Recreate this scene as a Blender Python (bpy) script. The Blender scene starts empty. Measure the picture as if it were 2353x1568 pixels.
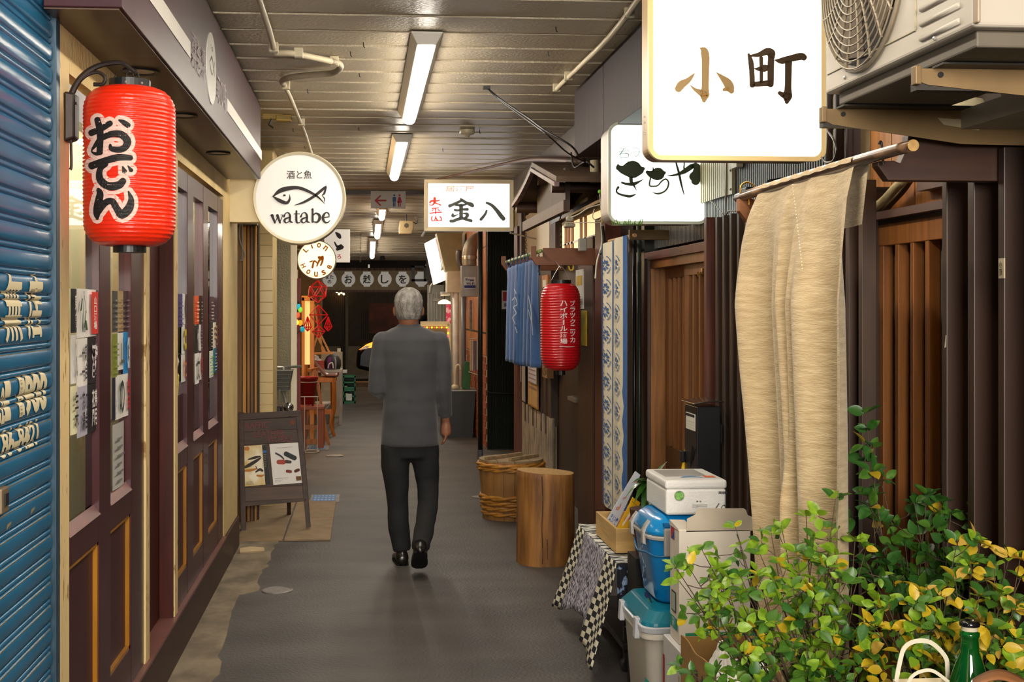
import bpy, bmesh, math, random
from mathutils import Vector, Matrix, noise as mnoise
random.seed(7)
SC = bpy.context.scene
COL = SC.collection
# ---------------------------------------------------------------- camera
FPX, TH, CXP, HYP, CAMH = 2900.0, math.radians(4.4), 1061.0, 708.0, 1.57
cam = bpy.data.objects.new('camera', bpy.data.cameras.new('camera'))
COL.objects.link(cam); SC.camera = cam
cam.location = (0, 0, CAMH); cam.rotation_euler = (math.pi/2, 0, -TH)
cam.data.sensor_width = 36; cam.data.lens = FPX/2353*36
cam.data.shift_x = (1176.5-CXP)/2353; cam.data.shift_y = (HYP-784)/2353
cam.data.clip_start = .05; cam.data.clip_end = 200
# ---------------------------------------------------------------- world, exposure
W = bpy.data.worlds.new('night'); SC.world = W; W.use_nodes = True
W.node_tree.nodes['Background'].inputs[0].default_value = (.9, .84, .76, 1)
W.node_tree.nodes['Background'].inputs[1].default_value = .035
SC.view_settings.view_transform = 'Standard'; SC.view_settings.look = 'None'
SC.view_settings.gamma = 1; SC.view_settings.use_curve_mapping = False
SC.view_settings.exposure = 0.9
SC.cycles.use_denoising = True
SC.cycles.max_bounces = 8; SC.cycles.diffuse_bounces = 4; SC.cycles.transparent_max_bounces = 8
SC.cycles.sample_clamp_indirect = 4; SC.cycles.caustics_reflective = False; SC.cycles.caustics_refractive = False
TUBE = 30.0          # brightness of the fluorescent diffusers
def area_light(name, loc, aim, sx, sy, power, col):
    l = bpy.data.lights.new(name, 'AREA'); l.shape = 'RECTANGLE'; l.size = sx; l.size_y = sy
    l.energy = power; l.color = col
    o = bpy.data.objects.new(name, l); COL.objects.link(o); o.location = loc
    o.rotation_euler = (Vector(aim)-Vector(loc)).to_track_quat('-Z', 'Y').to_euler()
    return o
# unseen fill light added to lift the dark street beyond the far exit
area_light('street_fill', (4.5, 26.5, 5.5), (1, 28.5, 0), 1.2, 1.2, 150, (1, .78, .5))
# warm lamps inside the shop on the left, which spill out under its frontage
area_light('shop_lamp', (-1.3, 14.2, 2.35), (-.2, 13.6, .9), .9, 1.6, 34, (1, .62, .28))
# unseen fill added behind the camera for more frontal light in the passage
area_light('front_fill', (.35, -2.2, 2.3), (.4, 4.0, 1.0), 1.8, 1.4, 210, (1, .93, .83))
# ---------------------------------------------------------------- pixel -> place (a ray of the camera met with a plane)
def ray(px, py):
    k = (px-CXP)/FPX
    return Vector((math.sin(TH)+k*math.cos(TH), math.cos(TH)-k*math.sin(TH), (HYP-py)/FPX))
def at(px, py, X=None, Y=None, Z=None):
    d = ray(px, py)
    t = X/d.x if X is not None else (Y/d.y if Y is not None else (Z-CAMH)/d.z)
    return Vector((0, 0, CAMH)) + d*t
def YX(px, X): return at(px, 700, X=X).y
def XY(px, Y): return at(px, 700, Y=Y).x
def ZY(px, py, Y): return at(px, py, Y=Y).z
def ZX(px, py, X): return at(px, py, X=X).z
# ---------------------------------------------------------------- materials
def lin(h):
    h = h.lstrip('#')
    r = [int(h[i:i+2], 16)/255 for i in (0, 2, 4)]
    return [c/12.92 if c <= .04045 else ((c+.055)/1.055)**2.4 for c in r]
MATS = {}
def mat(name, col, rough=.55, metal=0, var=.12, vs=(6, 6, 6), bump=0, bs=None, emit=0, ecol=None, coat=0,
        trans=0, ior=1.45, col2=None, thr=(.35, .65), detail=4, alpha=1, spec=.5, sheen=0, sss=0):
    if name in MATS: return MATS[name]
    m = bpy.data.materials.new(name); m.use_nodes = True; nt = m.node_tree; N = nt.nodes; L = nt.links
    b = N['Principled BSDF']; c = lin(col)
    b.inputs['Roughness'].default_value = rough; b.inputs['Metallic'].default_value = metal
    b.inputs['IOR'].default_value = ior; b.inputs['Specular IOR Level'].default_value = spec
    b.inputs['Coat Weight'].default_value = coat; b.inputs['Coat Roughness'].default_value = .08
    b.inputs['Transmission Weight'].default_value = trans; b.inputs['Alpha'].default_value = alpha
    b.inputs['Sheen Weight'].default_value = sheen
    if sss:
        b.inputs['Subsurface Weight'].default_value = sss; b.inputs['Subsurface Scale'].default_value = .02
    if emit:
        b.inputs['Emission Strength'].default_value = emit
        b.inputs['Emission Color'].default_value = (*(lin(ecol) if ecol else c), 1)
    b.inputs['Base Color'].default_value = (*c, 1)
    if var or bump or col2:
        tc = N.new('ShaderNodeTexCoord'); mp = N.new('ShaderNodeMapping'); mp.inputs['Scale'].default_value = vs
        L.new(tc.outputs['Object'], mp.inputs[0])
        no = N.new('ShaderNodeTexNoise'); no.inputs['Scale'].default_value = 1; no.inputs['Detail'].default_value = detail
        L.new(mp.outputs[0], no.inputs['Vector'])
        rp = N.new('ShaderNodeMapRange'); rp.inputs[1].default_value = thr[0]; rp.inputs[2].default_value = thr[1]
        L.new(no.outputs[0], rp.inputs[0])
        mx = N.new('ShaderNodeMix'); mx.data_type = 'RGBA'
        a = [max(0, x*(1-var)) for x in c]; d = lin(col2) if col2 else [min(1, x*(1+var)) for x in c]
        mx.inputs[6].default_value = (*a, 1); mx.inputs[7].default_value = (*d, 1)
        L.new(rp.outputs[0], mx.inputs[0]); L.new(mx.outputs[2], b.inputs['Base Color'])
        if bump:
            bn = N.new('ShaderNodeBump'); bn.inputs['Strength'].default_value = bump; bn.inputs['Distance'].default_value = .01
            src = no
            if bs:
                m2 = N.new('ShaderNodeMapping'); m2.inputs['Scale'].default_value = bs; L.new(tc.outputs['Object'], m2.inputs[0])
                src = N.new('ShaderNodeTexNoise'); src.inputs['Scale'].default_value = 1; src.inputs['Detail'].default_value = 3
                L.new(m2.outputs[0], src.inputs['Vector'])
            L.new(src.outputs[0], bn.inputs['Height']); L.new(bn.outputs[0], b.inputs['Normal'])
    MATS[name] = m
    return m
def flat(col, rough=.6): return mat('print_'+col.lstrip('#')+('' if rough == .6 else 'g'), col, rough, var=0)
def glassmat(name, tint='#ffffff', rough=.02, refl=1.5):
    if name in MATS: return MATS[name]
    m = bpy.data.materials.new(name); m.use_nodes = True; nt = m.node_tree; N = nt.nodes; L = nt.links
    for n in list(N): N.remove(n)
    o = N.new('ShaderNodeOutputMaterial'); mx = N.new('ShaderNodeMixShader'); t = N.new('ShaderNodeBsdfTransparent')
    g = N.new('ShaderNodeBsdfGlossy'); f = N.new('ShaderNodeFresnel'); f.inputs[0].default_value = refl
    t.inputs[0].default_value = (*lin(tint), 1); g.inputs['Roughness'].default_value = rough
    L.new(f.outputs[0], mx.inputs[0]); L.new(t.outputs[0], mx.inputs[1]); L.new(g.outputs[0], mx.inputs[2]); L.new(mx.outputs[0], o.inputs[0])
    MATS[name] = m
    return m
def translucent(m, col, f=.5):
    nt = m.node_tree; N = nt.nodes; L = nt.links; p = N['Principled BSDF']; o = [n for n in N if n.type == 'OUTPUT_MATERIAL'][0]
    tl = N.new('ShaderNodeBsdfTranslucent'); tl.inputs[0].default_value = (*lin(col), 1); mx = N.new('ShaderNodeMixShader'); mx.inputs[0].default_value = f
    L.new(p.outputs[0], mx.inputs[1]); L.new(tl.outputs[0], mx.inputs[2]); L.new(mx.outputs[0], o.inputs[0]); return m
# ---------------------------------------------------------------- mesh builder
def V(*a): return Vector(a)
def smoothpath(pts, n=6):
    P = [Vector(p) for p in pts]
    if len(P) < 3: return P
    out = []
    for i in range(len(P)-1):
        a = P[max(0, i-1)]; b = P[i]; c = P[i+1]; d = P[min(len(P)-1, i+2)]
        for k in range(n):
            t = k/n
            out.append(.5*((2*b)+(c-a)*t+(2*a-5*b+4*c-d)*t*t+(3*b-a-3*c+d)*t**3))
    return out+[P[-1]]
class MB:
    def __init__(s): s.v = []; s.f = []
    def add(s, vs, fs):
        o = len(s.v); s.v += [Vector(v) for v in vs]; s.f += [[i+o for i in f] for f in fs]; return s
    def hexa(s, p):     # bottom 4, top 4
        return s.add(p, [(3, 2, 1, 0), (4, 5, 6, 7), (0, 1, 5, 4), (1, 2, 6, 5), (2, 3, 7, 6), (3, 0, 4, 7)])
    def box(s, x0, x1, y0, y1, z0, z1):
        if x0 > x1: x0, x1 = x1, x0
        if y0 > y1: y0, y1 = y1, y0
        if z0 > z1: z0, z1 = z1, z0
        return s.hexa([(x0, y0, z0), (x1, y0, z0), (x1, y1, z0), (x0, y1, z0), (x0, y0, z1), (x1, y0, z1), (x1, y1, z1), (x0, y1, z1)])
    def obox(s, o, u, v, w):   # origin corner and three edge vectors
        o, u, v, w = map(Vector, (o, u, v, w))
        if u.cross(v).dot(w) < 0: o = o+w; w = -w
        return s.hexa([o, o+u, o+u+v, o+v, o+w, o+u+w, o+u+v+w, o+v+w])
    def quad(s, a, b, c, d): return s.add([a, b, c, d], [(0, 1, 2, 3)])
    def beam(s, a, b, w, h, up=(0, 0, 1)):
        a, b = Vector(a), Vector(b); d = (b-a).normalized(); u = d.cross(Vector(up)).normalized(); t = u.cross(d)
        return s.obox(a-u*w/2-t*h/2, b-a, u*w, t*h)
    def tube(s, pts, r, n=8, cap=True, smooth=0, closed=False):
        P = smoothpath(pts, smooth) if smooth else [Vector(p) for p in pts]
        k = len(P)
        if isinstance(r, (int, float)): R = [r]*k
        else:
            R = [r[min(len(r)-1, int(i*(len(r)-1)/(k-1)))]*(1-((i*(len(r)-1)/(k-1)) % 1)) +
                 r[min(len(r)-1, int(i*(len(r)-1)/(k-1))+1)]*((i*(len(r)-1)/(k-1)) % 1) for i in range(k)]
        d0 = (P[1]-P[0]).normalized(); a = Vector((0, 0, 1)) if abs(d0.z) < .9 else Vector((1, 0, 0))
        u = d0.cross(a).normalized(); vs = []
        for i in range(k):
            d = (P[min(k-1, i+1)]-P[max(0, i-1)])
            if closed: d = P[(i+1) % k]-P[(i-1) % k]
            d.normalize(); u = (u-d*u.dot(d)).normalized(); w = d.cross(u)
            for j in range(n):
                t = 2*math.pi*j/n; vs.append(P[i]+(u*math.cos(t)+w*math.sin(t))*R[i])
        fs = []
        for i in range(k if closed else k-1):
            for j in range(n):
                q = (j+1) % n; i2 = (i+1) % k
                fs.append((i*n+j, i*n+q, i2*n+q, i2*n+j))
        if cap and not closed: fs += [tuple(range(n))[::-1], tuple((k-1)*n+j for j in range(n))]
        return s.add(vs, fs)
    def lathe(s, prof, c, n=24, axis='Z', cap=True, a0=0, a1=2*math.pi):
        if max(p[1] for p in prof)-min(p[1] for p in prof) < 1e-6: cap = False
        c = Vector(c); full = abs(a1-a0-2*math.pi) < 1e-6; m = n if full else n+1; vs = []; fs = []
        for (r, z) in prof:
            for j in range(m):
                t = a0+(a1-a0)*j/n; x, y = r*math.cos(t), r*math.sin(t)
                vs.append(c+(Vector((x, y, z)) if axis == 'Z' else Vector((x, z, y)) if axis == 'Y' else Vector((z, x, y))))
        for i in range(len(prof)-1):
            for j in range(n):
                q = (j+1) % m; fs.append((i*m+j, i*m+q, (i+1)*m+q, (i+1)*m+j))
        if cap and full:
            if prof[0][0] > 1e-4: fs.append(tuple(range(n))[::-1])
            if prof[-1][0] > 1e-4: fs.append(tuple((len(prof)-1)*m+j for j in range(n)))
        return s.add(vs, fs)
    def prism(s, poly, w):     # 3D polygon extruded along w
        w = Vector(w); n = len(poly); P = [Vector(p) for p in poly]
        return s.add(P+[p+w for p in P], [tuple(range(n))[::-1], tuple(n+i for i in range(n))]+[(i, (i+1) % n, n+(i+1) % n, n+i) for i in range(n)])
    def grid(s, nx, ny, fn):
        vs = [fn(i/nx, j/ny) for j in range(ny+1) for i in range(nx+1)]
        return s.add(vs, [(j*(nx+1)+i, j*(nx+1)+i+1, (j+1)*(nx+1)+i+1, (j+1)*(nx+1)+i) for j in range(ny) for i in range(nx)])
    def sphere(s, c, r, n=12, sq=(1, 1, 1)):
        c = Vector(c)
        return s.lathe([(0 if i in (0, n//2) else math.sin(math.pi*i/(n//2)), -math.cos(math.pi*i/(n//2))) for i in range(n//2+1)], (0, 0, 0), n, cap=False)._tr(c, r, sq, (n//2+1)*n)
    def _tr(s, c, r, sq, k):
        for i in range(len(s.v)-k, len(s.v)):
            v = s.v[i]; s.v[i] = c+Vector((v.x*r*sq[0], v.y*r*sq[1], v.z*r*sq[2]))
        return s
    def build(s, name, m, parent=None, smooth=False, bevel=0, solid=0, seg=2, fix=True):
        me = bpy.data.meshes.new(name); me.from_pydata([tuple(v) for v in s.v], [], s.f)
        if fix:
            bm = bmesh.new(); bm.from_mesh(me)
            bmesh.ops.remove_doubles(bm, verts=bm.verts, dist=1e-6)
            bmesh.ops.recalc_face_normals(bm, faces=bm.faces); bm.to_mesh(me); bm.free()
        return link(name, me, m, parent, smooth, bevel, solid, seg)
def link(name, me, m, parent=None, smooth=False, bevel=0, solid=0, seg=2):
    if m is not None and not me.materials: me.materials.append(m)
    if smooth:
        for p in me.polygons: p.use_smooth = True
    o = bpy.data.objects.new(name, me); COL.objects.link(o)
    if smooth == 'auto' or (smooth and bevel):
        me.shade_smooth() if hasattr(me, 'shade_smooth') else None
    if solid:
        md = o.modifiers.new('solid', 'SOLIDIFY'); md.thickness = solid; md.offset = 0
    if bevel:
        md = o.modifiers.new('bevel', 'BEVEL'); md.width = bevel; md.segments = seg; md.limit_method = 'ANGLE'; md.angle_limit = math.radians(40)
    if parent is not None: par(o, parent)
    return o
def par(o, p):
    o.parent = p
    q = p; mtx = Matrix.Identity(4); chain = []
    while q is not None: chain.append(q); q = q.parent
    for q in reversed(chain): mtx = mtx @ q.matrix_parent_inverse @ Matrix.LocRotScale(q.location, q.rotation_euler, q.scale)
    o.matrix_parent_inverse = mtx.inverted()
def tag(o, label, cat, group=None, kind=None):
    if label: o['label'] = label
    if cat: o['category'] = cat
    if group: o['group'] = group
    if kind: o['kind'] = kind
    return o
def thing(name, label, cat, loc=(0, 0, 0), group=None):
    o = bpy.data.objects.new(name, None); COL.objects.link(o); o.location = loc; o.empty_display_size = .1
    return tag(o, label, cat, group)
def struct(o): o['kind'] = 'structure'; return o
def stuff(o): o['kind'] = 'stuff'; return o
def dup(root, loc=None, rot=None, label=None, shift=None):
    r = root.copy(); COL.objects.link(r)
    if loc is not None: r.location = loc
    if shift is not None: r.location = Vector(root.location)+Vector(shift)
    if rot is not None: r.rotation_euler = rot
    if label: r['label'] = label
    for ch in list(root.children):
        c = ch.copy(); COL.objects.link(c); c.parent = r
        for g in list(ch.children):
            d = g.copy(); COL.objects.link(d); d.parent = c
    return r
# ---------------------------------------------------------------- writing
def textmesh(s, bold=0, space=1.0, line=1.0):
    if any(ord(c) > 0x3000 for c in s): bold = min(bold, .022)
    cu = bpy.data.curves.new('t', 'FONT'); cu.body = s; cu.size = 1; cu.offset = bold; cu.space_character = space; cu.space_line = line
    cu.align_x = 'CENTER'; cu.resolution_u = 3
    o = bpy.data.objects.new('t', cu); COL.objects.link(o)
    dg = bpy.context.evaluated_depsgraph_get(); me = bpy.data.meshes.new_from_object(o.evaluated_get(dg))
    bpy.data.objects.remove(o); bpy.data.curves.remove(cu)
    return me
def text(name, s, m, parent, box, fn, bold=.02, cut=None, line=1.0, space=1.0):
    """box: (u0,u1,v0,v1) fitted by the letters; fn(u,v) -> point."""
    me = textmesh(s, bold, space, line)
    if not me.vertices: return None
    xs = [v.co.x for v in me.vertices]; ys = [v.co.y for v in me.vertices]
    x0, x1, y0, y1 = min(xs), max(xs), min(ys), max(ys)
    for v in me.vertices:
        v.co = (box[0]+(v.co.x-x0)/(x1-x0)*(box[1]-box[0]), box[2]+(v.co.y-y0)/(y1-y0)*(box[3]-box[2]), 0)
    if cut:
        bm = bmesh.new(); bm.from_mesh(me)
        for ax, step in cut:
            lo, hi = (box[0], box[1]) if ax == 0 else (box[2], box[3])
            if lo > hi: lo, hi = hi, lo
            k = lo+step
            while k < hi:
                co = (k, 0, 0) if ax == 0 else (0, k, 0); no = (1, 0, 0) if ax == 0 else (0, 1, 0)
                bmesh.ops.bisect_plane(bm, geom=bm.verts[:]+bm.edges[:]+bm.faces[:], plane_co=co, plane_no=no); k += step
        bm.to_mesh(me); bm.free()
    for v in me.vertices: v.co = fn(v.co.x, v.co.y)
    return link(name, me, m, parent)
def brush(strokes, fn, name, m, parent, extra=0, step=4, across=2):
    """strokes: lists of (x, y, width) in pixels of the photograph; fn(px, py) -> point on the surface."""
    b = MB()
    for st in strokes:
        P = smoothpath([Vector((x, y, w)) for (x, y, w) in st], 5) if len(st) > 2 else [Vector(p) for p in st]
        rows = []
        for i, p in enumerate(P):
            d = P[min(len(P)-1, i+1)]-P[max(0, i-1)]; d = Vector((d.x, d.y)).normalized() if (abs(d.x)+abs(d.y)) > 1e-6 else Vector((1, 0))
            rows.append((Vector((p.x, p.y)), d, p.z/2+extra))
        c, d, w = rows[0]; c2, d2, w2 = rows[-1]
        rows = [(c-d*a*w*.9, d, w*math.sqrt(1-a*a)) for a in (.97, .75, .4)]+rows+[(c2+d2*a*w2*.9, d2, w2*math.sqrt(1-a*a)) for a in (.4, .75, .97)]
        vs = []
        for (c, d, w) in rows:
            nrm = Vector((-d.y, d.x))
            for k in range(across+1):
                q = c+nrm*w*(2*k/across-1); vs.append(fn(q.x, q.y))
        n = across+1
        b.add(vs, [(i*n+k, i*n+k+1, (i+1)*n+k+1, (i+1)*n+k) for i in range(len(rows)-1) for k in range(across)])
    o = b.build(name, m, parent, fix=False)
    if len(strokes) > 1 and ('print' in name or 'mark' in name or 'stroke' in name or 'ink' in name): stuff(o)
    return o
def polyprint(polys, fn, name, m, parent):
    b = MB()
    for p in polys:
        me = [fn(x, y) for x, y in p]; b.add(me, [tuple(range(len(me)))])
    o = b.build(name, m, parent, fix=False)
    if len(polys) > 3: stuff(o)
    return o
def onY(Y): return lambda px, py: at(px, py, Y=Y)
def onX(X): return lambda px, py: at(px, py, X=X)
# ================================================================ the setting
XL, XR, XF, ZC = -.835, 1.62, 1.5, 2.83
m_floor = mat('asphalt', '#4d4946', .55, var=.30, vs=(1.6, 3.2, 2.2), bump=.35, bs=(60, 60, 60), detail=12, thr=(.3, .7))
m_conc = mat('worn_concrete', '#80735f', .8, var=.35, vs=(7, 4, 7), bump=.5, bs=(25, 25, 25), detail=8)
m_conc2 = mat('corrugated_concrete', '#9b8a76', .85, var=.3, vs=(9, 9, 4), bump=.6, bs=(40, 40, 40), detail=7)
m_cream = mat('cream_stucco', '#d8bd84', .75, var=.10, vs=(4, 4, 4), bump=.5, bs=(55, 55, 30), detail=6)
m_creamw = mat('worn_cream_paint', '#dcc08a', .7, var=.0, col2='#94713d', vs=(38, 38, 11), thr=(.61, .66), bump=.3, detail=5)
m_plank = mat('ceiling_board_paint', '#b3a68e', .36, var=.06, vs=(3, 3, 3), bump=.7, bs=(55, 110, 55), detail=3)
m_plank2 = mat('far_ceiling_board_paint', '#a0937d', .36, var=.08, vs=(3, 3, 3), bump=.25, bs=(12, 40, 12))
m_dark = mat('dark_void', '#100c0a', .9, var=0)
m_steel = mat('galvanised_steel', '#b5b0a6', .35, .7, var=.08, vs=(20, 20, 20))
m_pvc = mat('cream_plastic_pipe', '#c9bd9f', .4, var=.05)
m_white = mat('white_enamel', '#e8e4da', .35, var=.03)
m_black = mat('black_paint', '#141312', .4, var=.05)
m_iron = mat('wrought_iron', '#2b211d', .5, .4, var=.2, vs=(20, 20, 20), bump=.2)

fl = struct(MB().box(-9, 9, -3, 40, -.1, 0).build('floor', m_floor))
# worn concrete gutter strip along the left frontage, with a ragged edge
b = MB(); pts = []
for i in range(0, 61):
    y = 3.3+i*.094; e = -.835+.16+.035*math.sin(y*1.3+1)+.025*mnoise.noise(Vector((y*9, 3, 1)))+.04*mnoise.noise(Vector((y*2.1, 0, 0)))
    if y > 7.0: e += .11
    pts.append((e, y))
vs = []
for (x, y) in pts: vs += [(-1.3, y, .004), (x, y, .004), (x+.004, y, -.01)]
b.add(vs, [(i*3+k, i*3+k+1, i*3+k+4, i*3+k+3) for i in range(60) for k in (0, 1)])
gs = struct(b.build('floor_strip_concrete', m_conc)); gs['label'] = 'ragged concrete strip between asphalt and the maroon base board'
b = MB().tube([at(552, 1268, Z=.012), at(575, 1266, Z=.016), at(606, 1265, Z=.012)], [.022, .026, .018], 8, smooth=3)
tag(b.build('mortar_lump', mat('mortar', '#b59f7d', .9, bump=.5)), 'pale lump of mortar on the ground at the corner of the cream wall', 'mortar')
# tiled apron of the next shop
m_apron = mat('beige_paving', '#8d7658', .7, var=.12, vs=(9, 9, 9), bump=.3, bs=(60, 60, 60))
ap = struct(MB().box(-1.6, -.86, 9.6, 11.2, 0, .003).build('floor_apron', mat('grout', '#4d4236', .9)))
for i in range(4):
    for j in range(4):
        x0 = -1.5+i*.32; y0 = 8.55+j*.44
        struct(MB().box(x0, x0+.31, y0, y0+.43, 0, .012+.001*((i+j) % 2)).build('paving_slab', m_apron, ap, bevel=.003))
# ceiling : boards across the passage, each its own plank
ce = struct(MB().box(-2.0, 2.2, -.5, 13.75, ZC+.03, ZC+.09).build('ceiling', mat('ceiling_backing', '#3a342b', .8, var=0)))
y = 1.2; k = 0; base = None
while y < 13.6:
    w = .326
    if base is None:
        bb = MB().hexa([(-.9, 0, -.004), (1.75, 0, -.004), (1.75, w-.016, .002), (-.9, w-.016, .002), (-.9, 0, .03), (1.75, 0, .03), (1.75, w-.016, .03), (-.9, w-.016, .03)])
        base = bb.build('plank', m_plank, ce, bevel=.002); base.location = (0, y, ZC); base.matrix_parent_inverse = Matrix()
        struct(base)
    else:
        o = base.copy(); COL.objects.link(o); o.parent = ce; o.location = (0, y+random.uniform(-.003, .003), ZC+random.uniform(-.002, .002))
    y += w; k += 1
# dropped, sloping far ceiling
def zc2(y): return 2.79-.048*(y-13.7)
ce2 = struct(MB().hexa([(-1.5, 13.72, zc2(13.7)+.04), (2, 13.72, zc2(13.7)+.04), (2, 22, zc2(22)+.04), (-1.5, 22, zc2(22)+.04),
      (-1.5, 13.72, 3.0), (2, 13.72, 3.0), (2, 22, 3.0), (-1.5, 22, 3.0)]).build('ceiling_far', mat('ceiling_backing', '#3a342b')))
y = 13.74; base = None
while y < 21.9:
    if base is None:
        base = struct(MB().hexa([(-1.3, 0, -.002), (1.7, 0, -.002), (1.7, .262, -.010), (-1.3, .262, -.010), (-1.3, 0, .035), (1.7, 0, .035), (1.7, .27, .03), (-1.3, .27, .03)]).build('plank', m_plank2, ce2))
        base.location = (0, y, zc2(y)); base.matrix_parent_inverse = Matrix()
    else:
        o = base.copy(); COL.objects.link(o); o.parent = ce2; o.location = (0, y, zc2(y)+random.uniform(-.003, .003))
    y += .278
struct(MB().box(-1.2, 1.7, 13.55, 13.72, 2.79, 2.86).build('ceiling_beam', mat('beam_paint', '#4b443a', .5)))
# fluorescent fixtures: tapered housing + diffuser
m_tube = mat('diffuser_light', '#ffffff', .4, var=0, emit=TUBE, ecol='#fff5e4')
def fixture(x, y0, y1, z, label, w=.15, dz=0, seen=True):
    t = thing('ceiling_light', label, 'ceiling light', (x, (y0+y1)/2, z), 'fluorescent lights along the passage ceiling')
    z1 = z-dz*(y1-y0)
    MB().hexa([(x-w/2, y0, z), (x+w/2, y0, z), (x+w/2, y1, z1), (x-w/2, y1, z1),
               (x-w*.28, y0+.03, z-.055), (x+w*.28, y0+.03, z-.055), (x+w*.28, y1-.03, z1-.055), (x-w*.28, y1-.03, z1-.055)]).build('housing', m_white, t, bevel=.004)
    b = MB(); n = 8; vs = []
    for (yy, zz) in ((y0+.05, z-.056), (y1-.05, z1-.056)):
        for i in range(n+1):
            a = math.pi*i/n; vs.append((x-math.cos(a)*w*.26, yy, zz-math.sin(a)*.035))
    b.add(vs, [(i, i+1, n+2+i, n+1+i) for i in range(n)]+[tuple(range(n+1)), tuple(range(n+1, 2*n+2))[::-1]])
    b.build('diffuser', m_tube, t, smooth=True)
    return t
xf = at(982, 68, Z=ZC).x
fixture((at(982, 68, Z=ZC).x+at(940, 252, Z=ZC).x)/2, 5.71, 8.05, ZC-.007, 'nearest long fluorescent ceiling light in view, largest and brightest')
fixture((at(925, 307, Z=ZC).x+at(905, 393, Z=ZC).x)/2, 9.1, 11.6, ZC-.007, 'second fluorescent ceiling light, ahead of the smoke detector')
fixture(.36, -1.8, .6, ZC-.007, 'fluorescent ceiling light out of view behind the camera')
fixture(.36, 1.9, 4.3, ZC-.007, 'fluorescent ceiling light above and just out of view at the near end')
for (px, a, b_, lab) in ((878, 14.35, 15.15, 'short fluorescent light just beneath the toilet arrow sign'), (868, 15.8, 17.3, 'middle of the three small far fluorescent lights'),
                        (856, 18.0, 20.4, 'farthest fluorescent light, ahead of the lantern banner')):
    ym = (a+b_)/2; x = XY(px, ym)
    fixture(x, a, b_, zc2(a)-.017, lab, w=.13, dz=.048)
# ---------------------------------------------------------------- wall_left : cream render with frontage
m_maroon = mat('maroon_gloss_paint', '#3f1a20', .36, var=.10, vs=(5, 5, 2), coat=.1, spec=.35)
m_mar2 = mat('maroon_panel', '#3f1d23', .42, var=.12, vs=(5, 5, 2), spec=.35)
m_redb = mat('red_brown_stain', '#43170f', .5, var=.25, vs=(25, 25, 2.5), spec=.3)
m_amber = mat('amber_beading', '#9a6614', .35, var=.15, vs=(30, 30, 4))
m_basebd = mat('dark_maroon_board', '#38201c', .45, var=.2, vs=(3, 3, 9), bump=.1)
def yl(px, X=XL): return YX(px, X)
wl = struct(MB().box(-1.35, -1.2, -1, 8.26, 0, ZC+.05).build('wall_left', m_cream))
Yf = [yl(p) for p in (133, 159, 333, 341.5, 400, 406.5, 514, 545.7)]
struct(MB().box(-1.2, XL, Yf[0], Yf[1], 0, ZC).build('wall_left_strip', m_creamw))
struct(MB().box(-1.2, XL+.004, Yf[2], Yf[3], .2, 2.24).build('trim_1', m_creamw))
struct(MB().box(-1.2, XL+.004, Yf[4], Yf[5], .2, 2.24).build('trim_2', m_creamw))
struct(MB().box(-1.2, XL, Yf[6], Yf[7], .2, ZC).build('wall_left_end', m_cream, bevel=.004))
struct(MB().box(-1.2, XL, Yf[1], Yf[6], 2.235, ZC).build('wall_left_head', m_cream))
struct(MB().box(-1.2, XL+.012, Yf[1], Yf[7]+.004, 0, .2).build('baseboard_left', m_basebd, bevel=.003))
struct(MB().box(-1.1, XL+.018, Yf[1], Yf[6], .2, .212).build('trim_3', mat('pinkish_sill', '#744a44', .35)))
m_glass = glassmat('window_glass', '#e8efe8')
m_curt = mat('beige_blind', '#c9bf9f', .8, var=.06, vs=(30, 60, 1))
translucent(m_curt, '#d8ceb0', .55)
area_light('blind_fill', (-1.06, 5.2, 2.15), (-1.02, 5.2, .5), .18, 3.2, 28, (1, .9, .72)).rotation_euler = (0, 0, 0)  # unseen light added behind the blinds to brighten them
# interior seen through the panes
struct(MB().box(-1.19, -1.18, Yf[1], Yf[6], .2, 2.3).build('wall_left_back', mat('interior_wall', '#6b6252', .8)))
def front(name, label, y0, y1, panes, n, hdr=2.21):
    """a framed leaf in the plane XL: panes = list of (yA, yB) openings"""
    d = thing(name, label, None, (XL, y0, .21)); d['kind'] = 'structure'
    X = XL-.004; D = -.045
    ys = [y0]+[q for p in panes for q in p]+[y1]
    for i in range(0, len(ys), 2):
        MB().box(X+D, X, ys[i], ys[i+1], .212, hdr).build('stile', m_maroon, d, bevel=.002)
    for (a, c) in panes:
        MB().box(X+D, X-.001, a, c, 2.12, hdr).build('top_rail', m_maroon, d)
        MB().box(X+D, X-.001, a, c, .83, .92).build('lock_rail', m_maroon, d)
        MB().box(X+D, X-.001, a, c, .212, .345).build('bottom_rail', m_maroon, d)
        MB().hexa([(X-.02, a, .915), (X+.004, a, .915), (X+.004, c, .915), (X-.02, c, .915), (X-.02, a, .945), (X-.008, a, .93), (X-.008, c, .93), (X-.02, c, .945)]).build('sill_moulding', mat('pinkish_sill', '#744a44'), d)
        MB().quad((X-.024, a, .92), (X-.024, c, .92), (X-.024, c, 2.12), (X-.024, a, 2.12)).build('glass', m_glass, d)
        MB().box(X-.028, X-.018, a, c, .345, .83).build('lower_panel', m_mar2, d)
        bw = .012
        bd = MB().box(X-.018, X-.004, a, a+bw, .345, .83).box(X-.018, X-.004, c-bw*1.6, c, .345, .83).box(X-.018, X-.004, a, c, .345, .345+bw).box(X-.018, X-.004, a, c, .83-bw, .83)
        bd.build('beading', m_amber, d)
    return d
P1 = [(yl(161.5), yl(232)), (yl(257), yl(304))]
P2 = [(yl(407.5), yl(433)), (yl(446.5), yl(469)), (yl(480.5), yl(502))]
front('door_1', 'near maroon shopfront door leaf with two tall panes of flyers', Yf[1], Yf[2], P1, 2)
front('door_2', 'farther maroon shopfront leaf with three narrow panes', Yf[5], Yf[6], P2, 3)
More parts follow.
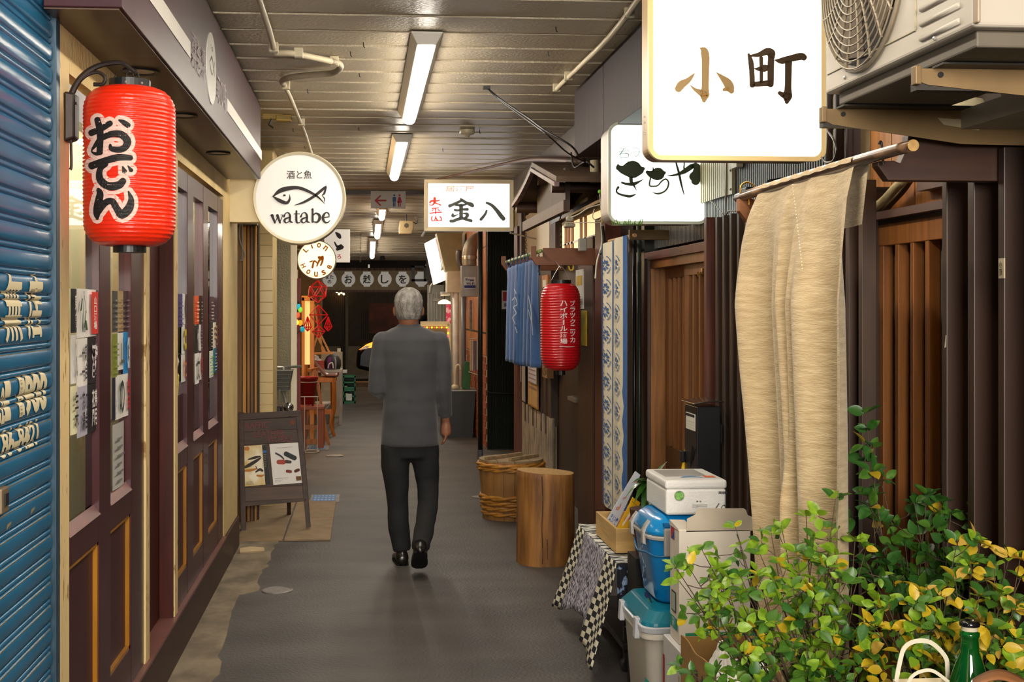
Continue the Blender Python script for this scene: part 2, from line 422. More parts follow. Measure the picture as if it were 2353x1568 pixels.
# recessed side between the leaves
rd = thing('door_3', 'recessed entrance door between the two maroon shopfront leaves', None, (-.92, Yf[3], .21)); rd['kind'] = 'structure'
MB().box(-.98, -.922, Yf[3], Yf[4], .2, 2.22).build('leaf', mat('dark_red_brown', '#3a1a15', .4, var=.2, vs=(20, 20, 2)), rd)
MB().box(-.922, -.905, Yf[3]+.02, Yf[3]+.10, .35, .83).build('beading', m_amber, rd)
MB().box(-.922, -.895, Yf[4]-.36, Yf[4], .2, 2.22).build('stile', m_redb, rd)
struct(MB().box(-1.19, XL-.002, Yf[4]-.02, Yf[4], .2, 2.22).build('door_jamb', m_redb))
struct(MB().box(-1.0, XL, Yf[3], Yf[4], 2.2, 2.24).build('door_head', m_redb))
# blinds behind the glass
for i, (a, c) in enumerate(P1+P2):
    pa_, pb_ = [(158, 207), (252, 284), (400, 419), (444, 457), (478, 488)][i]
    o = MB().grid(12, 1, lambda u, v, a=YX(pa_, -.905), c=YX(pb_, -.905): Vector((-.905-.006*math.sin(u*19), a+(c-a)*u, .9+v*1.26))).build('window_blind', m_curt)
    tag(o, ['beige blind behind the pane nearest the blue shutter', 'beige blind behind the second maroon pane', 'beige blind behind the first of the three narrow panes',
        'beige blind behind the middle narrow pane', 'beige blind behind the farthest narrow pane'][i], 'blind', 'blinds behind the shopfront glass')
o = tag(MB().lathe([(.035, 0), (.04, .09), (.036, .1), (.0, .1)], (-.885, yl(417), 1.17), 16).build('yellow_tub', mat('yellow_plastic', '#d8c95a', .4, var=.02)), 'yellow tub behind the first narrow pane', 'tub')
o = tag(MB().sphere((-.885, yl(417), 1.325), .04, 12).build('paper_ball', mat('white_paper', '#d9d6cc', .8)), 'white paper ball above the yellow tub behind glass', 'ball')
struct(MB().box(-.93, -.86, yl(408), yl(432), .9, 1.165).build('window_ledge', m_mar2))
# ---------------------------------------------------------------- flyers on the panes
FL = [  # x0,y0,x1,y1,paper,ink,text,label
 (162.5,664,176,765,'#1c1a1a','#e6e2da','東京\n食堂','black flyer with white lettering, leftmost of the top row'),
 (176,664,202,776,'#e9e6df','#2c4a26','|','white flyer with dark green brush strokes'),
 (202,666,221,773,'#e9e6df','#d9301c','#','white flyer framed in red with a tall red panel'),
 (162,770,174,882,'#e0dcd6','#3a3536','くらし','narrow white flyer with grey script, left of the second row'),
 (176,778,200,888,'#e8e4dc','#4a4446','一期\n一会','white flyer with faint script below the green strokes'),
 (200,777,222,880,'#1f1618','#e5dcdc','酒肆','black flyer with white brush letters and pink edges'),
 (161.5,887,177,998,'#e8e2b8','#1d1c18','生\n木','pale yellow flyer with black brush letters, lowest left'),
 (177,886,200,1003,'#b3afbd','#2a2830','茶の\n湯会','lavender grey flyer with black script in the third row'),
 (200,882,221,992,'#1b181a','#e4e0da','花鳥\n風月','black flyer with white script in the third row'),
 (257.5,669,270,763,'#4a4745','#8d8a80','','dark grey photo flyer at the top of the second pane'),
 (270,669,283,762,'#b39a6c','#8b7344','','tan paper flyer at the top of the second pane'),
 (283,669,300,762,'#4b3238','#8a6a70','','mottled purple brown flyer at the top of the second pane'),
 (257.5,768,270,867,'#7f8a30','#98a050','','olive green flyer on the second pane'),
 (270,765,283,850,'#e8e4dc','#5a5a50','山','narrow white flyer beside the olive green one'),
 (283,763,301,858,'#2b8fd0','#dfe9ee','CHIOS','bright blue flyer with white capital letters'),
 (257.5,868,265,965,'#1d1f38','#cfd2dc','い\nろ','navy and white flyer at the edge of the second pane'),
 (265,862,284,962,'#ebe8e0','#1f3326','の','white flyer with a black looping emblem'),
 (284,858,300,955,'#ebe8e0','#cf2a2a','珈\n琲','white flyer with two red characters'),
 (259,972,284,1120,'#b8b6b0','#7d7b78','','long grey handwritten sheet hanging low on the second pane'),
 (409,676,419,752,'#4b3d78','#6d5e96','','purple flyer on the first narrow pane'),
 (419,676,428,746,'#e6e2dc','#4a4040','人','white flyer beside the purple one'),
 (417,747,428,813,'#e8e5de','#d8c020','o','white flyer with a yellow round spot'),
 (416,814,429,877,'#e8e5de','#c8742c','わ','white flyer with orange script on the first narrow pane'),
 (447.5,680,458,745,'#dd5a26','#f0d0c0','','orange flyer on the middle narrow pane'),
 (458,680,465.5,745,'#2b211b','#a08a60','','dark brown flyer beside the orange one'),
 (447.5,748,457,812,'#2a2628','#cfcac6','竹','black flyer with white script on the middle narrow pane'),
 (457,746,466,806,'#e8e5de','#9a9490','','plain white flyer on the middle narrow pane'),
 (447.5,812,457,882,'#e8e5de','#33302e','文','white flyer with small black writing, lowest on the middle pane'),
 (457,811,466,872,'#e6dcd6','#b83426','祭','white and red flyer, lowest right on the middle pane'),
 (481,682,491,740,'#4f2f30','#c8b8b0','','maroon photo flyer on the farthest narrow pane'),
 (481,741,489,803,'#26221f','#dcd2b8','','black flyer with cream edge on the farthest narrow pane'),
 (489,741,497.5,803,'#e0d8c8','#b88860','月','cream flyer on the farthest narrow pane'),
 (481,806,490,867,'#e4e8dc','#7ac030','','white flyer with a green stripe on the farthest pane'),
 (490,800,497,856,'#2a6c80','#c0d8e0','','teal flyer on the farthest narrow pane'),
]
XP = XL-.0245
for (x0, y0, x1, y1, pc, ic, tx, lab) in FL:
    pm = (x0+x1)/2; X = XL-.018+random.uniform(0, .003)
    ya, yb = yl(x0, X), yl(x1, X); z1 = ZX(pm, y0, X); z0 = ZX(pm, y1, X)
    t = thing('flyer', lab, 'flyer', (X, ya, z0), 'flyers stuck on the shopfront panes')
    cu = random.uniform(.003, .007)
    MB().grid(4, 5, lambda u, v: Vector((X+cu*abs(v-.6)*math.sin(u*3), ya+(yb-ya)*u, z0+(z1-z0)*v))).build('sheet', mat('paper_'+pc[1:], pc, .6, var=.06, vs=(9, 9, 9)), t, solid=.0006)
    Xi = X+.009
    P = lambda u, v: Vector((Xi, ya+(yb-ya)*u, z0+(z1-z0)*v))
    ink = flat(ic)
    if tx == '|':
        for (u0, v0, u1, v1, w) in ((.25, .12, .4, .95, .05), (.6, .5, .35, .95, .04), (.45, .2, .5, .55, .1), (.1, .55, .25, .8, .12), (.62, .15, .55, .35, .2)):
            MB().add([P(u0-w/2, v0), P(u0+w/2, v0), P(u1+w/4, v1), P(u1-w/4, v1)], [(0, 1, 2, 3)]).build('brush_stroke', ink, t, fix=False)
    elif tx == '#':
        MB().add([P(.12, .05), P(.88, .05), P(.88, .95), P(.12, .95)], [(0, 1, 2, 3)]).build('red_panel', ink, t, fix=False)
        Xi += .001
        text('lettering', '山\n口\n酒\n場', flat('#f0e6dc'), t, (.32, .7, .15, .85), P, .03)
    elif tx:
        text('lettering', tx, ink, t, (.22, .8, .12, .88), P, .04)
    else:
        b = MB(); rr = random.Random(hash(lab) % 999)
        for k in range(6):
            v = .1+.13*k; u1 = rr.uniform(.5, .9); b.add([P(.15, v), P(u1, v), P(u1, v+.035), P(.15, v+.035)], [(0, 1, 2, 3)])
        b.build('print_lines', ink, t, fix=False)
# ---------------------------------------------------------------- awning
m_awn = mat('maroon_sheet_metal', '#3c1a20', .42, var=.14, vs=(3, 9, 1.2), spec=.3)
AX, AY0, AY1, AZ = -.632, 3.36, 7.76, 2.386
aw = thing('shop_awning', 'maroon box awning with white stripes over the shopfront', 'awning', (AX, AY0, AZ))
MB().box(XL, AX, AY0, AY1, AZ-.03, ZC-.02).build('box', m_awn, aw, bevel=.003)
MB().box(XL, AX-.01, AY0+.01, AY1-.01, AZ-.034, AZ-.03).build('soffit', mat('bronze_soffit', '#4a3320', .32, var=.25, vs=(2, 14, 2)), aw)
for (pa, pb, ta, tb, lab) in ((296, 438, (296, -52), (296, 6), 's'), (523, 601.5, (523, 262), (523, 288), 's')):
    X = AX+.003; ya, yb = yl(pa, X), yl(pb, X); zt = ZX(ta[0], ta[1], X); zb = ZX(tb[0], tb[1], X)
    zt = 2.535; zb = 2.475
    MB().box(X-.004, X, ya, yb, zb, zt).build('stripe', m_white, aw)
X = AX+.003; yc = yl(486, X); zc_ = ZX(486, 158, X); rz = .128*yc/3.36*.95
rz = (ZX(486, 76, X)-ZX(486, 239, X))/2; ry = (yl(496.5, X)-yl(475, X))/2
MB().prism([(X-.003, yc+ry*math.cos(a*math.pi/16), zc_+rz*math.sin(a*math.pi/16)) for a in range(32)], (.004, 0, 0)).build('oval_emblem', m_white, aw)
fo = lambda u, v: Vector((X+.0015, yc+u*ry, zc_+v*rz))
brush([[(-.45, .1, .04), (0, .32, .10), (.35, .1, .08), (.6, -.1, .03)], [(-.45, .1, .05), (-.1, -.12, .09), (.2, -.1, .03), (.6, .3, .06)]], fo, 'fish_mark', flat('#4a4648'), aw)
text('lettering', '酒と魚', flat('#5a5658'), aw, (-.25, .25, .5, .66), fo)
for s_, (a0, a1), (p0, p1) in (('lettering', (.06, .10), (440, 472)), ('lettering', (.1, .14), (498, 520))):
    ya, yb = yl(p0, X), yl(p1, X)
    text(s_, '酒と肴\nわたべ' if p0 == 440 else '旬の味', flat('#a48e94'), aw, (ya, yb, AZ+.07, AZ+.20), lambda u, v: Vector((X+.001, u, v)), 0)
for i, (px, py) in enumerate(((350, 165), (438, 266), (510, 352))):
    c = at(px, py, Z=AZ-.036)
    t = MB().lathe([(.045, .0), (.06, 0), (.062, -.006), (.045, -.004), (.04, .0)], (-.735, c.y, AZ-.034), 24).build('downlight_ring', m_black, aw)
    MB().lathe([(.0, -.002), (.043, -.002)], (-.735, c.y, AZ-.034), 20).build('downlight_lens', mat('frosted_lens', '#cfc7b5', .5), aw)
# ---------------------------------------------------------------- blue roller shutter
m_blue = mat('blue_shutter_paint', '#1f5068', .22, var=.12, col2='#8d7c52', vs=(9, 5, 14), thr=(.70, .76), coat=.4)
m_blue = mat('blue_shutter_enamel', '#1b5c80', .27, var=.25, vs=(3, 2, 3), coat=.0, spec=.4, bump=.08, bs=(3, 3, 30))
sh = thing('roller_shutter', 'blue painted steel roller shutter with peeling cream lettering', 'shutter', (XL, 3.2, 0))
XS = XL-.003; PT = .0627; ysh = yl(119, XS)
prof = [(-.012, 0), (-.012, .0022), (-.0045, .0028), (-.0018, .006), (0, .014), (.0008, .024), (0, .034), (-.0018, .0415), (-.0045, .0448), (-.012, .0454), (-.012, .0482), (-.0055, .0488), (-.0028, .0520), (-.0028, .0572), (-.0055, .0602), (-.012, .0608), (-.012, PT)]
def sprof(z):
    q = z % PT
    for (x0, z0), (x1, z1) in zip(prof, prof[1:]):
        if z0 <= q <= z1: return x0+(x1-x0)*((q-z0)/max(1e-6, z1-z0))
    return -.012
zoff = ZX(122, 1118, XS+.0)-.0475   # a slat's top edge sits here
zoff = zoff % PT
y0 = .5; base = None; b = MB(); vs = []
for yy in (y0, ysh-.004, ysh):
    for (x, z) in prof: vs.append((x, yy, z))
n = len(prof); b.add(vs, [(j*n+i, j*n+i+1, (j+1)*n+i+1, (j+1)*n+i) for j in range(2) for i in range(n-1)])
base = b.build('slat', m_blue, None, smooth=True)
nsl = int((ZC-.05-zoff)/PT)
for i in range(-1, nsl):
    o = base if i == -1 else base.copy()
    if i != -1: COL.objects.link(o)
    o.parent = sh; o.location = (XS, 0, zoff+i*PT); o.matrix_parent_inverse = Matrix.Translation(-Vector(sh.location))
eb = MB(); nb_ = 0
m_edge = mat('worn_tan_edge', '#8a7a58', .6, var=.3, vs=(4, 12, 30), col2='#4a5a5c', thr=(.5, .6))
eb.box(XS-.0030, XS-.0012, .5, ysh-.003, .0412, .0434); eo = eb.build('worn_edge', m_edge, None)
for i in range(-1, nsl):
    if zoff+i*PT > 1.5: continue
    o = eo if i == -1 else eo.copy()
    if i != -1: COL.objects.link(o)
    o.parent = sh; o.location = (0, 0, zoff+i*PT); o.matrix_parent_inverse = Matrix.Translation(-Vector(sh.location))
MB().box(XL-.06, XL+.006, ysh+.012, Yf[0]+.001, 0, ZC).build('side_rail', mat('dull_blue_rail', '#31495a', .4, .3), sh, bevel=.003)
MB().box(XL-.09, XS-.013, .5, ysh+.012, 0, ZC).build('backing', m_dark, sh)
for (px, py) in ((75, 1175), (20, 1210)):
    c = at(px, py, X=XS+.001)
    MB().add([c+V(0, -.02, -.006), c+V(0, .018, .002), c+V(0, .024, .008), c+V(0, -.012, .006)], [(0, 1, 2, 3)]).build('paint_chip', flat('#8a7b55'), sh, fix=False)
c = at(5, 1150, X=XS)
MB().box(XS-.01, XS+.008, c.y-.03, c.y+.03, c.z-.03, c.z+.03).build('lock_plate', mat('rusty_brass', '#7d6d56', .5, .5), sh, bevel=.004)
MB().box(XS+.006, XS+.012, c.y-.012, c.y+.012, c.z-.012, c.z+.016).build('lock_slot', m_black, sh)
drape = lambda u, v: Vector((XS+sprof(v-zoff)+.0028, u, v))
m_cl = flat('#cfc3a0')
def slettering(s, px0, px1, py0, py1, bold=.05):
    pm = (px0+px1)/2; text('lettering', s, m_cl, sh, (yl(px0, XS), yl(px1, XS), ZX(pm, py1, XS), ZX(pm, py0, XS)), drape, bold, cut=[(1, .003)])
slettering('無', 10, 50, 628, 787); slettering('店', 62, 96, 628, 780); slettering('1', 44, 54, 862, 955, .06)
slettering('2', 0, 8, 890, 975, .04); slettering('21', -40, 22, 880, 975)
slettering('1900', 42, 106, 857, 953); slettering('86-8421', 2, 86, 975, 1040, .04)
# ---------------------------------------------------------------- oden lantern and its iron bracket
m_red = mat('red_vinyl_paper', '#e22a0a', .33, var=.05, vs=(4, 4, 4), bump=.35, bs=(30, 30, 60), coat=.15)
LY = 3.6; LX = XY(298, LY); LR = .5*(405-196)*LY/FPX*.985
zt, zb = ZY(298, 203, LY), ZY(298, 566, LY)
def lrad(z, R=LR, zt=zt, zb=zb, nb=40, amp=.0022, cap=.062):
    q = (z-zb)/(zt-zb); e = min(q, 1-q)*(zt-zb)/cap
    r = R if e >= 1 else R*(.52+.48*math.sqrt(max(0, 1-(1-e)**2)))
    r *= 1-.02*(2*q-1)**2
    return r-amp*abs(math.sin(math.pi*nb*q))
od = thing('paper_lantern', 'large red paper lantern with black and white brush lettering by the blue shutter', 'lantern', (LX, LY, zb))
nn = 240
MB().lathe([(lrad(zb+(zt-zb)*i/nn), zb+(zt-zb)*i/nn) for i in range(nn+1)], (LX, LY, 0), 64).build('paper_shade', m_red, od, smooth=True)
rc = 46*LY/FPX
MB().lathe([(rc, zt-.008), (rc, zt+.022), (rc*.93, zt+.022), (rc*.93, zt)], (LX, LY, 0), 32).build('top_ring', m_black, od)
MB().lathe([(rc*.8, zb+.006), (rc*.8, zb-.018), (rc*.7, zb-.018)], (LX, LY, 0), 32).build('bottom_ring', m_black, od)
MB().sphere((LX, LY-rc, zt+.008), .004, 8).sphere((LX+.7*rc, LY-.7*rc, zt+.008), .004, 8).build('rivets', m_steel, od)
hk = at(300, 160, Y=LY)
MB().tube([(LX-.055, LY, zt+.01), (LX-.03, LY, zt+.045), hk, (LX+.02, LY, zt+.05), (LX+.03, LY, zt+.01)], .0016, 6, smooth=6).build('wire_bail', m_iron, od)
def oncyl(LX, LY, rf, off):
    def f(px, py):
        d = ray(px, py); dx, dy = d.x, d.y; z = CAMH+d.z*LY; p = None
        for _ in range(3):
            r = rf(z)+off; a = dx*dx+dy*dy; bq = -2*(dx*LX+dy*LY); c = LX*LX+LY*LY-r*r; D = max(0, bq*bq-4*a*c)
            t = (-bq-math.sqrt(D))/(2*a); p = d*t; z = CAMH+p.z
        return Vector((p.x, p.y, z))
    return f
S1 = 4.9; g = lambda L: [[(190+x/S1, 220+y/S1, w/S1) for (x, y, w) in st] for st in L]
oden = g([
 [(165, 270, 70), (195, 400, 78), (195, 540, 75), (190, 640, 70)], [(95, 420, 72), (200, 375, 70), (310, 310, 65)],
 [(195, 470, 40), (140, 560, 42), (100, 625, 16), (150, 655, 40), (205, 640, 50)],
 [(215, 475, 66), (330, 430, 72), (440, 440, 84), (505, 520, 88), (450, 600, 74), (330, 600, 62), (310, 555, 30)],
 [(410, 275, 22), (460, 300, 56), (510, 335, 62)],
 [(100, 790, 85), (250, 735, 80), (400, 695, 78), (540, 700, 62)],
 [(260, 770, 60), (195, 830, 66), (195, 940, 84), (280, 1015, 90), (400, 1010, 92), (455, 960, 76)],
 [(450, 800, 18), (470, 850, 58)], [(510, 790, 14), (545, 840, 50)],
 [(175, 1060, 50), (195, 1110, 80), (170, 1240, 92), (160, 1330, 80), (165, 1385, 34)],
 [(170, 1310, 76), (250, 1210, 76), (330, 1190, 74), (390, 1280, 80), (440, 1340, 96), (520, 1270, 100), (545, 1170, 66), (515, 1080, 18)]])
brush(oden, oncyl(LX, LY, lrad, .0012), 'white_outline', flat('#e3b9aa'), od, extra=9.5, across=6)
brush(oden, oncyl(LX, LY, lrad, .0022), 'black_lettering', flat('#1d1714'), od, across=6)
br = thing('lantern_bracket', 'wrought iron scroll bracket holding the red lantern', 'bracket', (XL, 3.5, 1.9))
c = at(152, 238, X=XL)
MB().hexa([(XL+.001, c.y-.035, c.z-.11), (XL+.03, c.y-.03, c.z-.10), (XL+.03, c.y+.03, c.z-.10), (XL+.001, c.y+.035, c.z-.11),
           (XL+.001, c.y-.035, c.z+.03), (XL+.03, c.y-.03, c.z+.025), (XL+.03, c.y+.03, c.z+.025), (XL+.001, c.y+.035, c.z+.03)]).build('wall_plate', m_iron, br, bevel=.006)
Q = lambda px, py: at(px, py, Y=LY)
MB().tube([Q(163, 270), Q(162, 225), Q(185, 180), Q(225, 152), Q(275, 144), Q(300, 158), Q(310, 166)], [.008, .009, .009, .007, .006, .005], 8, smooth=6).build('arm', m_iron, br)
MB().tube([Q(178, 190), Q(200, 172), Q(225, 166), Q(241, 178), Q(236, 193), Q(215, 194)], [.006, .006, .005, .005, .006], 8, smooth=6).build('scroll', m_iron, br)
MB().tube([Q(163, 262), Q(163, 330), Q(164, 380), Q(161, 390)], [.006, .004, .004, .005], 8, smooth=4).build('lower_bar', m_iron, br)
MB().tube([Q(298, 160), Q(290, 172), Q(298, 180), Q(306, 172), Q(300, 160)], .002, 6, smooth=5).tube([Q(308, 162), Q(318, 172), Q(312, 180), Q(304, 172)], .002, 6, smooth=5).build('hook', m_iron, br)
MB().tube([Q(160, 236), Q(176, 238)], .004, 8).tube([Q(158, 247), Q(170, 248)], .004, 8).build('screws', m_iron, br)
# ================================================================ hanging signs on the left
m_signcream = mat('ivory_sign_rim', '#d8cdb0', .35, var=.04)
def disc(c, r, y0, y1, n=48): return MB().lathe([(r, y0), (r, y1)], c, n, axis='Y')
# watabe round sign
WY = 7.9; wc = at(688, 455, Y=WY); wr = 107*WY/FPX*.99
ws = thing('round_sign', 'large round white hanging sign with black fish emblem', 'sign', wc)
MB().lathe([(wr*.93, -.0), (wr*.985, -.012), (wr, .0), (wr, .13), (wr*.98, .14), (0, .14)], wc, 64, axis='Y', cap=False).build('rim', m_signcream, ws, smooth=True, bevel=.002)
MB().lathe([(0, .006), (wr*.94, .006)], wc, 64, axis='Y').build('face', mat('watabe_face', '#e9e6df', .35, var=0, emit=.12, ecol='#f3efe6'), ws)
fw = onY(WY-.004+.0)
ink = flat('#2c2524'); Z7 = lambda x, y: (580+x/5.06, 340+y/5.06)
def z7(L): return [[(580+x/5.06, 340+y/5.06, w/5.06) for (x, y, w) in st] for st in L]
brush(z7([[(245, 560, 14), (340, 490, 52), (510, 462, 40), (640, 500, 34), (760, 570, 22), (840, 650, 5)],
          [(235, 562, 10), (310, 610, 42), (395, 640, 36), (432, 600, 24), (432, 540, 4)],
          [(490, 666, 5), (600, 630, 26), (720, 560, 32), (830, 470, 30), (862, 440, 4)],
          [(855, 460, 22), (835, 530, 24), (812, 552, 8), (838, 590, 14), (836, 635, 4)], [(760, 565, 14), (800, 605, 12), (815, 625, 3)],
          [(366, 552, 22), (378, 552, 22)]]), fw, 'fish_emblem', ink, ws)
text('lettering', '酒と魚', ink, ws, (*[z/1 for z in (Z7(400, 0)[0], Z7(690, 0)[0])], Z7(0, 360)[1], Z7(0, 262)[1]), fw, .005)
# serif word built from brush strokes
sw = []
def st(*p): sw.append(list(p))
B = 34
st((205,782,8),(250,782,8)); st((228,785,B),(262,872,20)); st((262,872,10),(298,790,12)); st((290,785,B),(322,872,20)); st((318,872,10),(352,785,10)); st((330,780,8),(362,780,8))
def la(x):
    st((x+12,800,24),(x+30,762,12),(x+62,755,16),(x+82,790,B-8),(x+82,850,B-8),(x+112,868,12)); st((x+78,808,12),(x+30,825,22),(x+18,850,26),(x+40,872,14),(x+78,850,10))
la(355); la(552)
st((512,735,22),(512,850,B-8),(530,872,16),(556,862,8)); st((485,768,9),(550,768,9))
st((700,712,24),(700,860,B-8)); st((684,716,8),(706,712,8)); st((702,790,12),(735,760,18),(775,780,30),(782,820,34),(755,862,22),(712,860,12))
st((822,812,13),(892,802,13)); st((893,800,10),(886,765,18),(858,752,14),(830,778,28),(820,820,32),(840,862,24),(875,868,16),(905,842,6))
brush(z7(sw), fw, 'lettering', ink, ws)
a0 = at(541, 408, Y=WY+.02); a1 = at(592, 511, Y=WY+.02)
wb = MB().box(XL-.03, a1.x+.035, WY+.015, WY+.16, a1.z, a0.z).build('sign_mount', mat('cream_box', '#e0cfa4', .45, var=.05), None, bevel=.003)
tag(wb, 'cream metal box joining the round fish sign to the cream wall', 'mount')
# Lion House sign, lit from inside
LHY = 13.0; lc = at(727.5, 597, Y=LHY); lr = 44.5*LHY/FPX
lh = thing('lion_sign', 'small glowing round sign with orange lettering and animal mark', 'sign', lc)
MB().lathe([(lr*.95, 0), (lr, .01), (lr, .12), (0, .12)], lc, 48, axis='Y', cap=False).build('rim', m_signcream, lh, smooth=True)
MB().lathe([(0, .004), (lr*.96, .004)], lc, 48, axis='Y').build('face', mat('lion_face', '#fff2d8', .4, var=0, emit=1.0, ecol='#ffdcaa'), lh)
MB().lathe([(lr*.86, .002), (lr*.88, .002)], lc, 48, axis='Y', cap=False).build('ring_line', mat('gold_print', '#e8a848', .6, var=0, emit=1.2, ecol='#f0a030'), lh, fix=False)
gold = mat('orange_print', '#b05f0c', .6, var=0, emit=.1, ecol='#d8801c')
def arc(s, a0, a1, rad, flip):
    for i, ch in enumerate(s):
        a = math.radians(a0+(a1-a0)*i/(len(s)-1)); cx, cz = lc.x+rad*math.cos(a), lc.z+rad*math.sin(a)
        up = V(math.cos(a), 0, math.sin(a))*(-1 if flip else 1); rt = V(up.z, 0, -up.x)
        text('lettering', ch, gold, lh, (-.02, .02, -.026, .026) if ch not in 'i' else (-.008, .008, -.028, .028), lambda u, v: V(cx, LHY-.003, cz)+rt*u+up*v, .03)
arc('Lion', 138, 52, lr*.75, False); arc('House', 205, 330, lr*.75, True)
brush([[(718, 615, 5), (722, 600, 4), (730, 606, 3)], [(728, 612, 3), (733, 600, 5), (738, 594, 8)], [(737, 610, 4), (741, 600, 5), (741, 590, 6)], [(712, 602, 3), (718, 600, 3)], [(733, 592, 7), (741, 594, 8)]], onY(LHY-.003), 'lion_mark', gold, lh)
bx = at(668, 575, Y=LHY+.06)
MB().tube([(-.95, LHY+.06, lc.z+.02), (lc.x-lr*.95, LHY+.06, lc.z+.02)], .012).tube([(XY(668, LHY), LHY+.06, lc.z+.12), (lc.x-lr*.8, LHY+.06, lc.z+.1)], .008).build('arm', m_steel, lh)
# flat white signboard behind it
KY = 16; a = at(745, 527, Y=KY); c = at(804, 603, Y=KY)
ks = thing('hanging_signboard', 'flat white signboard with black brush mark behind the round fish sign', 'sign', (a.x, KY, c.z))
MB().box(a.x, c.x, KY, KY+.08, c.z, a.z).build('board', mat('white_board', '#e6e2da', .5, var=0, emit=.2, ecol='#efe9dd'), ks)
brush([[(772, 535, 4), (778, 541, 10), (781, 546, 7)], [(769, 557, 3), (775, 567, 6), (785, 567, 12), (775, 573, 7)]], onY(KY-.003), 'brush_mark', ink, ks)
text('lettering', 'ろ', flat('#c2263a'), ks, (774, 784, 595, 585), onY(KY-.003), .05)
MB().box(XY(690, KY), a.x, KY+.02, KY+.06, a.z-.1, a.z-.06).build('arm', m_steel, ks)
# ================================================================ alcove beyond the cream wall
tag_i = 0
m_or = mat('orange_lit_wood', '#a0702e', .5, var=.3, vs=(40, 40, 2.5))
PY = 9.3
al = struct(MB().box(-1.4, XY(593, PY), PY+.06, PY+.12, 0, ZC).build('wall_left_alcove', mat('alcove_brown', '#3d2c1d', .7)))
for i, (p0, p1, cc) in enumerate(((546, 556, '#7a5526'), (558, 566, '#b07c36'), (568, 574, '#94672c'), (576, 583, '#60401e'), (585, 589, '#b98640'))):
    MB().box(XY(p0, PY), XY(p1, PY), PY-.01*(i % 2), PY+.05, 0, ZY(550, 500, PY)).build('plank', mat('alcove_plank_%s' % 'abcde'[i], cc, .5, var=.25, vs=(40, 40, 2)), al)
struct(MB().box(XY(540, PY), XY(592, PY), PY-.05, PY+.05, ZY(550, 518, PY), ZY(550, 500, PY)).build('trim_4', mat('grey_trim', '#6d655a', .6), None))
tag(MB().tube([at(552, 515, Y=9.22), at(549, 540, Y=9.22), at(553, 560, Y=9.22), at(562, 585, Y=9.22), at(552, 600, Y=9.22)], .006, 6, smooth=5).tube([at(556, 515, Y=9.22), at(557, 550, Y=9.22), at(556, 600, Y=9.22)], .005).build('wire_loop', mat('grey_cable', '#8b8474', .5)), 'grey cable looping down by the orange planks', 'cable')
TY = 10.0
tw = struct(MB().box(XY(593, TY), XY(627, TY)-.003, TY+.008, TY+.5, 0, ZC).build('wall_left_tiles', mat('tile_grout', '#b39a66', .8)))
m_tile = mat('cream_tile', '#e2c68c', .25, var=.06, vs=(5, 5, 5), coat=.3)
tz = .0; tb = None; th = .0897
while tz < 2.6:
    if tb is None:
        tb = MB().box(XY(593, TY)+.012, XY(627, TY), TY, TY+.012, .001, th-.002).build('tile', m_tile, tw, bevel=.002)
    else:
        o = tb.copy(); COL.objects.link(o); o.location = (0, 0, tz)
    tz += th
struct(MB().box(XY(590.5, TY), XY(594, TY), TY-.02, TY+.3, 0, ZC).build('trim_5', mat('dark_trim', '#4a3d2e', .5)))
CY = 11.6
struct(MB().box(XY(622, CY), XY(666, CY), CY, CY+.5, 0, ZC).build('wall_left_column', mat('stucco_grey', '#8d8268', .85, var=.08, bump=1.0, bs=(60, 60, 60))))
struct(MB().box(XY(666.5, CY+.0), XY(680, CY), CY+.12, CY+.2, .2, ZY(670, 562, CY)).build('trim_6', mat('lit_white_board', '#e9dcc0', .5, var=.04)))
# shop frontage behind: side wall in cream with red post
struct(MB().box(-1.9, -1.75, 12.1, 22, 0, 2.8).build('wall_left_far', mat('shop_inner_wall', '#c9a76c', .8, var=.1)))
struct(MB().box(-1.75, -.62, 18.5, 18.6, 0, 2.8).build('wall_left_far_back', mat('shop_inner_wall2', '#6a4d2b', .8)))
struct(MB().box(-1.75, -.7, 12.05, 22, 2.42, 2.5).build('ceiling_shop', mat('shop_inner_ceiling', '#9b8358', .8)))
RY = 12.5
struct(MB().box(XY(683, RY), XY(690, RY), RY, RY+.08, 0, ZY(686, 640, RY)).build('trim_7', mat('deep_red_paint', '#7a1c16', .4)))
struct(MB().box(XY(676, RY), XY(684, RY), RY+.02, RY+.05, 0, ZY(686, 620, RY)).build('trim_8', mat('lit_white_board', '#e9dcc0')))
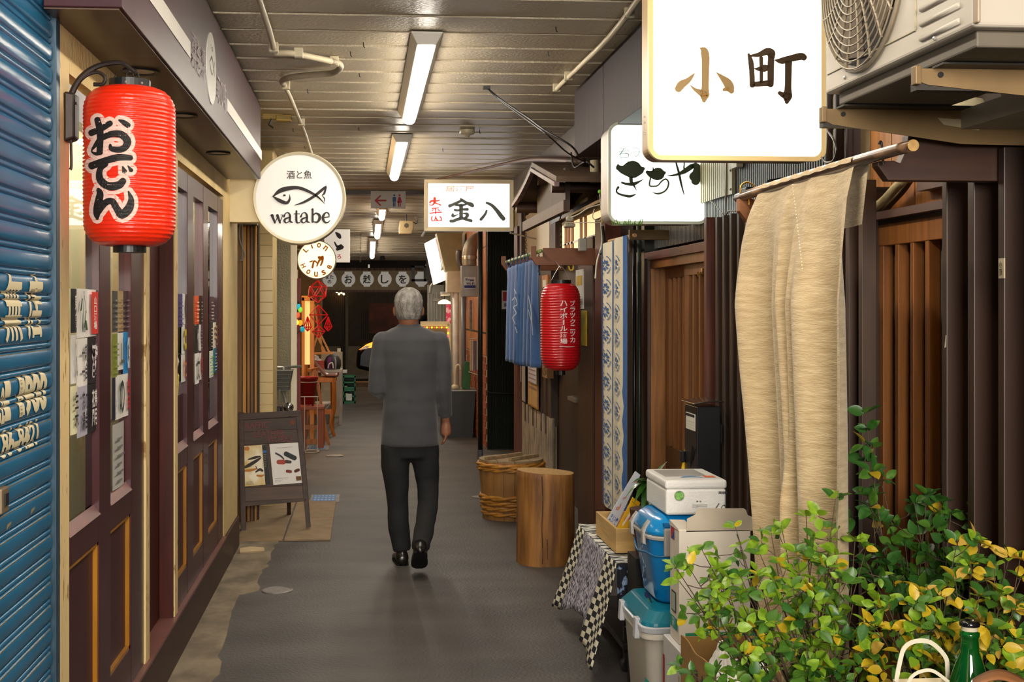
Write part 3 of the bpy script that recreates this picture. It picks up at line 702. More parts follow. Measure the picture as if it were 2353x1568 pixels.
# little wooden key boards on the post
for (p0, q0, p1, q1, cc, lb) in ((668, 626, 676, 655, '#b07a35', 'small honey coloured wooden tag above the string lights'), (671, 655, 677, 680, '#9a8560', 'pale slim wooden tag below the honey one'),
                            (665, 690, 671, 795, '#5c2416', 'dark red wooden strip on the white post')):
    o = MB().box(XY(p0, 12.0), XY(p1, 12.0), 11.92, 11.95, ZY(p0, q1, 12.0), ZY(p0, q0, 12.0)).build('wooden_tag', mat('tag_'+cc[1:], cc, .5, var=.2, vs=(30, 30, 5)), bevel=.003)
    tag(o, lb, 'tag')
for i, (px, py, cc, e) in enumerate(((686, 705, '#28a8c0', .3), (690, 712, '#80d040', .4), (684, 724, '#e05030', .4), (680, 741, '#ffa020', 9), (690, 742, '#d07818', 1), (695, 757, '#209ab0', .3), (675, 785, '#a0e030', .5))):
    c = at(px, py, Y=11.8); t = thing('string_bulb', ['turquoise bulb of the string lights, topmost', 'lime green bulb beside the turquoise one', 'red bulb of the string lights',
        'glowing orange bulb of the string lights', 'dim amber bulb beside the glowing one', 'lower turquoise bulb of the string lights', 'lowest lime green bulb by the white post'][i], 'bulb', c, 'coloured string lights by the column')
    MB().sphere(c, .022, 10, (1, 1, 1.3)).build('bulb_glass', mat('bulb_%d' % i, cc, .15, var=0, emit=e, ecol=cc), t, smooth=True)
    MB().lathe([(.009, .02), (.009, .042)], c, 8).build('socket', m_black, t)
tag(MB().tube([at(684, 690, Y=11.83), at(690, 705, Y=11.83), at(684, 722, Y=11.83), at(682, 740, Y=11.83), at(694, 752, Y=11.83), at(680, 770, Y=11.83), at(675, 783, Y=11.83)], .004, 6, smooth=5).build('light_string_wire', m_black), 'dark wire strung with coloured bulbs', 'wire')
# himmeli ornaments of red rods
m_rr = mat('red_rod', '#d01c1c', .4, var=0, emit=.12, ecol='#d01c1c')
def rods(name, label, c, pts, edges, r=.0055, grp='red rod ornaments hung below the small glowing sign', fill=None):
    t = thing(name, label, 'ornament', c, grp)
    for (i, j) in edges: MB().tube([pts[i], pts[j]], r, 5).build('rod', m_rr, t)
    return t
HY = 12.6; s_ = HY/FPX
def hp(c, dx, dy, dz): return c+V(dx*s_, dy*s_, dz*s_)
c = at(730, 670, Y=HY); pts = [hp(c, 0, 0, 25), hp(c, 0, 0, -26)]+[hp(c, 21*math.cos(a), 21*math.sin(a), 10) for a in [math.radians(72*k+10) for k in range(5)]]+[hp(c, 21*math.cos(a), 21*math.sin(a), -11) for a in [math.radians(72*k+46) for k in range(5)]]
E = [(0, k) for k in range(2, 7)]+[(1, k) for k in range(7, 12)]+[(2+k, 2+(k+1) % 5) for k in range(5)]+[(7+k, 7+(k+1) % 5) for k in range(5)]+[(2+k, 7+k) for k in range(5)]+[(2+(k+1) % 5, 7+k) for k in range(5)]
rods('rod_ornament', 'upper round red rod ornament hanging under the glowing sign', c, pts, E)
c = at(732, 725, Y=HY); pts = [hp(c, 0, 0, 24), hp(c, 0, 0, -22)]+[hp(c, 21*math.cos(a), 21*math.sin(a), 1) for a in [math.radians(90*k+12) for k in range(4)]]
E8 = [(0, k) for k in range(2, 6)]+[(1, k) for k in range(2, 6)]+[(2+k, 2+(k+1) % 4) for k in range(4)]
rods('rod_ornament', 'large double pyramid red rod ornament below the round one', c, pts, E8)
for (px, lab) in ((707, 'small drop shaped red ornament on the left of the double pyramid'), (754, 'small drop shaped red ornament on the right of the double pyramid')):
    c = at(px, 745, Y=HY); pts = [hp(c, 0, 0, 17), hp(c, 0, 0, -16)]+[hp(c, 9*math.cos(a), 9*math.sin(a), -7) for a in [math.radians(90*k+20) for k in range(4)]]
    rods('rod_ornament', lab, c, pts, E8)
c = at(732, 762, Y=HY); pts = [hp(c, 0, 0, 14), hp(c, 0, 0, -14)]+[hp(c, 15*math.cos(a), 15*math.sin(a), 0) for a in [math.radians(90*k+15) for k in range(4)]]
rods('rod_ornament', 'lowest small red rod ornament of the hanging chain', c, pts, E8)
tag(MB().tube([at(731, 642, Y=HY), at(731, 700, Y=HY)], .002, 5).build('hanging_thread', m_black), 'thread holding the red rod ornaments', 'thread')
# ---------------------------------------------------------------- A-frame board
BY = 8.95; m_bw = mat('dark_walnut_stain', '#3c2a20', .55, var=.25, vs=(4, 4, 25), bump=.2)
Yb0, Ysl = 8.93, .22
def bp(px, py, off=0):   # leaning front plane: bottom nearer than top
    # plane through z=0 at Y=8.93 leaning back by .22 per metre
    d = ray(px, py); Y = (Yb0+Ysl*CAMH)/(1-Ysl*d.z/d.y); p = at(px, py, Y=Y)
    return p+V(0, -off, 0)
ab = thing('a_frame_board', 'dark wooden A-frame board with two leather goods posters', 'signboard', (-.6, 9.1, 0))
def bslab(q, name, m, parent, th=.02, off=0):
    P = [bp(x, y, off) for (x, y) in q]; return MB().prism(P, (0, th, 0)).build(name, m, parent, bevel=.002)
bslab([(548, 948), (560, 948), (565, 1226), (554, 1228)], 'leg', m_bw, ab, .035, .008)
bslab([(679, 944), (692, 944), (714, 1212), (704, 1214)], 'leg', m_bw, ab, .035, .008)
bslab([(546, 951), (689, 944), (690, 957), (547, 966)], 'top_rail', m_bw, ab, .03, .01)
bslab([(548, 966), (684, 958), (686, 986), (549, 994)], 'board', m_bw, ab, .02)
bslab([(549, 994), (686, 986), (690, 1016), (550, 1023)], 'board', m_bw, ab, .02, -.003)
bslab([(550, 1023), (690, 1016), (699, 1116), (562, 1122)], 'poster_board', m_bw, ab, .02, -.002)
bslab([(562, 1122), (699, 1116), (702, 1146), (563, 1156)], 'lower_board', mat('walnut_lower', '#4a3220', .5, var=.25, vs=(4, 4, 25)), ab, .02)
bslab([(562, 1153), (703, 1145), (704, 1152), (563, 1164)], 'bottom_rail', m_bw, ab, .03, .008)
for p in ((664, 1186), (590, 1190)):
    c = at(p[0], p[1], Z=0); MB().beam(c, bp(p[0]-2, 955)+V(0, .05, 0), .03, .03).build('leg', m_bw, ab)
MB().sphere(bp(667, 955, .022), .006, 8).build('hook', mat('brass', '#b08a40', .3, .9, var=0), ab)
prt = mat('faded_red_paint', '#70302c', .6, var=0)
fb = lambda px, py: bp(px, py, .012)
text('lettering', 'TRAFFIC', prt, ab, (553, 617, 987, 972), lambda u, v: bp(u, v-(u-553)*.05, .004), .0)
text('lettering', 'LEATHER', prt, ab, (584, 653, 1005, 990), lambda u, v: bp(u, v-(u-584)*.02, .004), .0)
text('lettering', 'WORKS', prt, ab, (614, 671, 1017, 1003), lambda u, v: bp(u, v-(u-614)*.03, .004), .0)
cst = (672, 971); polyprint([[(cst[0]+(8 if k % 2 == 0 else 3.5)*math.sin(k*math.pi/5), cst[1]-(8 if k % 2 == 0 else 3.5)*math.cos(k*math.pi/5)) for k in range(10)]], lambda x, y: bp(x, y, .004), 'star', mat('rust_star', '#7a3a22', .7), ab)
po = thing('shoe_poster', 'left poster on the A-frame with dark leather shoes on yellow', 'poster', bp(587, 1070), 'posters on the A-frame board')
q1 = [(552, 1026), (612, 1022), (622, 1113), (560, 1119)]
bslab(q1, 'sheet', mat('poster_yellow', '#d9b760', .5, col2='#efe6cc', var=.1, vs=(9, 9, 6), thr=(.4, .6)), po, .003, .004)
polyprint([[(602, 1023), (612, 1022), (622, 1113), (610, 1114)]], lambda x, y: bp(x, y, .0055), 'dark_column', flat('#22201e'), po)
lk = lambda x, y: bp(x, y, .006)
brush([[(561, 1075, 4), (573, 1069, 8), (588, 1060, 7), (600, 1052, 3)], [(571, 1056, 3), (585, 1052, 6), (598, 1049, 3)], [(588, 1085, 3), (597, 1079, 6), (603, 1082, 5)], [(588, 1072, 2), (591, 1078, 2)]], lk, 'shoe_print', flat('#2a1c14'), po)
brush([[(562, 1082, 4), (575, 1081, 6), (588, 1078, 4)], [(591, 1093, 4), (600, 1094, 5), (606, 1092, 3)], [(557, 1032, 5), (569, 1031, 10)]], lk, 'tan_print', flat('#b9742a'), po)
polyprint([[(604, 1036), (612, 1035), (613, 1040), (604, 1041)]], lambda x, y: bp(x, y, .0065), 'blue_print', flat('#2b66a8'), po)
b_ = [[(566, 1108+k*3, 1.1), (580+k*2, 1107+k*3, 1.1)] for k in range(3)]+[[(603, 1045+k*4, 1), (612, 1044.5+k*4, 1)] for k in range(8)]
brush(b_, lambda x, y: bp(x, y, .0068), 'small_print', flat('#8d8672'), po)
po = thing('leather_poster', 'right white poster on the A-frame with black case and red purse', 'poster', bp(657, 1065), 'posters on the A-frame board')
bslab([(619, 1021), (685, 1017), (694, 1110), (628, 1115)], 'sheet', mat('poster_white', '#e2ded8', .5, var=.03), po, .003, .004)
brush([[(657, 1043, 11), (677, 1053, 11)]], lk, 'case_print', flat('#20262a'), po)
brush([[(640, 1062, 10), (652, 1062, 11)]], lk, 'purse_print', flat('#a8402e'), po)
brush([[(658, 1061, 8), (667, 1062, 7)], [(634, 1042, 4), (645, 1048, 4), (652, 1055, 3)]], lk, 'strap_print', flat('#3a3030'), po)
brush([[(660, 1083, 7), (668, 1084, 7)]], lk, 'wallet_print', flat('#7a2c1c'), po); brush([[(679, 1083, 7), (686, 1080, 7)]], lk, 'wallet_print', flat('#4a2018'), po)
polyprint([[(680, 1095), (692, 1094), (693, 1104), (681, 1105)]], lk, 'photo_print', flat('#6a4414'), po)
brush([[(636, 1030, .8), (672, 1027, .8)], [(632, 1100, .9), (662, 1098, .9)], [(632, 1104, .9), (650, 1103, .9)], [(632, 1108, .9), (645, 1107, .9)]], lk, 'small_print', flat('#9a9690'), po)
# ================================================================ things in front of the lit shop on the left
m_tim = mat('honey_wood', '#a8652a', .45, var=.25, vs=(30, 30, 4)); m_tim2 = mat('red_brown_wood', '#9a4a22', .45, var=.2, vs=(30, 30, 4))
# parked bicycle: front basket, lamp, bars, wheel half hidden by the board
BYY = 10.9; bk = thing('bicycle', 'parked bicycle with grey mesh basket behind the A-frame board', 'bicycle', at(648, 1150, Y=BYY))
bz0, bz1 = ZY(650, 898, BYY), ZY(650, 852, BYY); bx0, bx1 = XY(622, BYY), XY(671, BYY)
b = MB(); m_mesh = mat('dark_mesh', '#5b5a54', .5, .3, var=.1)
b.hexa([(bx0+.02, BYY, bz0), (bx1-.03, BYY, bz0), (bx1-.03, BYY+.2, bz0), (bx0+.02, BYY+.2, bz0), (bx0, BYY-.03, bz1), (bx1, BYY-.03, bz1), (bx1, BYY+.24, bz1), (bx0, BYY+.24, bz1)])
b.build('basket', m_mesh, bk)
b = MB()
for k in range(6): z = bz0+(bz1-bz0)*k/5; e = .03*k/5; b.tube([(bx0+.015-e*.5, BYY-.004-e, z), (bx1-.03+e, BYY-.004-e, z)], .003, 5)
b.build('basket_wires', mat('mesh_wire', '#8a877d', .4, .6), bk)
MB().tube([(bx0, BYY-.03, bz1), (bx1, BYY-.03, bz1), (bx1, BYY+.24, bz1)], .006, 6).build('basket_rim', m_steel, bk)
cw = V(XY(648, BYY), BYY+.05, .3)
b = MB(); b.tube([cw+V(0, .29*math.cos(a*math.pi/16), .29*math.sin(a*math.pi/16)) for a in range(32)], .018, 8, closed=True); b.build('tyre', m_black, bk)
b = MB()
for k in range(12): a = k*math.pi/6; b.tube([cw, cw+V(0, .28*math.cos(a), .28*math.sin(a))], .002, 4)
b.build('spokes', m_steel, bk)
MB().tube([cw+V(.05, 0, 0), cw+V(.05, .02, .35), V(cw.x, BYY+.1, bz0), V(cw.x, BYY+.16, bz1+.02)], .014, 8).build('fork', m_steel, bk)
MB().tube([(cw.x-.2, BYY+.1, bz1+.03), (cw.x, BYY+.2, bz1+.02), (cw.x+.16, BYY+.12, bz1+.03)], .011, 8, smooth=4).build('handlebar', m_steel, bk)
MB().sphere((cw.x+.06, BYY-.08, ZY(650, 935, BYY)), .045, 12).build('headlamp', mat('chrome', '#d8d8d8', .12, 1, var=0), bk, smooth=True)
MB().box(cw.x-.1, cw.x, BYY-.1, BYY+.1, ZY(650, 945, BYY)-.02, ZY(650, 932, BYY)).build('bracket', m_black, bk, bevel=.01)
MB().tube([at(643, 930, Y=BYY-.1), at(642, 895, Y=BYY-.1)], .006, 6).build('stay', m_steel, bk)
# bench with the red bucket
NY = 14.1; x0, x1 = XY(688, NY), XY(745, NY)
bn = thing('wooden_bench', 'low red brown wooden bench carrying the red bucket', 'bench', ((x0+x1)/2, NY, 0))
zt_ = ZY(700, 935, NY)
MB().box(x0, x1, NY-.02, NY+.3, zt_-.035, zt_).build('seat', m_tim2, bn, bevel=.004)
for (a, yy) in ((x1-.07, NY), (x0, NY), (x1-.07, NY+.24), (x0, NY+.24)): MB().box(a, a+.065, yy, yy+.05, 0, zt_-.035).build('leg', m_tim2, bn, bevel=.003)
MB().box(x0, x1-.07, NY+.01, NY+.04, .06, .11).build('stretcher', m_tim, bn); MB().box(x0, x1-.07, NY+.01, NY+.04, .22, .27).build('stretcher', m_tim, bn)
bu = thing('red_bucket', 'tapered red bucket with white lettering on the wooden bench', 'bucket', (XY(706, NY), NY+.12, zt_))
bc = V(XY(706, NY), NY+.12, 0); hb = ZY(700, 900, NY)-zt_+.10
zb_ = ZY(700, 963, NY)
MB().lathe([(.068, zt_), (.11, zt_+.30), (.116, zt_+.30), (.118, zt_+.33), (.108, zt_+.33), (.06, zt_+.02)], bc, 28).build('shell', mat('red_enamel', '#8f1812', .35, var=.08), bu, smooth=True)
text('lettering', '2WBGAR', mat('pale_print', '#c98a80', .6, var=0), bu, (689, 717, 936, 930), oncyl(bc.x, bc.y, lambda z: .075+.042*min(1, max(0, (z-zt_)/.3)), .004), .02, cut=[(0, 3)])
MB().tube([bc+V(.112*math.cos(a*math.pi/14), .112*math.sin(a*math.pi/14), zt_+.27) for a in range(28)], .004, 5, closed=True).build('rim_line', mat('wire_white', '#d6d2c8', .4), bu)
# white wire stand
sy = 13.8; wsx0, wsx1 = XY(700, sy), XY(729, sy); zs0, zs1 = ZY(715, 1031, sy), ZY(715, 912, sy)
ww = thing('wire_stand', 'thin white wire stand with oval foot before the red bucket', 'stand', ((wsx0+wsx1)/2, sy, 0)); m_ww = mat('wire_white', '#d6d2c8', .4)
MB().tube([((wsx0+wsx1)/2+.085*math.cos(a*math.pi/14), sy+.12*math.sin(a*math.pi/14), .012) for a in range(28)], .005, 6, closed=True).build('foot_ring', m_ww, ww)
for x in (wsx0, wsx1): MB().tube([(x, sy, .012), (x, sy, zs1)], .0045, 6).build('upright', m_ww, ww)
MB().tube([(wsx0-.09, sy, zs1), (wsx1+.01, sy, zs1)], .0045, 6).build('top_bar', m_ww, ww)
# plates on the ground (blue)
for (p0, p1, q0, q1, lab) in ((703, 757, 1026, 1036, 'blue metal ground plate beneath the wire stand'), (711, 781, 1139, 1157, 'blue hydrant plate in the asphalt right of the A-frame board')):
    c0 = at(p0, q1, Z=.0); c1 = at(p1, q0, Z=.0)
    t = thing('ground_plate', lab, 'plate', c0, 'blue plates in the ground')
    MB().box(c0.x, c1.x, c0.y, c1.y, .0, .010).build('rim', mat('concrete_rim', '#8f8b84', .7), t)
    MB().box(c0.x+.02, c1.x-.03, c0.y+.03, c1.y-.03, .0, .013).build('plate', mat('blue_plate', '#4a73a8', .5, var=.15, vs=(30, 30, 30)), t)
    b = MB()
    for i in range(6):
        for j in range(3): x = c0.x+.04+(c1.x-c0.x-.09)*i/5; y = c0.y+.08+(c1.y-c0.y-.2)*j/2; b.box(x-.008, x+.008, y-.02, y+.02, .013, .016)
    stuff(b.build('studs', mat('pale_blue', '#8fb0d4', .5), t))
for (px, py, rx, lab) in ((637, 1358.5, 35, 'oval metal cover in the asphalt nearest the camera'), (1104, 1143, 20, 'small metal cover in the asphalt left of the barrel'), (770, 1048, 22, 'pale concrete patch cover beyond the blue plate')):
    c = at(px, py, Z=0); r = rx*c.y/FPX
    t = thing('ground_cover', lab, 'cover', c, 'small round covers in the ground')
    MB().lathe([(r, 0), (r, .006), (r*.93, .008), (r*.9, .005), (0, .005)], (c.x, c.y, 0), 28, cap=False).build('lid', mat('worn_iron', '#8b8580', .5, .4, var=.15, vs=(30, 30, 30), bump=.3), t)
# tall chair with folded-back leather seat
HYc = 15.5; hx0, hx1 = XY(700, HYc), XY(772, HYc); hz = ZY(730, 868, HYc)
hc = thing('high_chair', 'tall honey wood chair draped with brown leather hide', 'chair', ((hx0+hx1)/2, HYc, 0))
for (xx, yy, h, bow) in ((hx1-.03, HYc, hz, .03), (hx0+.02, HYc, hz+.3, 0), (hx1-.05, HYc+.38, hz, 0), (hx0, HYc+.38, hz+.3, 0)):
    MB().tube([(xx+bow*.4, yy, 0), (xx-bow, yy, .16), (xx+bow*.2, yy, .35), (xx, yy, h)], [.018, .022, .026, .027], 8, smooth=4).build('leg', m_tim, hc)
MB().box(hx0, hx1, HYc-.02, HYc+.4, hz-.06, hz).build('seat_rail', m_tim, hc, bevel=.005)
MB().box(hx0+.02, hx1-.02, HYc, HYc+.02, .27, .33).build('stretcher', m_tim, hc)
MB().box(hx0-.01, hx0+.02, HYc, HYc+.38, hz+.1, hz+.33).build('backrest', m_tim, hc)
def drp(u, v):
    x = hx0+.02+(hx1-hx0)*u; z = hz+.02+.30*max(0, 1-u*1.5)**1.3+.02*math.sin(v*5); return V(x, HYc-.03+.42*v, z)
tag(MB().grid(14, 10, drp).build('leather_hide', mat('brown_leather', '#70463a', .4, var=.2, vs=(9, 9, 9), bump=.2), None, smooth=True, solid=.02), 'brown leather hide curled over the tall chair', 'leather')
# A-shaped step
lt = thing('trestle', 'honey wood A-shaped trestle beside the tall chair', 'trestle', (XY(728, 14.6), 14.6, 0))
ap_ = at(719, 850, Y=14.6)
for (px, yy) in ((756, 14.55), (700, 14.6), (750, 15.0)):
    c = V(XY(px, yy), yy, 0); MB().beam(c, V(ap_.x+(.02 if px > 710 else -.02), yy, ap_.z), .035, .03).build('leg', m_tim, lt)
MB().beam((ap_.x-.04, 14.55, ap_.z), (ap_.x+.05, 14.8, ap_.z), .05, .03).build('hinge_bar', m_tim, lt)
# table with goods
TYb = 17.0; tx0, tx1 = XY(700, TYb), XY(786, TYb); tzt = ZY(740, 850, TYb)
tb_ = thing('display_table', 'red brown display table with bag and hat on it', 'table', ((tx0+tx1)/2, TYb, 0))
MB().box(tx0, tx1, TYb, TYb+.5, tzt-.04, tzt).build('tabletop', mat('grey_top', '#a39c92', .4), tb_, bevel=.004)
for (a, yy) in ((tx0, TYb), (tx1-.04, TYb), (tx0, TYb+.45), (tx1-.04, TYb+.45)): MB().box(a, a+.04, yy, yy+.04, 0, tzt-.04).build('leg', mat('cool_grey_leg', '#8d8a84', .4), tb_)
bp0 = thing('backpack', 'black and purple backpack standing on the display table', 'backpack', at(765, 850, Y=TYb))
c = V(XY(764, TYb), TYb+.12, tzt)
b = MB(); b.lathe([(.10, 0), (.115, .06), (.11, .12), (.085, .17), (.04, .20), (0, .205)], c, 18); b.build('body', mat('pack_black', '#262428', .6), bp0, smooth=True)
MB().lathe([(.103, .01), (.118, .06), (.113, .12), (.088, .17)], c+V(-.004, -.004, 0), 5, a0=math.radians(235), a1=math.radians(262), cap=False).build('panel', mat('pack_purple', '#6a2a6c', .6), bp0, smooth=True)
MB().lathe([(.103, .01), (.118, .06), (.113, .12), (.088, .17)], c+V(.002, -.004, 0), 4, a0=math.radians(285), a1=math.radians(296), cap=False).build('strap', mat('pack_grey', '#8a8a90', .6), bp0, smooth=True)
tag(MB().tube([c+V(-.06, -.15, .02), c+V(-.04, -.16, .08), c+V(0, -.16, .09), c+V(.01, -.16, .02)], .008, 6, smooth=5).build('white_hook', m_white, None), 'white curved hook on the display table edge', 'hook')
ha = tag(MB().lathe([(.10, 0), (.09, .015), (.06, .03), (.05, .06), (.02, .075), (0, .076)], (XY(722, TYb), TYb+.12, tzt+.12), 18, cap=False).build('cloth_hat', mat('speckled_cloth', '#6a5c58', .9, col2='#c8bcb4', vs=(70, 70, 70)), smooth=True), 'speckled cloth hat on the red box', 'hat')
tag(MB().box(XY(718, TYb), XY(745, TYb), TYb+.04, TYb+.2, tzt, tzt+.12).build('red_box', mat('red_orange', '#9c3418', .5), bevel=.004), 'red orange box on the display table beneath the hat', 'box')
# easel with slats
EY = 17.4; ea = thing('easel', 'honey wood easel rising behind the display table', 'easel', (XY(735, EY), EY, 0))
for (a, b2, c2, d2) in ((722, 700, 742, 810), (728, 770, 748, 812), (735, 765, 758, 812), (716, 812, 731, 768)):
    MB().beam(at(c2, d2, Y=EY), at(a, b2, Y=EY), .022, .025).build('slat', mat('easel_wood', '#cf8a42', .45), ea)
MB().beam(at(712, 813, Y=EY-.05), at(766, 811, Y=EY-.05), .04, .03).build('ledge', mat('easel_wood', '#cf8a42'), ea)
for px in (722, 760): MB().beam(V(XY(px, EY), EY, 0), at(px, 812, Y=EY), .03, .03).build('leg', m_tim, ea)
fr = thing('timber_surround', 'tall honey wood frame leaning in the shop front under the ornaments', 'frame', (XY(708, 15.0), 15.0, 0))
for (p0, p1) in ((693, 700), (712, 722)): MB().box(XY(p0, 15.), XY(p1, 15.), 15., 15.06, .0, ZY(700, 683, 15.)).build('stile', mat('easel_wood', '#cf8a42'), fr, bevel=.004)
MB().box(XY(693, 15.), XY(722, 15.), 15., 15.06, ZY(700, 692, 15.), ZY(700, 680, 15.)).build('rail', mat('easel_wood', '#cf8a42'), fr, bevel=.004)
MB().box(XY(700, 15.), XY(712, 15.), 15.03, 15.05, .9, ZY(700, 692, 15.)).build('glow_panel', mat('glow_panel', '#e8c080', .5, emit=.5, ecol='#ffc878'), fr)  # panel's own glow stands in for warm light falling on it
# menu board, bins, crates
MY = 18.3; t = thing('menu_panel', 'grey panel with round food picture behind the backpack', 'panel', (XY(765, MY), MY, 0))
MB().box(XY(738, MY), XY(787, MY), MY, MY+.05, 0, ZY(760, 809, MY)).build('panel', mat('panel_grey', '#b3a68e', .6), t)
MB().lathe([(0, 0), (.055, 0)], at(776, 832, Y=MY-.004), 20, axis='Y').build('picture', flat('#caa05a'), t)
MB().box(XY(774, MY), XY(786, MY), MY-.004, MY, ZY(760, 862, MY), ZY(760, 848, MY)).build('red_strip', flat('#b02018'), t)
tag(MB().box(XY(775, MY), XY(783, MY), MY, MY+.04, ZY(760, 809, MY), ZY(760, 801, MY)).build('small_cup', m_signcream), 'small cream cup on top of the grey panel', 'cup')
gx0, gx1 = XY(771, 20.2), XY(786, 20.2)
t = thing('grey_bin', 'grey metal bin left of the green crates', 'bin', (gx0, 20.2, 0)); MB().box(gx0, gx1, 20.2, 20.5, 0, ZY(778, 858, 20.2)).build('body', mat('bin_grey', '#8b8880', .4, .3), t, bevel=.01)
MB().box(gx0-.01, gx1+.08, 20.15, 20.52, ZY(778, 858, 20.2), ZY(778, 852, 20.2)).build('lid', mat('bin_lid', '#c5c2ba', .4), t, bevel=.006)
for (px, py, r_, lab) in ((742, 925, .1, 'white plastic pail under the display table'),):
    t = thing('white_pail', lab, 'pail', (XY(px, 17.2), 17.2, 0)); MB().lathe([(r_*.85, 0), (r_, .26), (r_*1.08, .26), (r_*1.08, .3), (r_, .3)], (XY(px, 17.2), 17.2, 0), 20).build('shell', m_white, t, smooth=True)
    MB().tube([(XY(px, 17.2)-r_, 17.1, .27), (XY(px, 17.2), 17.08, .18), (XY(px, 17.2)+r_, 17.1, .27)], .005, 6, smooth=4).build('handle', m_steel, t)
m_gc = mat('green_plastic', '#1d6a48', .4, var=.05)
GY = 20.8; gx0, gx1 = XY(788, GY), XY(817, GY)
def crate(z0, z1, lab):
    t = thing('bottle_crate', lab, 'crate', ((gx0+gx1)/2, GY, z0), 'green crates at the far end')
    for (a, b2) in ((0, .16), (.44, .56), (.86, 1)): MB().box(gx0, gx1, GY, GY+.3, z0+(z1-z0)*a, z0+(z1-z0)*b2).build('band', m_gc, t)
    for x in (gx0, gx1-.02): MB().box(x, x+.02, GY, GY+.3, z0, z1-.001).build('side', m_gc, t)
    MB().box(gx0+.02, gx1-.02, GY+.26, GY+.28, z0, z1-.01).build('back_panel', mat('green_dark', '#12402c', .5), t)
    return t
z2_ = ZY(800, 864, GY); zm = z2_*.52
crate(0, zm-.002, 'lower green bottle crate with white label'); crate(zm, z2_, 'upper green bottle crate holding a bottle')
t = MB().box(gx0+.05, gx1-.06, GY-.004, GY, .05, .16).build('crate_label', flat('#cdd6cc'), None); tag(t, 'white printed label on the lower green crate', 'label')
for (dx, z) in ((.045, zm+.005), (.06, zm*.52)):
    t = thing('sake_bottle', 'dark bottle with pale label in the %s green crate' % ('upper' if z > zm else 'lower'), 'bottle', (gx0+dx, GY+.05, z))
    MB().lathe([(.025, 0), (.026, .05), (.01, .08), (.009, .1)], (gx0+dx, GY+.06, z), 12).build('glass', mat('dark_bottle', '#20281c', .15), t, smooth=True)
    MB().lathe([(.0265, .01), (.0265, .045)], (gx0+dx, GY+.06, z), 12, cap=False).build('paper_label', flat('#ddd4ac'), t)
# ================================================================ far end : header, lantern banner, dark street
EYY = 22.0
struct(MB().box(-4, 4, EYY, EYY+.25, ZY(840, 616, EYY), 3.2).build('lintel_far', mat('dark_header', '#1c1815', .8)))
struct(MB().box(-4, XY(700, EYY), EYY, EYY+.25, 0, 3.2).build('wall_far_left', mat('dark_header', '#1c1815')))
struct(MB().box(XY(1000, EYY), 4, EYY, EYY+.25, 0, 3.2).build('wall_far_right', mat('dark_header2', '#3a3128', .8)))
bn = thing('lantern_banner', 'beige banner with printed white paper lanterns across the far exit', 'banner', (.2, EYY-.1, 2.0))
bz1, bz0 = ZY(840, 616, EYY-.1), ZY(840, 672, EYY-.1); bx0, bx1 = XY(700, EYY), XY(990, EYY)
for xh in (bx0+.1, (bx0+bx1)/2, bx1-.1): MB().box(xh, xh+.03, EYY-.09, EYY+.01, bz1-.02, bz1+.06).build('hook', m_steel, bn)
MB().box(bx0, bx1, EYY-.1, EYY-.07, bz0, bz1).build('cloth', mat('banner_cloth', '#6f6049', .8, var=.05, vs=(9, 9, 9), emit=.03, ecol='#a08a68'), bn)
MB().box(bx0, bx1, EYY-.104, EYY-.1, bz1-.045, bz1).build('upper_stripe', mat('banner_stripe', '#5a463c', .8, var=.5, vs=(40, 1, 1)), bn)
MB().box(bx0, bx1, EYY-.104, EYY-.1, bz0, bz0+.04).build('lower_stripe', mat('banner_stripe', '#5a463c'), bn)
fbn = onY(EYY-.106)
for i, (px, ch) in enumerate(((757.5, 'また\nの'), (800.5, 'お'), (843, '越'), (884, 'し'), (925, 'を'), (968, ''))):
    c = fbn(px, 642); r = 15.8*EYY/FPX; sc_ = r
    pl = [(math.cos(a*math.pi/16)*r, math.sin(a*math.pi/16)*r) for a in range(32)]
    MB().add([V(c.x+x, EYY-.105, c.z+z) for x, z in pl], [tuple(range(32))]).add([V(c.x-.55*r, EYY-.1052, c.z+r*.7), V(c.x+.55*r, EYY-.1052, c.z+r*.7), V(c.x+.55*r, EYY-.1052, c.z+r*1.1), V(c.x-.55*r, EYY-.1052, c.z+r*1.1)], [(0, 1, 2, 3)]).add(
        [V(c.x-.45*r, EYY-.1054, c.z-r*1.08), V(c.x+.45*r, EYY-.1054, c.z-r*1.08), V(c.x+.45*r, EYY-.1054, c.z-r*.8), V(c.x-.45*r, EYY-.1054, c.z-r*.8)], [(0, 1, 2, 3)]).build('printed_lantern', mat('lantern_print', '#c9c6c0', .7, var=0, emit=.12, ecol='#d8d4cc'), bn, fix=False)
    if ch: text('lettering', ch, flat('#28221f'), bn, (px-9, px+9, 652, 632), onY(EYY-.112), .03)
# dark street
struct(MB().box(-14, 14, 33, 33.2, 0, 7).build('wall_street', mat('night_facade', '#2a241e', .9)))
struct(MB().box(-12, 12, 30, 30.15, 0, ZY(800, 796, 30)).build('wall_street_low', mat('grey_parapet', '#5a5148', .9)))
struct(MB().box(-12, 12, 25.2, 25.5, 0, .09).build('kerb', mat('kerb_stone', '#8a6a4a', .8)))
fn = thing('steel_fence', 'dark steel fence above the grey parapet across the street', 'fence', (0, 30, .8))
for px in (797, 1005, 600): MB().box(XY(px, 29.9)-.03, XY(px, 29.9)+.03, 29.9, 29.98, .0, 2.7).build('post', mat('fence_grey', '#4a443c', .6), fn)
b = MB()
for k in range(150): x = -3+k*.045; b.box(x, x+.012, 29.95, 29.97, .75, 2.6)
stuff(b.build('bars', mat('fence_dark', '#1d1a17', .6), fn))
pp = thing('street_poster', 'dim red poster with dark square on the fence across the street', 'poster', at(880, 740, Y=29.8))
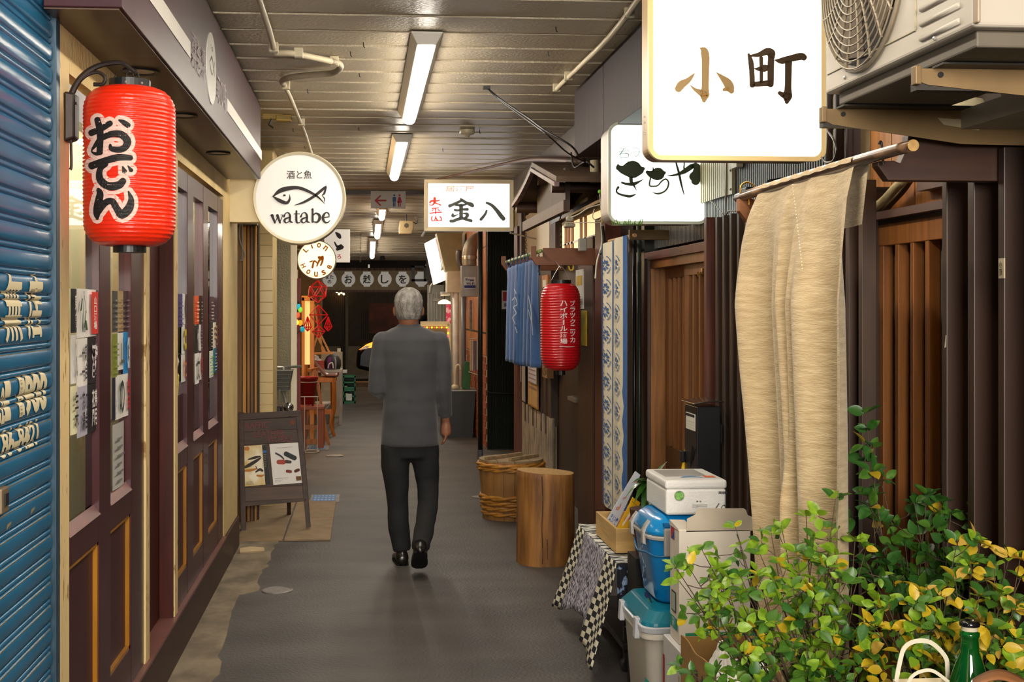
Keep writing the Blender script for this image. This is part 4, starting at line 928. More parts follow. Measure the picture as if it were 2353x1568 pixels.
a, c = at(848, 697, Y=29.8), at(915, 766, Y=29.8); MB().box(a.x, c.x, 29.8, 29.83, c.z, a.z).build('sheet', mat('dim_red', '#3c1712', .8, var=.5, vs=(3, 3, 3)), pp)
a, c = at(872, 717, Y=29.87), at(894, 742, Y=29.87); MB().box(a.x, c.x, 29.87, 29.89, c.z, a.z).build('square', flat('#161c20'), pp)
for i, (px, py, e, lb_) in enumerate(((774, 671, 30, 'brightest left of the tiny warm bulbs high above the dark street'), (779, 676, 12, 'second tiny warm bulb from the left above the dark street'), (784, 673, 6, 'third tiny warm bulb from the left above the dark street'), (790, 676, 14, 'rightmost tiny warm bulb above the dark street'))):
    c = at(px, py, Y=32.8); tag(MB().sphere(c, .03, 8).build('street_lamp_bulb', mat('far_bulb_%d' % i, '#ffd090', .5, var=0, emit=e, ecol='#ffc070')), lb_, 'bulb', 'tiny lights above the street')
# car crossing the street, mostly hidden by the man
cy0 = 26.2; cx0 = XY(818, cy0)
ca = thing('car', 'black car on the dark street with glowing amber headlight', 'car', (cx0+2, cy0+.8, 0))
m_car = mat('black_car_paint', '#08080a', .3, var=0, coat=.1)
side = [(0, .32), (.02, .62), (.15, .80), (.9, .97), (1.45, 1.42), (2.0, 1.52), (3.0, 1.5), (3.7, 1.1), (3.95, 1.0), (4.0, .4), (3.7, .25), (.3, .25)]
MB().prism([V(cx0+x, cy0, z) for x, z in side], (0, 1.65, 0)).build('body', m_car, ca, smooth=False, bevel=.08, seg=3)
for wx in (.75, 3.2):
    for yy in (cy0-.01, cy0+1.48): MB().lathe([(.3, 0), (.31, .03), (.31, .16), (.3, .18), (0, .18)], (cx0+wx, yy, .31), 24, axis='Y', cap=False).lathe([(0, 0), (.3, 0)], (cx0+wx, yy, .31), 24, axis='Y').build('wheel', m_black, ca)
MB().prism([V(cx0+x, cy0-.006, z) for x, z in ((1.15, 1.0), (1.6, 1.38), (2.1, 1.45), (2.1, 1.0))], (0, .01, 0)).prism([V(cx0+x, cy0-.006, z) for x, z in ((2.2, 1.0), (2.2, 1.45), (3.0, 1.42), (3.4, 1.05))], (0, .01, 0)).build('side_windows', mat('car_glass', '#1a2024', .08), ca)
hp_ = [at(825, 804, Y=cy0-.02), at(845, 800, Y=cy0-.02), at(858, 799, Y=cy0-.02), at(868, 788, Y=cy0-.02), at(864, 783, Y=cy0-.02), at(842, 792, Y=cy0-.02)]
MB().prism(hp_, (0, .05, 0)).build('headlight', mat('amber_lamp', '#ff9a30', .2, var=.4, vs=(6, 6, 6), emit=2.0, ecol='#ff7a10'), ca)
MB().prism([at(825, 804.5, Y=cy0-.03), at(843, 802, Y=cy0-.03), at(852, 794, Y=cy0-.03), at(840, 795, Y=cy0-.03)], (0, .02, 0)).build('headlight_lens', mat('lamp_chrome', '#e8c8a8', .1, .6, var=.3, vs=(20, 20, 20)), ca)
# ================================================================ fixings on the ceiling
cd = thing('conduit', 'cream plastic conduit zigzagging across the ceiling above the round sign', 'conduit', at(640, 130, Z=ZC-.02))
zc_ = ZC-.03; A = lambda px, py, z=zc_: at(px, py, Z=z)
MB().tube([A(590, -20), A(606, 30), A(622, 80), A(629, 110)], .0135, 10, smooth=4).build('tube', m_pvc, cd, smooth=True)
MB().tube([A(629, 110), A(634, 121), A(668, 122), A(712, 130), A(762, 141)], .0155, 10, smooth=5).build('flexible_tube', m_pvc, cd, smooth=True)
MB().tube([A(762, 141), A(779, 146), A(782, 156), A(765, 168), A(720, 172), A(668, 178), A(649, 186), A(652, 193)], .0165, 10, smooth=5).build('flexible_tube', mat('grey_flex', '#9b8f78', .5), cd, smooth=True)
MB().tube([A(652, 193), A(668, 225), A(686, 270), A(702, 310), A(718, 360)], .0125, 10, smooth=4).build('tube', m_pvc, cd, smooth=True)
for (px, py) in ((629, 112), (686, 124), (768, 144), (657, 198), (693, 283)): c = A(px, py); MB().box(c.x-.022, c.x+.022, c.y-.02, c.y+.02, c.z-.018, ZC).build('clip', m_pvc, cd, bevel=.004)
sd = thing('smoke_detector', 'round smoke detector on the ceiling right of the second light', 'detector', at(1073, 300, Z=ZC))
c = at(1073.5, 298, Z=ZC); MB().lathe([(.054, 0), (.054, -.02), (.045, -.032), (.02, -.036), (.018, -.05), (0, -.052)], (c.x, c.y, ZC-.003), 28, cap=False).build('housing', mat('detector_beige', '#b3a78c', .4), sd, smooth=True)
cb = thing('ceiling_cable', 'pair of dark cables sagging from the ceiling towards the right wall', 'cable', at(1120, 203, Z=ZC))
c0 = at(1118, 201, Z=ZC-.01)
MB().tube([c0, at(1150, 228, Y=7.1), at(1215, 272, Y=6.95), at(1250, 298, Y=6.8), at(1312, 335, Y=6.7), at(1330, 360, Y=6.9)], .0055, 6, smooth=6).build('cable', m_black, cb)
MB().tube([c0, at(1150, 231, Y=7.1), at(1215, 279, Y=6.95), at(1260, 312, Y=6.8), at(1305, 352, Y=7.0), at(1345, 372, Y=7.2)], .0045, 6, smooth=6).build('cable', m_black, cb)
MB().box(c0.x-.02, c0.x+.02, c0.y-.02, c0.y+.02, ZC-.02, ZC).build('anchor', m_black, cb)
t = thing('ceiling_batten', 'small yellow lamp batten on the ceiling beyond the awning', 'batten', at(640, 268, Z=ZC))
c = at(603, 262, Z=ZC); c2 = at(672, 268, Z=ZC); MB().box(c.x, c2.x-.06, c.y, c.y+.06, ZC-.03, ZC).build('bar', mat('yellow_bar', '#a58a3a', .5), t); MB().box(c2.x-.1, c2.x, c.y-.02, c.y+.05, ZC-.045, ZC-.005).build('block', mat('yellow_bar', '#a58a3a'), t, bevel=.006)
MB().tube([(c.x+.06, c.y, ZC-.03), (c.x+.04, c.y, ZC-.07), (c.x+.07, c.y, ZC-.09)], .007, 6).build('hook', m_black, t)
# toilet sign
TSY = 13.4; a, c = at(852, 439, Y=TSY), at(932, 479, Y=TSY)
ts = thing('toilet_sign', 'hanging pale sign with red arrow and blue and red figures', 'sign', (a.x, TSY, c.z))
MB().box(a.x, c.x, TSY, TSY+.02, c.z, a.z).build('board', mat('sign_grey', '#b9b2a8', .5, var=0), ts, bevel=.002)
fts = onY(TSY-.004)
polyprint([[(860, 461), (873, 449), (877, 449), (868, 459), (888, 459), (888, 463), (868, 463), (877, 473), (873, 473)]], fts, 'red_arrow', flat('#a02028'), ts)
def fig(cx, m, skirt):
    polyprint([[(cx-2.4+4.8*.5+2.3*math.cos(k*math.pi/6), 449+2.3*math.sin(k*math.pi/6)) for k in range(12)],
      [(cx-4, 453), (cx+4, 453), (cx+4, 463), (cx-4, 463)] if not skirt else [(cx-2.5, 453), (cx+2.5, 453), (cx+6, 466), (cx-6, 466)],
      [(cx-3, 463), (cx-.5, 463), (cx-.5, 475), (cx-3, 475)], [(cx+.5, 463), (cx+3, 463), (cx+3, 475), (cx+.5, 475)]], fts, 'figure', m, ts)
fig(906, flat('#1f4f86'), False); fig(918, flat('#a8203a'), True)
for px in (867, 916): MB().tube([at(px, 440, Y=TSY+.01), at(px, 425, Y=TSY+.01)], .004, 6).build('hanger', m_steel, ts)
# loudspeaker
SY = 15.2; sp = thing('loudspeaker', 'beige box loudspeaker hanging from the far ceiling', 'loudspeaker', at(935, 520, Y=SY))
a, c = at(917, 507, Y=SY), at(951, 538, Y=SY)
MB().prism([V(a.x+.01, SY, a.z), V(c.x-.01, SY, a.z), V(c.x, SY, (a.z+c.z)/2), V(c.x-.03, SY, c.z), V(a.x, SY, c.z), V(a.x, SY, (a.z+c.z)/2)], (0, .14, 0)).build('cabinet', mat('speaker_beige', '#a08a64', .5), sp, bevel=.01)
MB().lathe([(0, 0), (.028, 0)], V((a.x+c.x)/2, SY-.003, a.z-.06), 20, axis='Y').build('dial', mat('speaker_dark', '#4a3c2a', .5), sp)
MB().tube([V((a.x+c.x)/2, SY+.07, a.z), V((a.x+c.x)/2, SY+.07, zc2(SY)-.02)], .01, 6).tube([V(c.x-.02, SY+.05, a.z-.01), V(c.x+.04, SY+.05, a.z-.03), V(c.x+.03, SY+.05, a.z+.06)], .006, 6, smooth=4).build('bracket', m_black, sp)
def chain(name, label, p, q, n, r=.008, m=m_black):
    t = thing(name, label, 'chain', p); b = MB(); p, q = Vector(p), Vector(q)
    for i in range(n):
        c = p.lerp(q, (i+.5)/n); L = (q-p).length/n*.68; ax = V(1, 0, 0) if i % 2 else V(0, 1, 0)
        b.tube([c+V(0, 0, 1)*L*math.cos(k*math.pi/4)+ax*r*math.sin(k*math.pi/4) for k in range(8)], r*.28, 5, closed=True)
    stuff(b.build('links', m, t)); return t
chain('ceiling_chain', 'dark chain dangling from the far ceiling left of the loudspeaker', at(829, 533, Y=15.5), at(828, 602, Y=15.5), 14, m=mat('dull_chain', '#6a6054', .5, .5))
b = MB(); rr = random.Random(4)
for (px, py) in ((835, 97), (805, 118), (1277, 60), (1259, 117), (825, 166), (706, 204), (673, 295), (824, 292), (1102, 299), (1017, 341), (700, 335)):
    c = at(px, py, Z=ZC); b.tube([(c.x, c.y, ZC), (c.x+.002, c.y, ZC-.022), (c.x+.008, c.y, ZC-.026)], .0025, 5)
tag(b.build('ceiling_hooks', m_black), 'tiny dark hooks dotted over the ceiling boards', 'hook', kind='stuff')
c = at(845, 592+12, Y=20); t = tag(MB().lathe([(.03, 0), (.05, -.05), (.02, -.08)], at(879, 588, Y=21), 14).build('far_lamp', mat('dark_lamp', '#332e28', .5)), 'small dark ceiling lamp near the far exit', 'lamp')
# ================================================================ the walking man
MYY = 7.75
def pm_(px, py, dy=0): return at(px, py, Y=MYY+dy)
def loft(b, rings, n=20):
    """rings: (centre, half width, half depth[, tilt vector]) stacked; closed ends"""
    vs = []
    for r in rings:
        c, a, d = r[0], r[1], r[2]
        for j in range(n):
            t = 2*math.pi*j/n; vs.append(Vector(c)+V(a*math.cos(t), d*math.sin(t), 0))
    k = len(rings)
    b.add(vs, [(i*n+j, i*n+(j+1) % n, (i+1)*n+(j+1) % n, (i+1)*n+j) for i in range(k-1) for j in range(n)]+[tuple(range(n))[::-1], tuple((k-1)*n+j for j in range(n))])
    return b
def remesh(b, name, m, parent, vox=.012, it=3, fold=None):
    o = b.build(name, m, None)
    md = o.modifiers.new('r', 'REMESH'); md.mode = 'VOXEL'; md.voxel_size = vox; md.use_smooth_shade = True
    s = o.modifiers.new('s', 'SMOOTH'); s.iterations = it; s.factor = .5
    dg = bpy.context.evaluated_depsgraph_get(); me = bpy.data.meshes.new_from_object(o.evaluated_get(dg))
    bpy.data.objects.remove(o)
    if fold:
        for v in me.vertices: v.co = fold(v.co)
    me.materials.clear()
    return link(name, me, m, parent, smooth=True)
m_skin = mat('skin', '#96644a', .5, var=.06, vs=(20, 20, 20), sss=.1)
hc0 = pm_(939, 707)
pe = thing('person', 'grey haired man in dark grey suit walking away down the passage', 'person', (hc0.x, MYY, 0))
b = MB()
loft(b, [(hc0+V(0, .012+.0, z), w, d) for (z, w, d) in ((-.125, .045, .06), (-.10, .058, .082), (-.06, .072, .096), (-.02, .08, .102), (.03, .083, .104), (.07, .074, .092), (.095, .055, .068), (.112, .02, .03))])
b.tube([pm_(940, 790, .0), pm_(940, 750, .0), pm_(939, 722, .01)], [.07, .062, .058], 16)
b.sphere(hc0+V(0, .125, -.03), .018, 8, (.8, 1.4, 1.3))                                   # nose
for s in (-1, 1): b.sphere(hc0+V(s*.087, .012, -.022), .03, 10, (.35, .7, 1.1))                 # ears
loft(b, [(pm_(941, 1030), .14, .09), (pm_(941, 930), .135, .085), (pm_(941, 830), .15, .09), (pm_(941, 775), .13, .075), (pm_(941, 757), .07, .06)])
LA = [pm_(878, 785), pm_(870, 845, -.01), pm_(866, 896, -.02), pm_(872, 900, .08), pm_(880, 888, .22)]
RA = [pm_(1012, 785), pm_(1017, 840, -.01), pm_(1019, 895, 0), pm_(1022, 935, .03), pm_(1025, 968, .06)]
b.tube(LA, [.045, .042, .036, .032, .026], 12); b.tube(RA, [.045, .04, .036, .03, .025], 12)
LL = [pm_(905, 1035), pm_(910, 1110), pm_(914, 1160, .01), pm_(918, 1215, .0), pm_(924, 1268, .0)]
RL = [pm_(978, 1035), pm_(982, 1105, .03), pm_(984, 1155, -.02), pm_(977, 1205, -.2), pm_(967, 1244, -.36)]
b.tube(LL, [.07, .062, .05, .045, .036], 12); b.tube(RL, [.07, .06, .05, .044, .028], 12)
def hand(w, d, side, curl=.5):
    """palm and five bent fingers growing from wrist w along direction d"""
    d = Vector(d).normalized(); f = V(0, 1, 0); f = (f-d*f.dot(d)).normalized(); a = d.cross(f).normalized()
    b.tube([w, w+d*.035, w+d*.075, w+d*.088], [.024, .032, .034, .028], 10)
    b.tube([w+d*.03+f*.018, w+d*.06+f*.026, w+d*.085+f*.02], [.016, .016, .012], 8)
    for k, (L, o_) in enumerate(((.070, .026), (.078, .010), (.072, -.007), (.056, -.022))):
        r0 = w+d*.078+f*o_
        b.tube([r0, r0+d*L*.45+a*side*.004, r0+d*L*.8+a*side*L*curl*.45, r0+d*L*.95+a*side*L*curl*.8], [.0095, .0088, .008, .0065], 7)
    r0 = w+d*.025+f*.026
    b.tube([r0, r0+d*.03+f*.016, r0+d*.055+f*.014+a*side*.01, r0+d*.072+f*.008+a*side*.012], [.012, .011, .010, .007], 7)
hand(RA[-1], (0, .12, -1), -1); hand(LA[-1], (.25, .9, .25), 1, .9)
body = remesh(b, 'body', m_skin, pe, vox=.0065, it=2)
# hair, cropped grey, lower edge at the nape
b = MB()
loft(b, [(hc0+V(0, y, z), w, d) for (z, w, d, y) in ((-.075, .070, .085, .004), (-.05, .081, .094, .002), (-.01, .088, .102, .002), (.035, .091, .110, .006), (.075, .082, .100, .008), (.103, .062, .076, .010), (.124, .026, .034, .012))], 24)
m_hair = mat('grey_hair', '#6c6661', .8, var=.12, col2='#aaa49d', vs=(38, 38, 14), bump=.9, bs=(160, 160, 60), thr=(.3, .7), detail=6)
def shave(co):
    q = co-hc0
    if q.y > .06 and q.z < .05: co = co-V(0, (q.y-.06)*1.0, 0)
    return co
remesh(b, 'hair', m_hair, pe, vox=.007, it=2, fold=shave)
# jacket
b = MB()
R = [(1024, .178, .125, 942), (1000, .176, .122, 942), (960, .170, .117, 942), (920, .163, .112, 942), (880, .167, .114, 942), (840, .180, .120, 942), (805, .192, .122, 942), (780, .190, .112, 942), (766, .165, .095, 942), (756, .118, .080, 941), (750, .074, .068, 940), (743, .062, .060, 940)]
loft(b, [(pm_(c, y, .0), w, d) for (y, w, d, c) in R], 28)
b.tube([pm_(879, 783)]+LA[1:4]+[pm_(879, 892, .17)], [.062, .060, .056, .05, .042], 14); b.sphere(pm_(880, 786), .066, 14)
b.tube([pm_(1010, 783)]+RA[1:4]+[pm_(1024, 957, .05)], [.062, .059, .052, .046, .042], 14); b.sphere(pm_(1009, 786), .066, 14)
def folds(co):
    q = co-V(pm_(941, 900).x, MYY, 0)
    n_ = mnoise.noise(V(co.x*7, co.y*4, co.z*9))*.007+mnoise.noise(V(co.x*3, 1, co.z*14))*.004
    back = 1 if q.y < 0 else 0
    ven = .006*math.exp(-(q.x/.006)**2) if (co.z < 1.0 and back) else 0
    return V(co.x*1, co.y-n_*back+ven, co.z)
m_suit = mat('charcoal_suit', '#404043', .88, var=.06, vs=(9, 9, 9), bump=.25, bs=(14, 14, 6), sheen=.2)
jk = remesh(b, 'jacket', m_suit, pe, vox=.010, it=4, fold=folds)
cb_ = MB(); cc = pm_(940, 744)
cb_.tube([cc+V(.069*math.cos(t), .069*math.sin(t)+.0, -.006-.012*max(0, math.sin(t))) for t in [math.pi*(1.0+k/12) - .25*0 for k in range(-3, 16)]], .013, 8)

MB().tube([cc+V(.058*math.cos(t), .058*math.sin(t), .008) for t in [math.pi*(k/12)*2 for k in range(24)]], .006, 6, closed=True).build('shirt_collar', mat('grey_shirt', '#6a6664', .8), pe)
# trousers
b = MB()
loft(b, [(pm_(942, 1052), .155, .10), (pm_(942, 1020), .16, .108), (pm_(942, 985), .155, .105)])
b.tube([pm_(907, 1020), pm_(907, 1060), pm_(911, 1110), pm_(914, 1160, .01), pm_(917, 1215, 0), pm_(924, 1266, .0)], [.088, .086, .078, .066, .064, .056], 16)
b.tube([pm_(976, 1020), pm_(978, 1060, .01), pm_(983, 1105, .03), pm_(984, 1155, -.02), pm_(977, 1205, -.2), pm_(966, 1258, -.41)], [.086, .084, .074, .063, .060, .054], 16)
tf = lambda co: co+V(mnoise.noise(co*11)*.006, mnoise.noise(co*9+V(5, 0, 0))*.008, 0)
remesh(b, 'trousers', mat('black_trousers', '#19191b', .85, var=.05), pe, vox=.011, it=3, fold=tf)
# shoes
m_shoe = mat('black_leather', '#15110f', .3, var=.05, coat=.2)
lf = at(924, 1292, Z=0); lf.y = 7.70
b = MB()
for (dy, w, h) in ((0, .036, .07), (.03, .04, .075), (.08, .038, .07), (.14, .045, .055), (.2, .047, .045), (.25, .04, .035), (.28, .02, .022)): pass
def shoe(name, o, fw, up):
    fw, up = Vector(fw).normalized(), Vector(up).normalized(); sd = fw.cross(up).normalized(); b = MB(); vs = []; n = 16
    prof_ = ((-.012, .020, .05), (0, .036, .085), (.05, .041, .09), (.10, .040, .075), (.15, .047, .058), (.20, .048, .048), (.245, .040, .038), (.275, .018, .026))
    for (s, w, h) in prof_:
        for j in range(n):
            t = 2*math.pi*j/n; vs.append(o+fw*s+sd*w*math.cos(t)+up*(max(0, h*(.5+.5*math.sin(t)))))
    b.add(vs, [(i*n+j, i*n+(j+1) % n, (i+1)*n+(j+1) % n, (i+1)*n+j) for i in range(len(prof_)-1) for j in range(n)]+[tuple(range(n))[::-1], tuple((len(prof_)-1)*n+j for j in range(n))])
    s_ = b.build(name, m_shoe, pe, smooth=True)
    sb = MB(); vs = []
    for (s, w, h) in prof_: vs += [o+fw*s+sd*w*1.03-up*.0, o+fw*s-sd*w*1.03]
    k = len(prof_); sb.add(vs+[v+up*.012 for v in vs], [(2*i, 2*i+1, 2*i+3, 2*i+2) for i in range(k-1)]+[(2*k+2*i+2, 2*k+2*i+3, 2*k+2*i+1, 2*k+2*i) for i in range(k-1)]+[(2*i+2, 2*k+2*i+2, 2*k+2*i, 2*i) for i in range(k-1)]+[(2*i+1, 2*k+2*i+1, 2*k+2*i+3, 2*i+3) for i in range(k-1)])
    sb.build('sole', mat('sole_rubber', '#0d0c0b', .6), s_)
shoe('shoe', V(lf.x, 7.69, .001), (-.06, 1, 0), (0, 0, 1))
shoe('shoe', V(at(966, 1250, Y=7.3).x, 7.27, .155), (0, .9, -.52), (0, .52, .9))
# ================================================================ right-hand side, shell
m_purp = mat('purple_brown_siding', '#4d3a3a', .5, var=.12, vs=(3, 40, 2), bump=.3, bs=(2, 90, 1))
m_dkw = mat('dark_stained_wood', '#3b2417', .5, var=.3, vs=(30, 30, 2.5), bump=.15)
m_fin = mat('fin_brown_paint', '#3e2b1f', .5, var=.25, vs=(12, 12, 2.5), bump=.1)
m_warm = mat('warm_cedar', '#8e5c2a', .5, var=.3, vs=(45, 45, 3), bump=.1)
m_warm2 = mat('orange_cedar', '#804e22', .45, var=.22, vs=(40, 40, 3))
m_plas = mat('pale_plaster', '#93866f', .85, var=.12, vs=(4, 4, 9), bump=.3, bs=(30, 30, 30))
m_rb = mat('red_brown_post', '#5e3020', .5, var=.2, vs=(20, 20, 3))
def yr(px, X=XR): return YX(px, X)
BW = 13.9
wr_ = struct(MB().box(XR+.10, XR+.25, -1, BW, 0, ZC+.05).build('wall_right', mat('right_wall_base', '#2a1d17', .8)))
def rw(name, p0, p1, z0, z1, m, X=XR, dep=.1, bevel=0, parent=None):
    o = MB().box(X, XR+.101, yr(p1, X), yr(p0, X), z0, z1).build(name, m, parent, bevel=bevel)
    return struct(o) if parent is None else o
# ---------------- big fins at the very right
FX = 1.5
zf0, zf1 = 0.0, 1.86
def fin(X, ya, w, z0, z1, dep, name, m, parent): return MB().box(X, X+dep, ya, ya+w, z0, z1).build(name, m, parent, bevel=.0025)
bf = thing('louvre_screen', 'tall dark brown upright louvres at the right edge', 'screen', (FX, 3.0, 0))
for i, (p0, p1) in enumerate(((2164, 2175), (2223, 2238), (2293, 2307), (2380, 2397), (2480, 2500))):
    y1_, y0_ = yr(p0, FX), yr(p1, FX); fin(FX, y0_, y1_-y0_, 0, 1.95, .07, 'louvre', mat('louvre_brown', '#2f1d14', .45, var=.2, vs=(10, 10, 2)), bf)
struct(MB().box(FX+.075, XR+.101, 1.6, yr(2232, FX+.075), 0, 2.05).build('wall_right_dark', mat('very_dark_brown', '#22140e', .7)))
t = at(2302, 618, X=FX-.003)
o = tag(MB().box(FX-.004, FX-.001, t.y-.012, t.y+.014, ZX(2302, 640, FX), ZX(2302, 594, FX)).build('name_plate', mat('plate_ivory', '#b5a78c', .5)), 'small ivory name plate on the third louvre', 'plate')
text('lettering', '小\n町', flat('#4a3a2c'), o, (t.y-.006, t.y+.008, ZX(2302, 634, FX), ZX(2302, 600, FX)), lambda u, v: V(FX-.0055, u, v), .02)
t = at(2172, 785, X=FX-.003); o = tag(MB().add([at(2173, 770, X=FX-.004), at(2175, 771, X=FX-.004), at(2174, 798, X=FX-.004), at(2170, 800, X=FX-.004)], [(0, 1, 2, 3)]).build('tape_scrap', flat('#cfc4b0'), fix=False), 'white scrap of tape on the first louvre', 'tape')
# ---------------- sliding lattice door 1 (right)
DX = 1.60
pz = lambda px, py: ZX(px, py, DX)
d1 = thing('door_4', 'amber lattice sliding door behind the beige cloth', None, (DX, yr(2090, DX), 0)); d1['kind'] = 'structure'
zr1, zr0 = pz(2163, 495), pz(2164, 549); ya, yb = yr(2240, DX), yr(2008, DX)
MB().box(DX, DX+.035, ya, yb, zr0, zr1).build('top_rail', m_warm2, d1, bevel=.002)
zs1, zs0 = pz(2044, 1314), .12
MB().box(DX, DX+.035, ya, yb, zs0, zs1).build('bottom_panel', m_warm, d1, bevel=.002)
MB().box(DX-.008, DX+.036, ya, yb, zs1-.02, zs1).build('mid_rail', mat('worn_rail', '#8a6a4a', .5), d1, bevel=.002)
for (p0, p1) in ((2007, 2028), (2055, 2063), (2090, 2097), (2124, 2133), (2163, 2172)):
    y1_, y0_ = yr(p0, DX), yr(p1, DX); MB().box(DX+.002, DX+.036, y0_, y1_, zs1, zr0).build('stile' if p0 == 2007 else 'lattice_bar', m_warm2, d1, bevel=.0015)
for y_ in [yr(2163, DX)-.073*k for k in (1, 2)]: MB().box(DX+.002, DX+.036, y_, y_+.017, zs1, zr0).build('lattice_bar', m_warm2, d1)
MB().box(DX+.038, DX+.044, ya, yb, zs1, zr0).build('glass', mat('frosted_glass', '#6d675e', .35, var=.1, vs=(60, 60, 60)), d1)
rw('door_frame', 1975, 2007, 0, 1.93, mat('frame_dark', '#2b1b13', .5), X=1.585)
zh1, zh0 = ZX(2164, 459.6, 1.57), ZX(2164, 479.4, 1.57)
struct(MB().box(1.57, XR+.101, yr(2300, 1.57), yr(1965, 1.57), zh0, zh1).build('door_lintel', mat('lintel_purple', '#57413a', .45, var=.1)))
struct(MB().box(1.60, XR+.101, yr(2300, 1.60), yr(1965, 1.60), zr1, zh0).build('door_lintel_gap', mat('frame_dark', '#2b1b13')))
# warm boards above the door
wbz = zh1
ws_ = struct(MB().box(1.66, XR+.101, yr(2300, 1.66), yr(1930, 1.66), wbz, ZC).build('wall_right_boards', mat('board_gap', '#2b1b10', .8)))
for (p0, p1, mm) in ((1962, 1999, mat('weathered_board', '#7a6547', .6, var=.25, vs=(30, 30, 3))), (2000, 2048, m_warm), (2049, 2102, m_warm2), (2103, 2165, m_warm), (2166, 2230, m_warm2)):
    MB().box(1.64, 1.66, yr(p1, 1.64)+.003, yr(p0, 1.64), wbz, ZC).build('board', mm, ws_, bevel=.002)
o = MB().box(1.60, 1.64, yr(2165, 1.60), yr(2106, 1.60), ZX(2130, 435, 1.6), ZX(2130, 412, 1.6)).build('sign_batten', mat('lintel_purple', '#57413a')); tag(o, 'dull purple batten screwed above the lattice door', 'batten')
# insulated hose
hz_ = thing('insulated_hose', 'cream insulated hose curving down the warm boards', 'hose', at(2020, 470, X=1.6))
MB().tube([at(2075, 415, X=1.58), at(2058, 432, X=1.58), at(2030, 462, X=1.58), at(1998, 485, X=1.58), at(1968, 505, X=1.58), at(1940, 525, X=1.58)], .014, 10, smooth=5).build('tube', mat('cream_insulation', '#a4946c', .7, bump=.3, bs=(60, 60, 60)), hz_, smooth=True)
MB().tube([at(2092, 415, X=1.61), at(2074, 440, X=1.61), at(2046, 470, X=1.61), at(2030, 490, X=1.61)], .009, 8, smooth=5).build('tube', mat('brown_insulation', '#5a4320', .7), hz_, smooth=True)
c = at(1990, 455, X=1.6); tag(MB().box(1.57, 1.64, yr(1996, 1.57), yr(1972, 1.57), ZX(1985, 492, 1.57), ZX(1985, 435, 1.57)).build('junction_box', m_black, bevel=.005), 'black junction box at the top of the beige cloth', 'box')
# downpipes between sign and boards
for (p0, p1, X, cc, lb) in ((1898, 1914, 1.52, '#2a211a', 'dark downpipe just right of the large bright sign'), (1916, 1941, 1.56, '#1c1310', 'black downpipe behind the large bright sign edge'),
                        (1944, 1962, 1.60, '#55474a', 'grey purple downpipe beside the weathered board')):
    Yc = yr((p0+p1)/2, X); r = (p1-p0)/2*Yc/FPX
    tag(MB().tube([(X, Yc, 1.9), (X, Yc, ZC)], r, 14).build('downpipe', mat('pipe_'+cc[1:], cc, .4), smooth=True), lb, 'pipe', 'upright pipes beside the bright sign')
wl_ = thing('looped_cable', 'black cable loop hanging beside the bright sign', 'cable', at(1915, 300, X=1.45))
MB().tube([at(1900, 270, X=1.45), at(1903, 300, X=1.45), at(1915, 320, X=1.45), at(1922, 345, X=1.45), at(1915, 368, X=1.45), at(1898, 374, X=1.45), at(1888, 362, X=1.45)], .0035, 6, smooth=5).build('cable', m_black, wl_)
# ---------------- upper siding between fence and ceiling
ff = rw('wall_right_siding', 1395, 1967, 1.9, ZC, m_purp, X=1.625)
b = MB(); y_ = yr(1960, 1.62); ye = yr(1395, 1.62)
while y_ < ye: b.box(1.614, 1.626, y_, y_+.014, 1.9, ZC); y_ += .026
m_grn = mat('siding_ribs', '#5c6660', .4, .1, var=.15, vs=(2, 60, 1), col2='#66585a')
stuff(b.build('ribs', m_grn, ff))
lp = thing('louvre_cladding', 'cream ribbed metal panel behind the bright signs', 'panel', (1.6, yr(1640, 1.6), 2.1))
pz0, pz1 = ZX(1683, 446, 1.60), ZC-.1
b = MB(); y_ = yr(1672, 1.60)
while y_ < yr(1560, 1.60): b.box(1.592, 1.604, y_, y_+.022, pz0, pz1); y_ += .034
b.build('ribs', mat('panel_cream', '#b3a889', .4, .1), lp)
MB().box(1.598, 1.612, yr(1683, 1.6), yr(1560, 1.6), pz0, pz1).build('plate', mat('panel_cream', '#b3a889'), lp)
b = MB()
for py in (392, 435): c = at(1679, py, X=1.597); b.sphere(c, .006, 8)
b.build('screws', m_steel, lp)
tag(MB().box(1.58, 1.61, yr(1703, 1.6), yr(1690, 1.6), ZX(1700, 385, 1.6), ZX(1700, 360, 1.6)).build('small_box', m_pvc, bevel=.003), 'small cream box below the bright sign', 'box')
cw_ = thing('wall_cables', 'thin grey cables running down behind the bright signs', 'cable', at(1668, 450, X=1.55))
MB().tube([at(1669, 378, X=1.58), at(1668, 430, X=1.58), at(1666, 494, X=1.53)], .003, 6, smooth=3).tube([at(1632, 462, X=1.56), at(1645, 472, X=1.56), at(1660, 492, X=1.53)], .003, 6, smooth=4).tube([at(1668, 494, X=1.53), at(1676, 485, X=1.52), at(1690, 486, X=1.52)], .004, 6, smooth=4).build('cable', mat('grey_cable', '#8b8474'), cw_)
# ---------------- fin fence
fz = ZX(1643, 500, FX)
fe = thing('fin_fence', 'long screen of upright dark brown fins beside the black post box', 'fence', (FX, 4.8, 0))
yb = yr(1643.5, FX); yend = yr(1622, FX); y_ = yb; base = None
while y_ > yr(1978, FX):
    if base is None: base = MB().box(FX, FX+.045, yb-.028, yb, .03, fz).build('fin', m_fin, fe, bevel=.0015)
    else: o = base.copy(); COL.objects.link(o); o.location = (0, y_-yb, 0)
    y_ -= .105
MB().box(FX+.046, XR+.09, yr(1978, FX+.046), yend, .02, fz-.01).build('backboard', mat('fence_back', '#33231a', .6), fe)
MB().box(FX-.006, FX+.05, yend-.03, yend+.012, .03, ZX(1623, 500, FX)).build('end_post', m_rb, fe, bevel=.002)
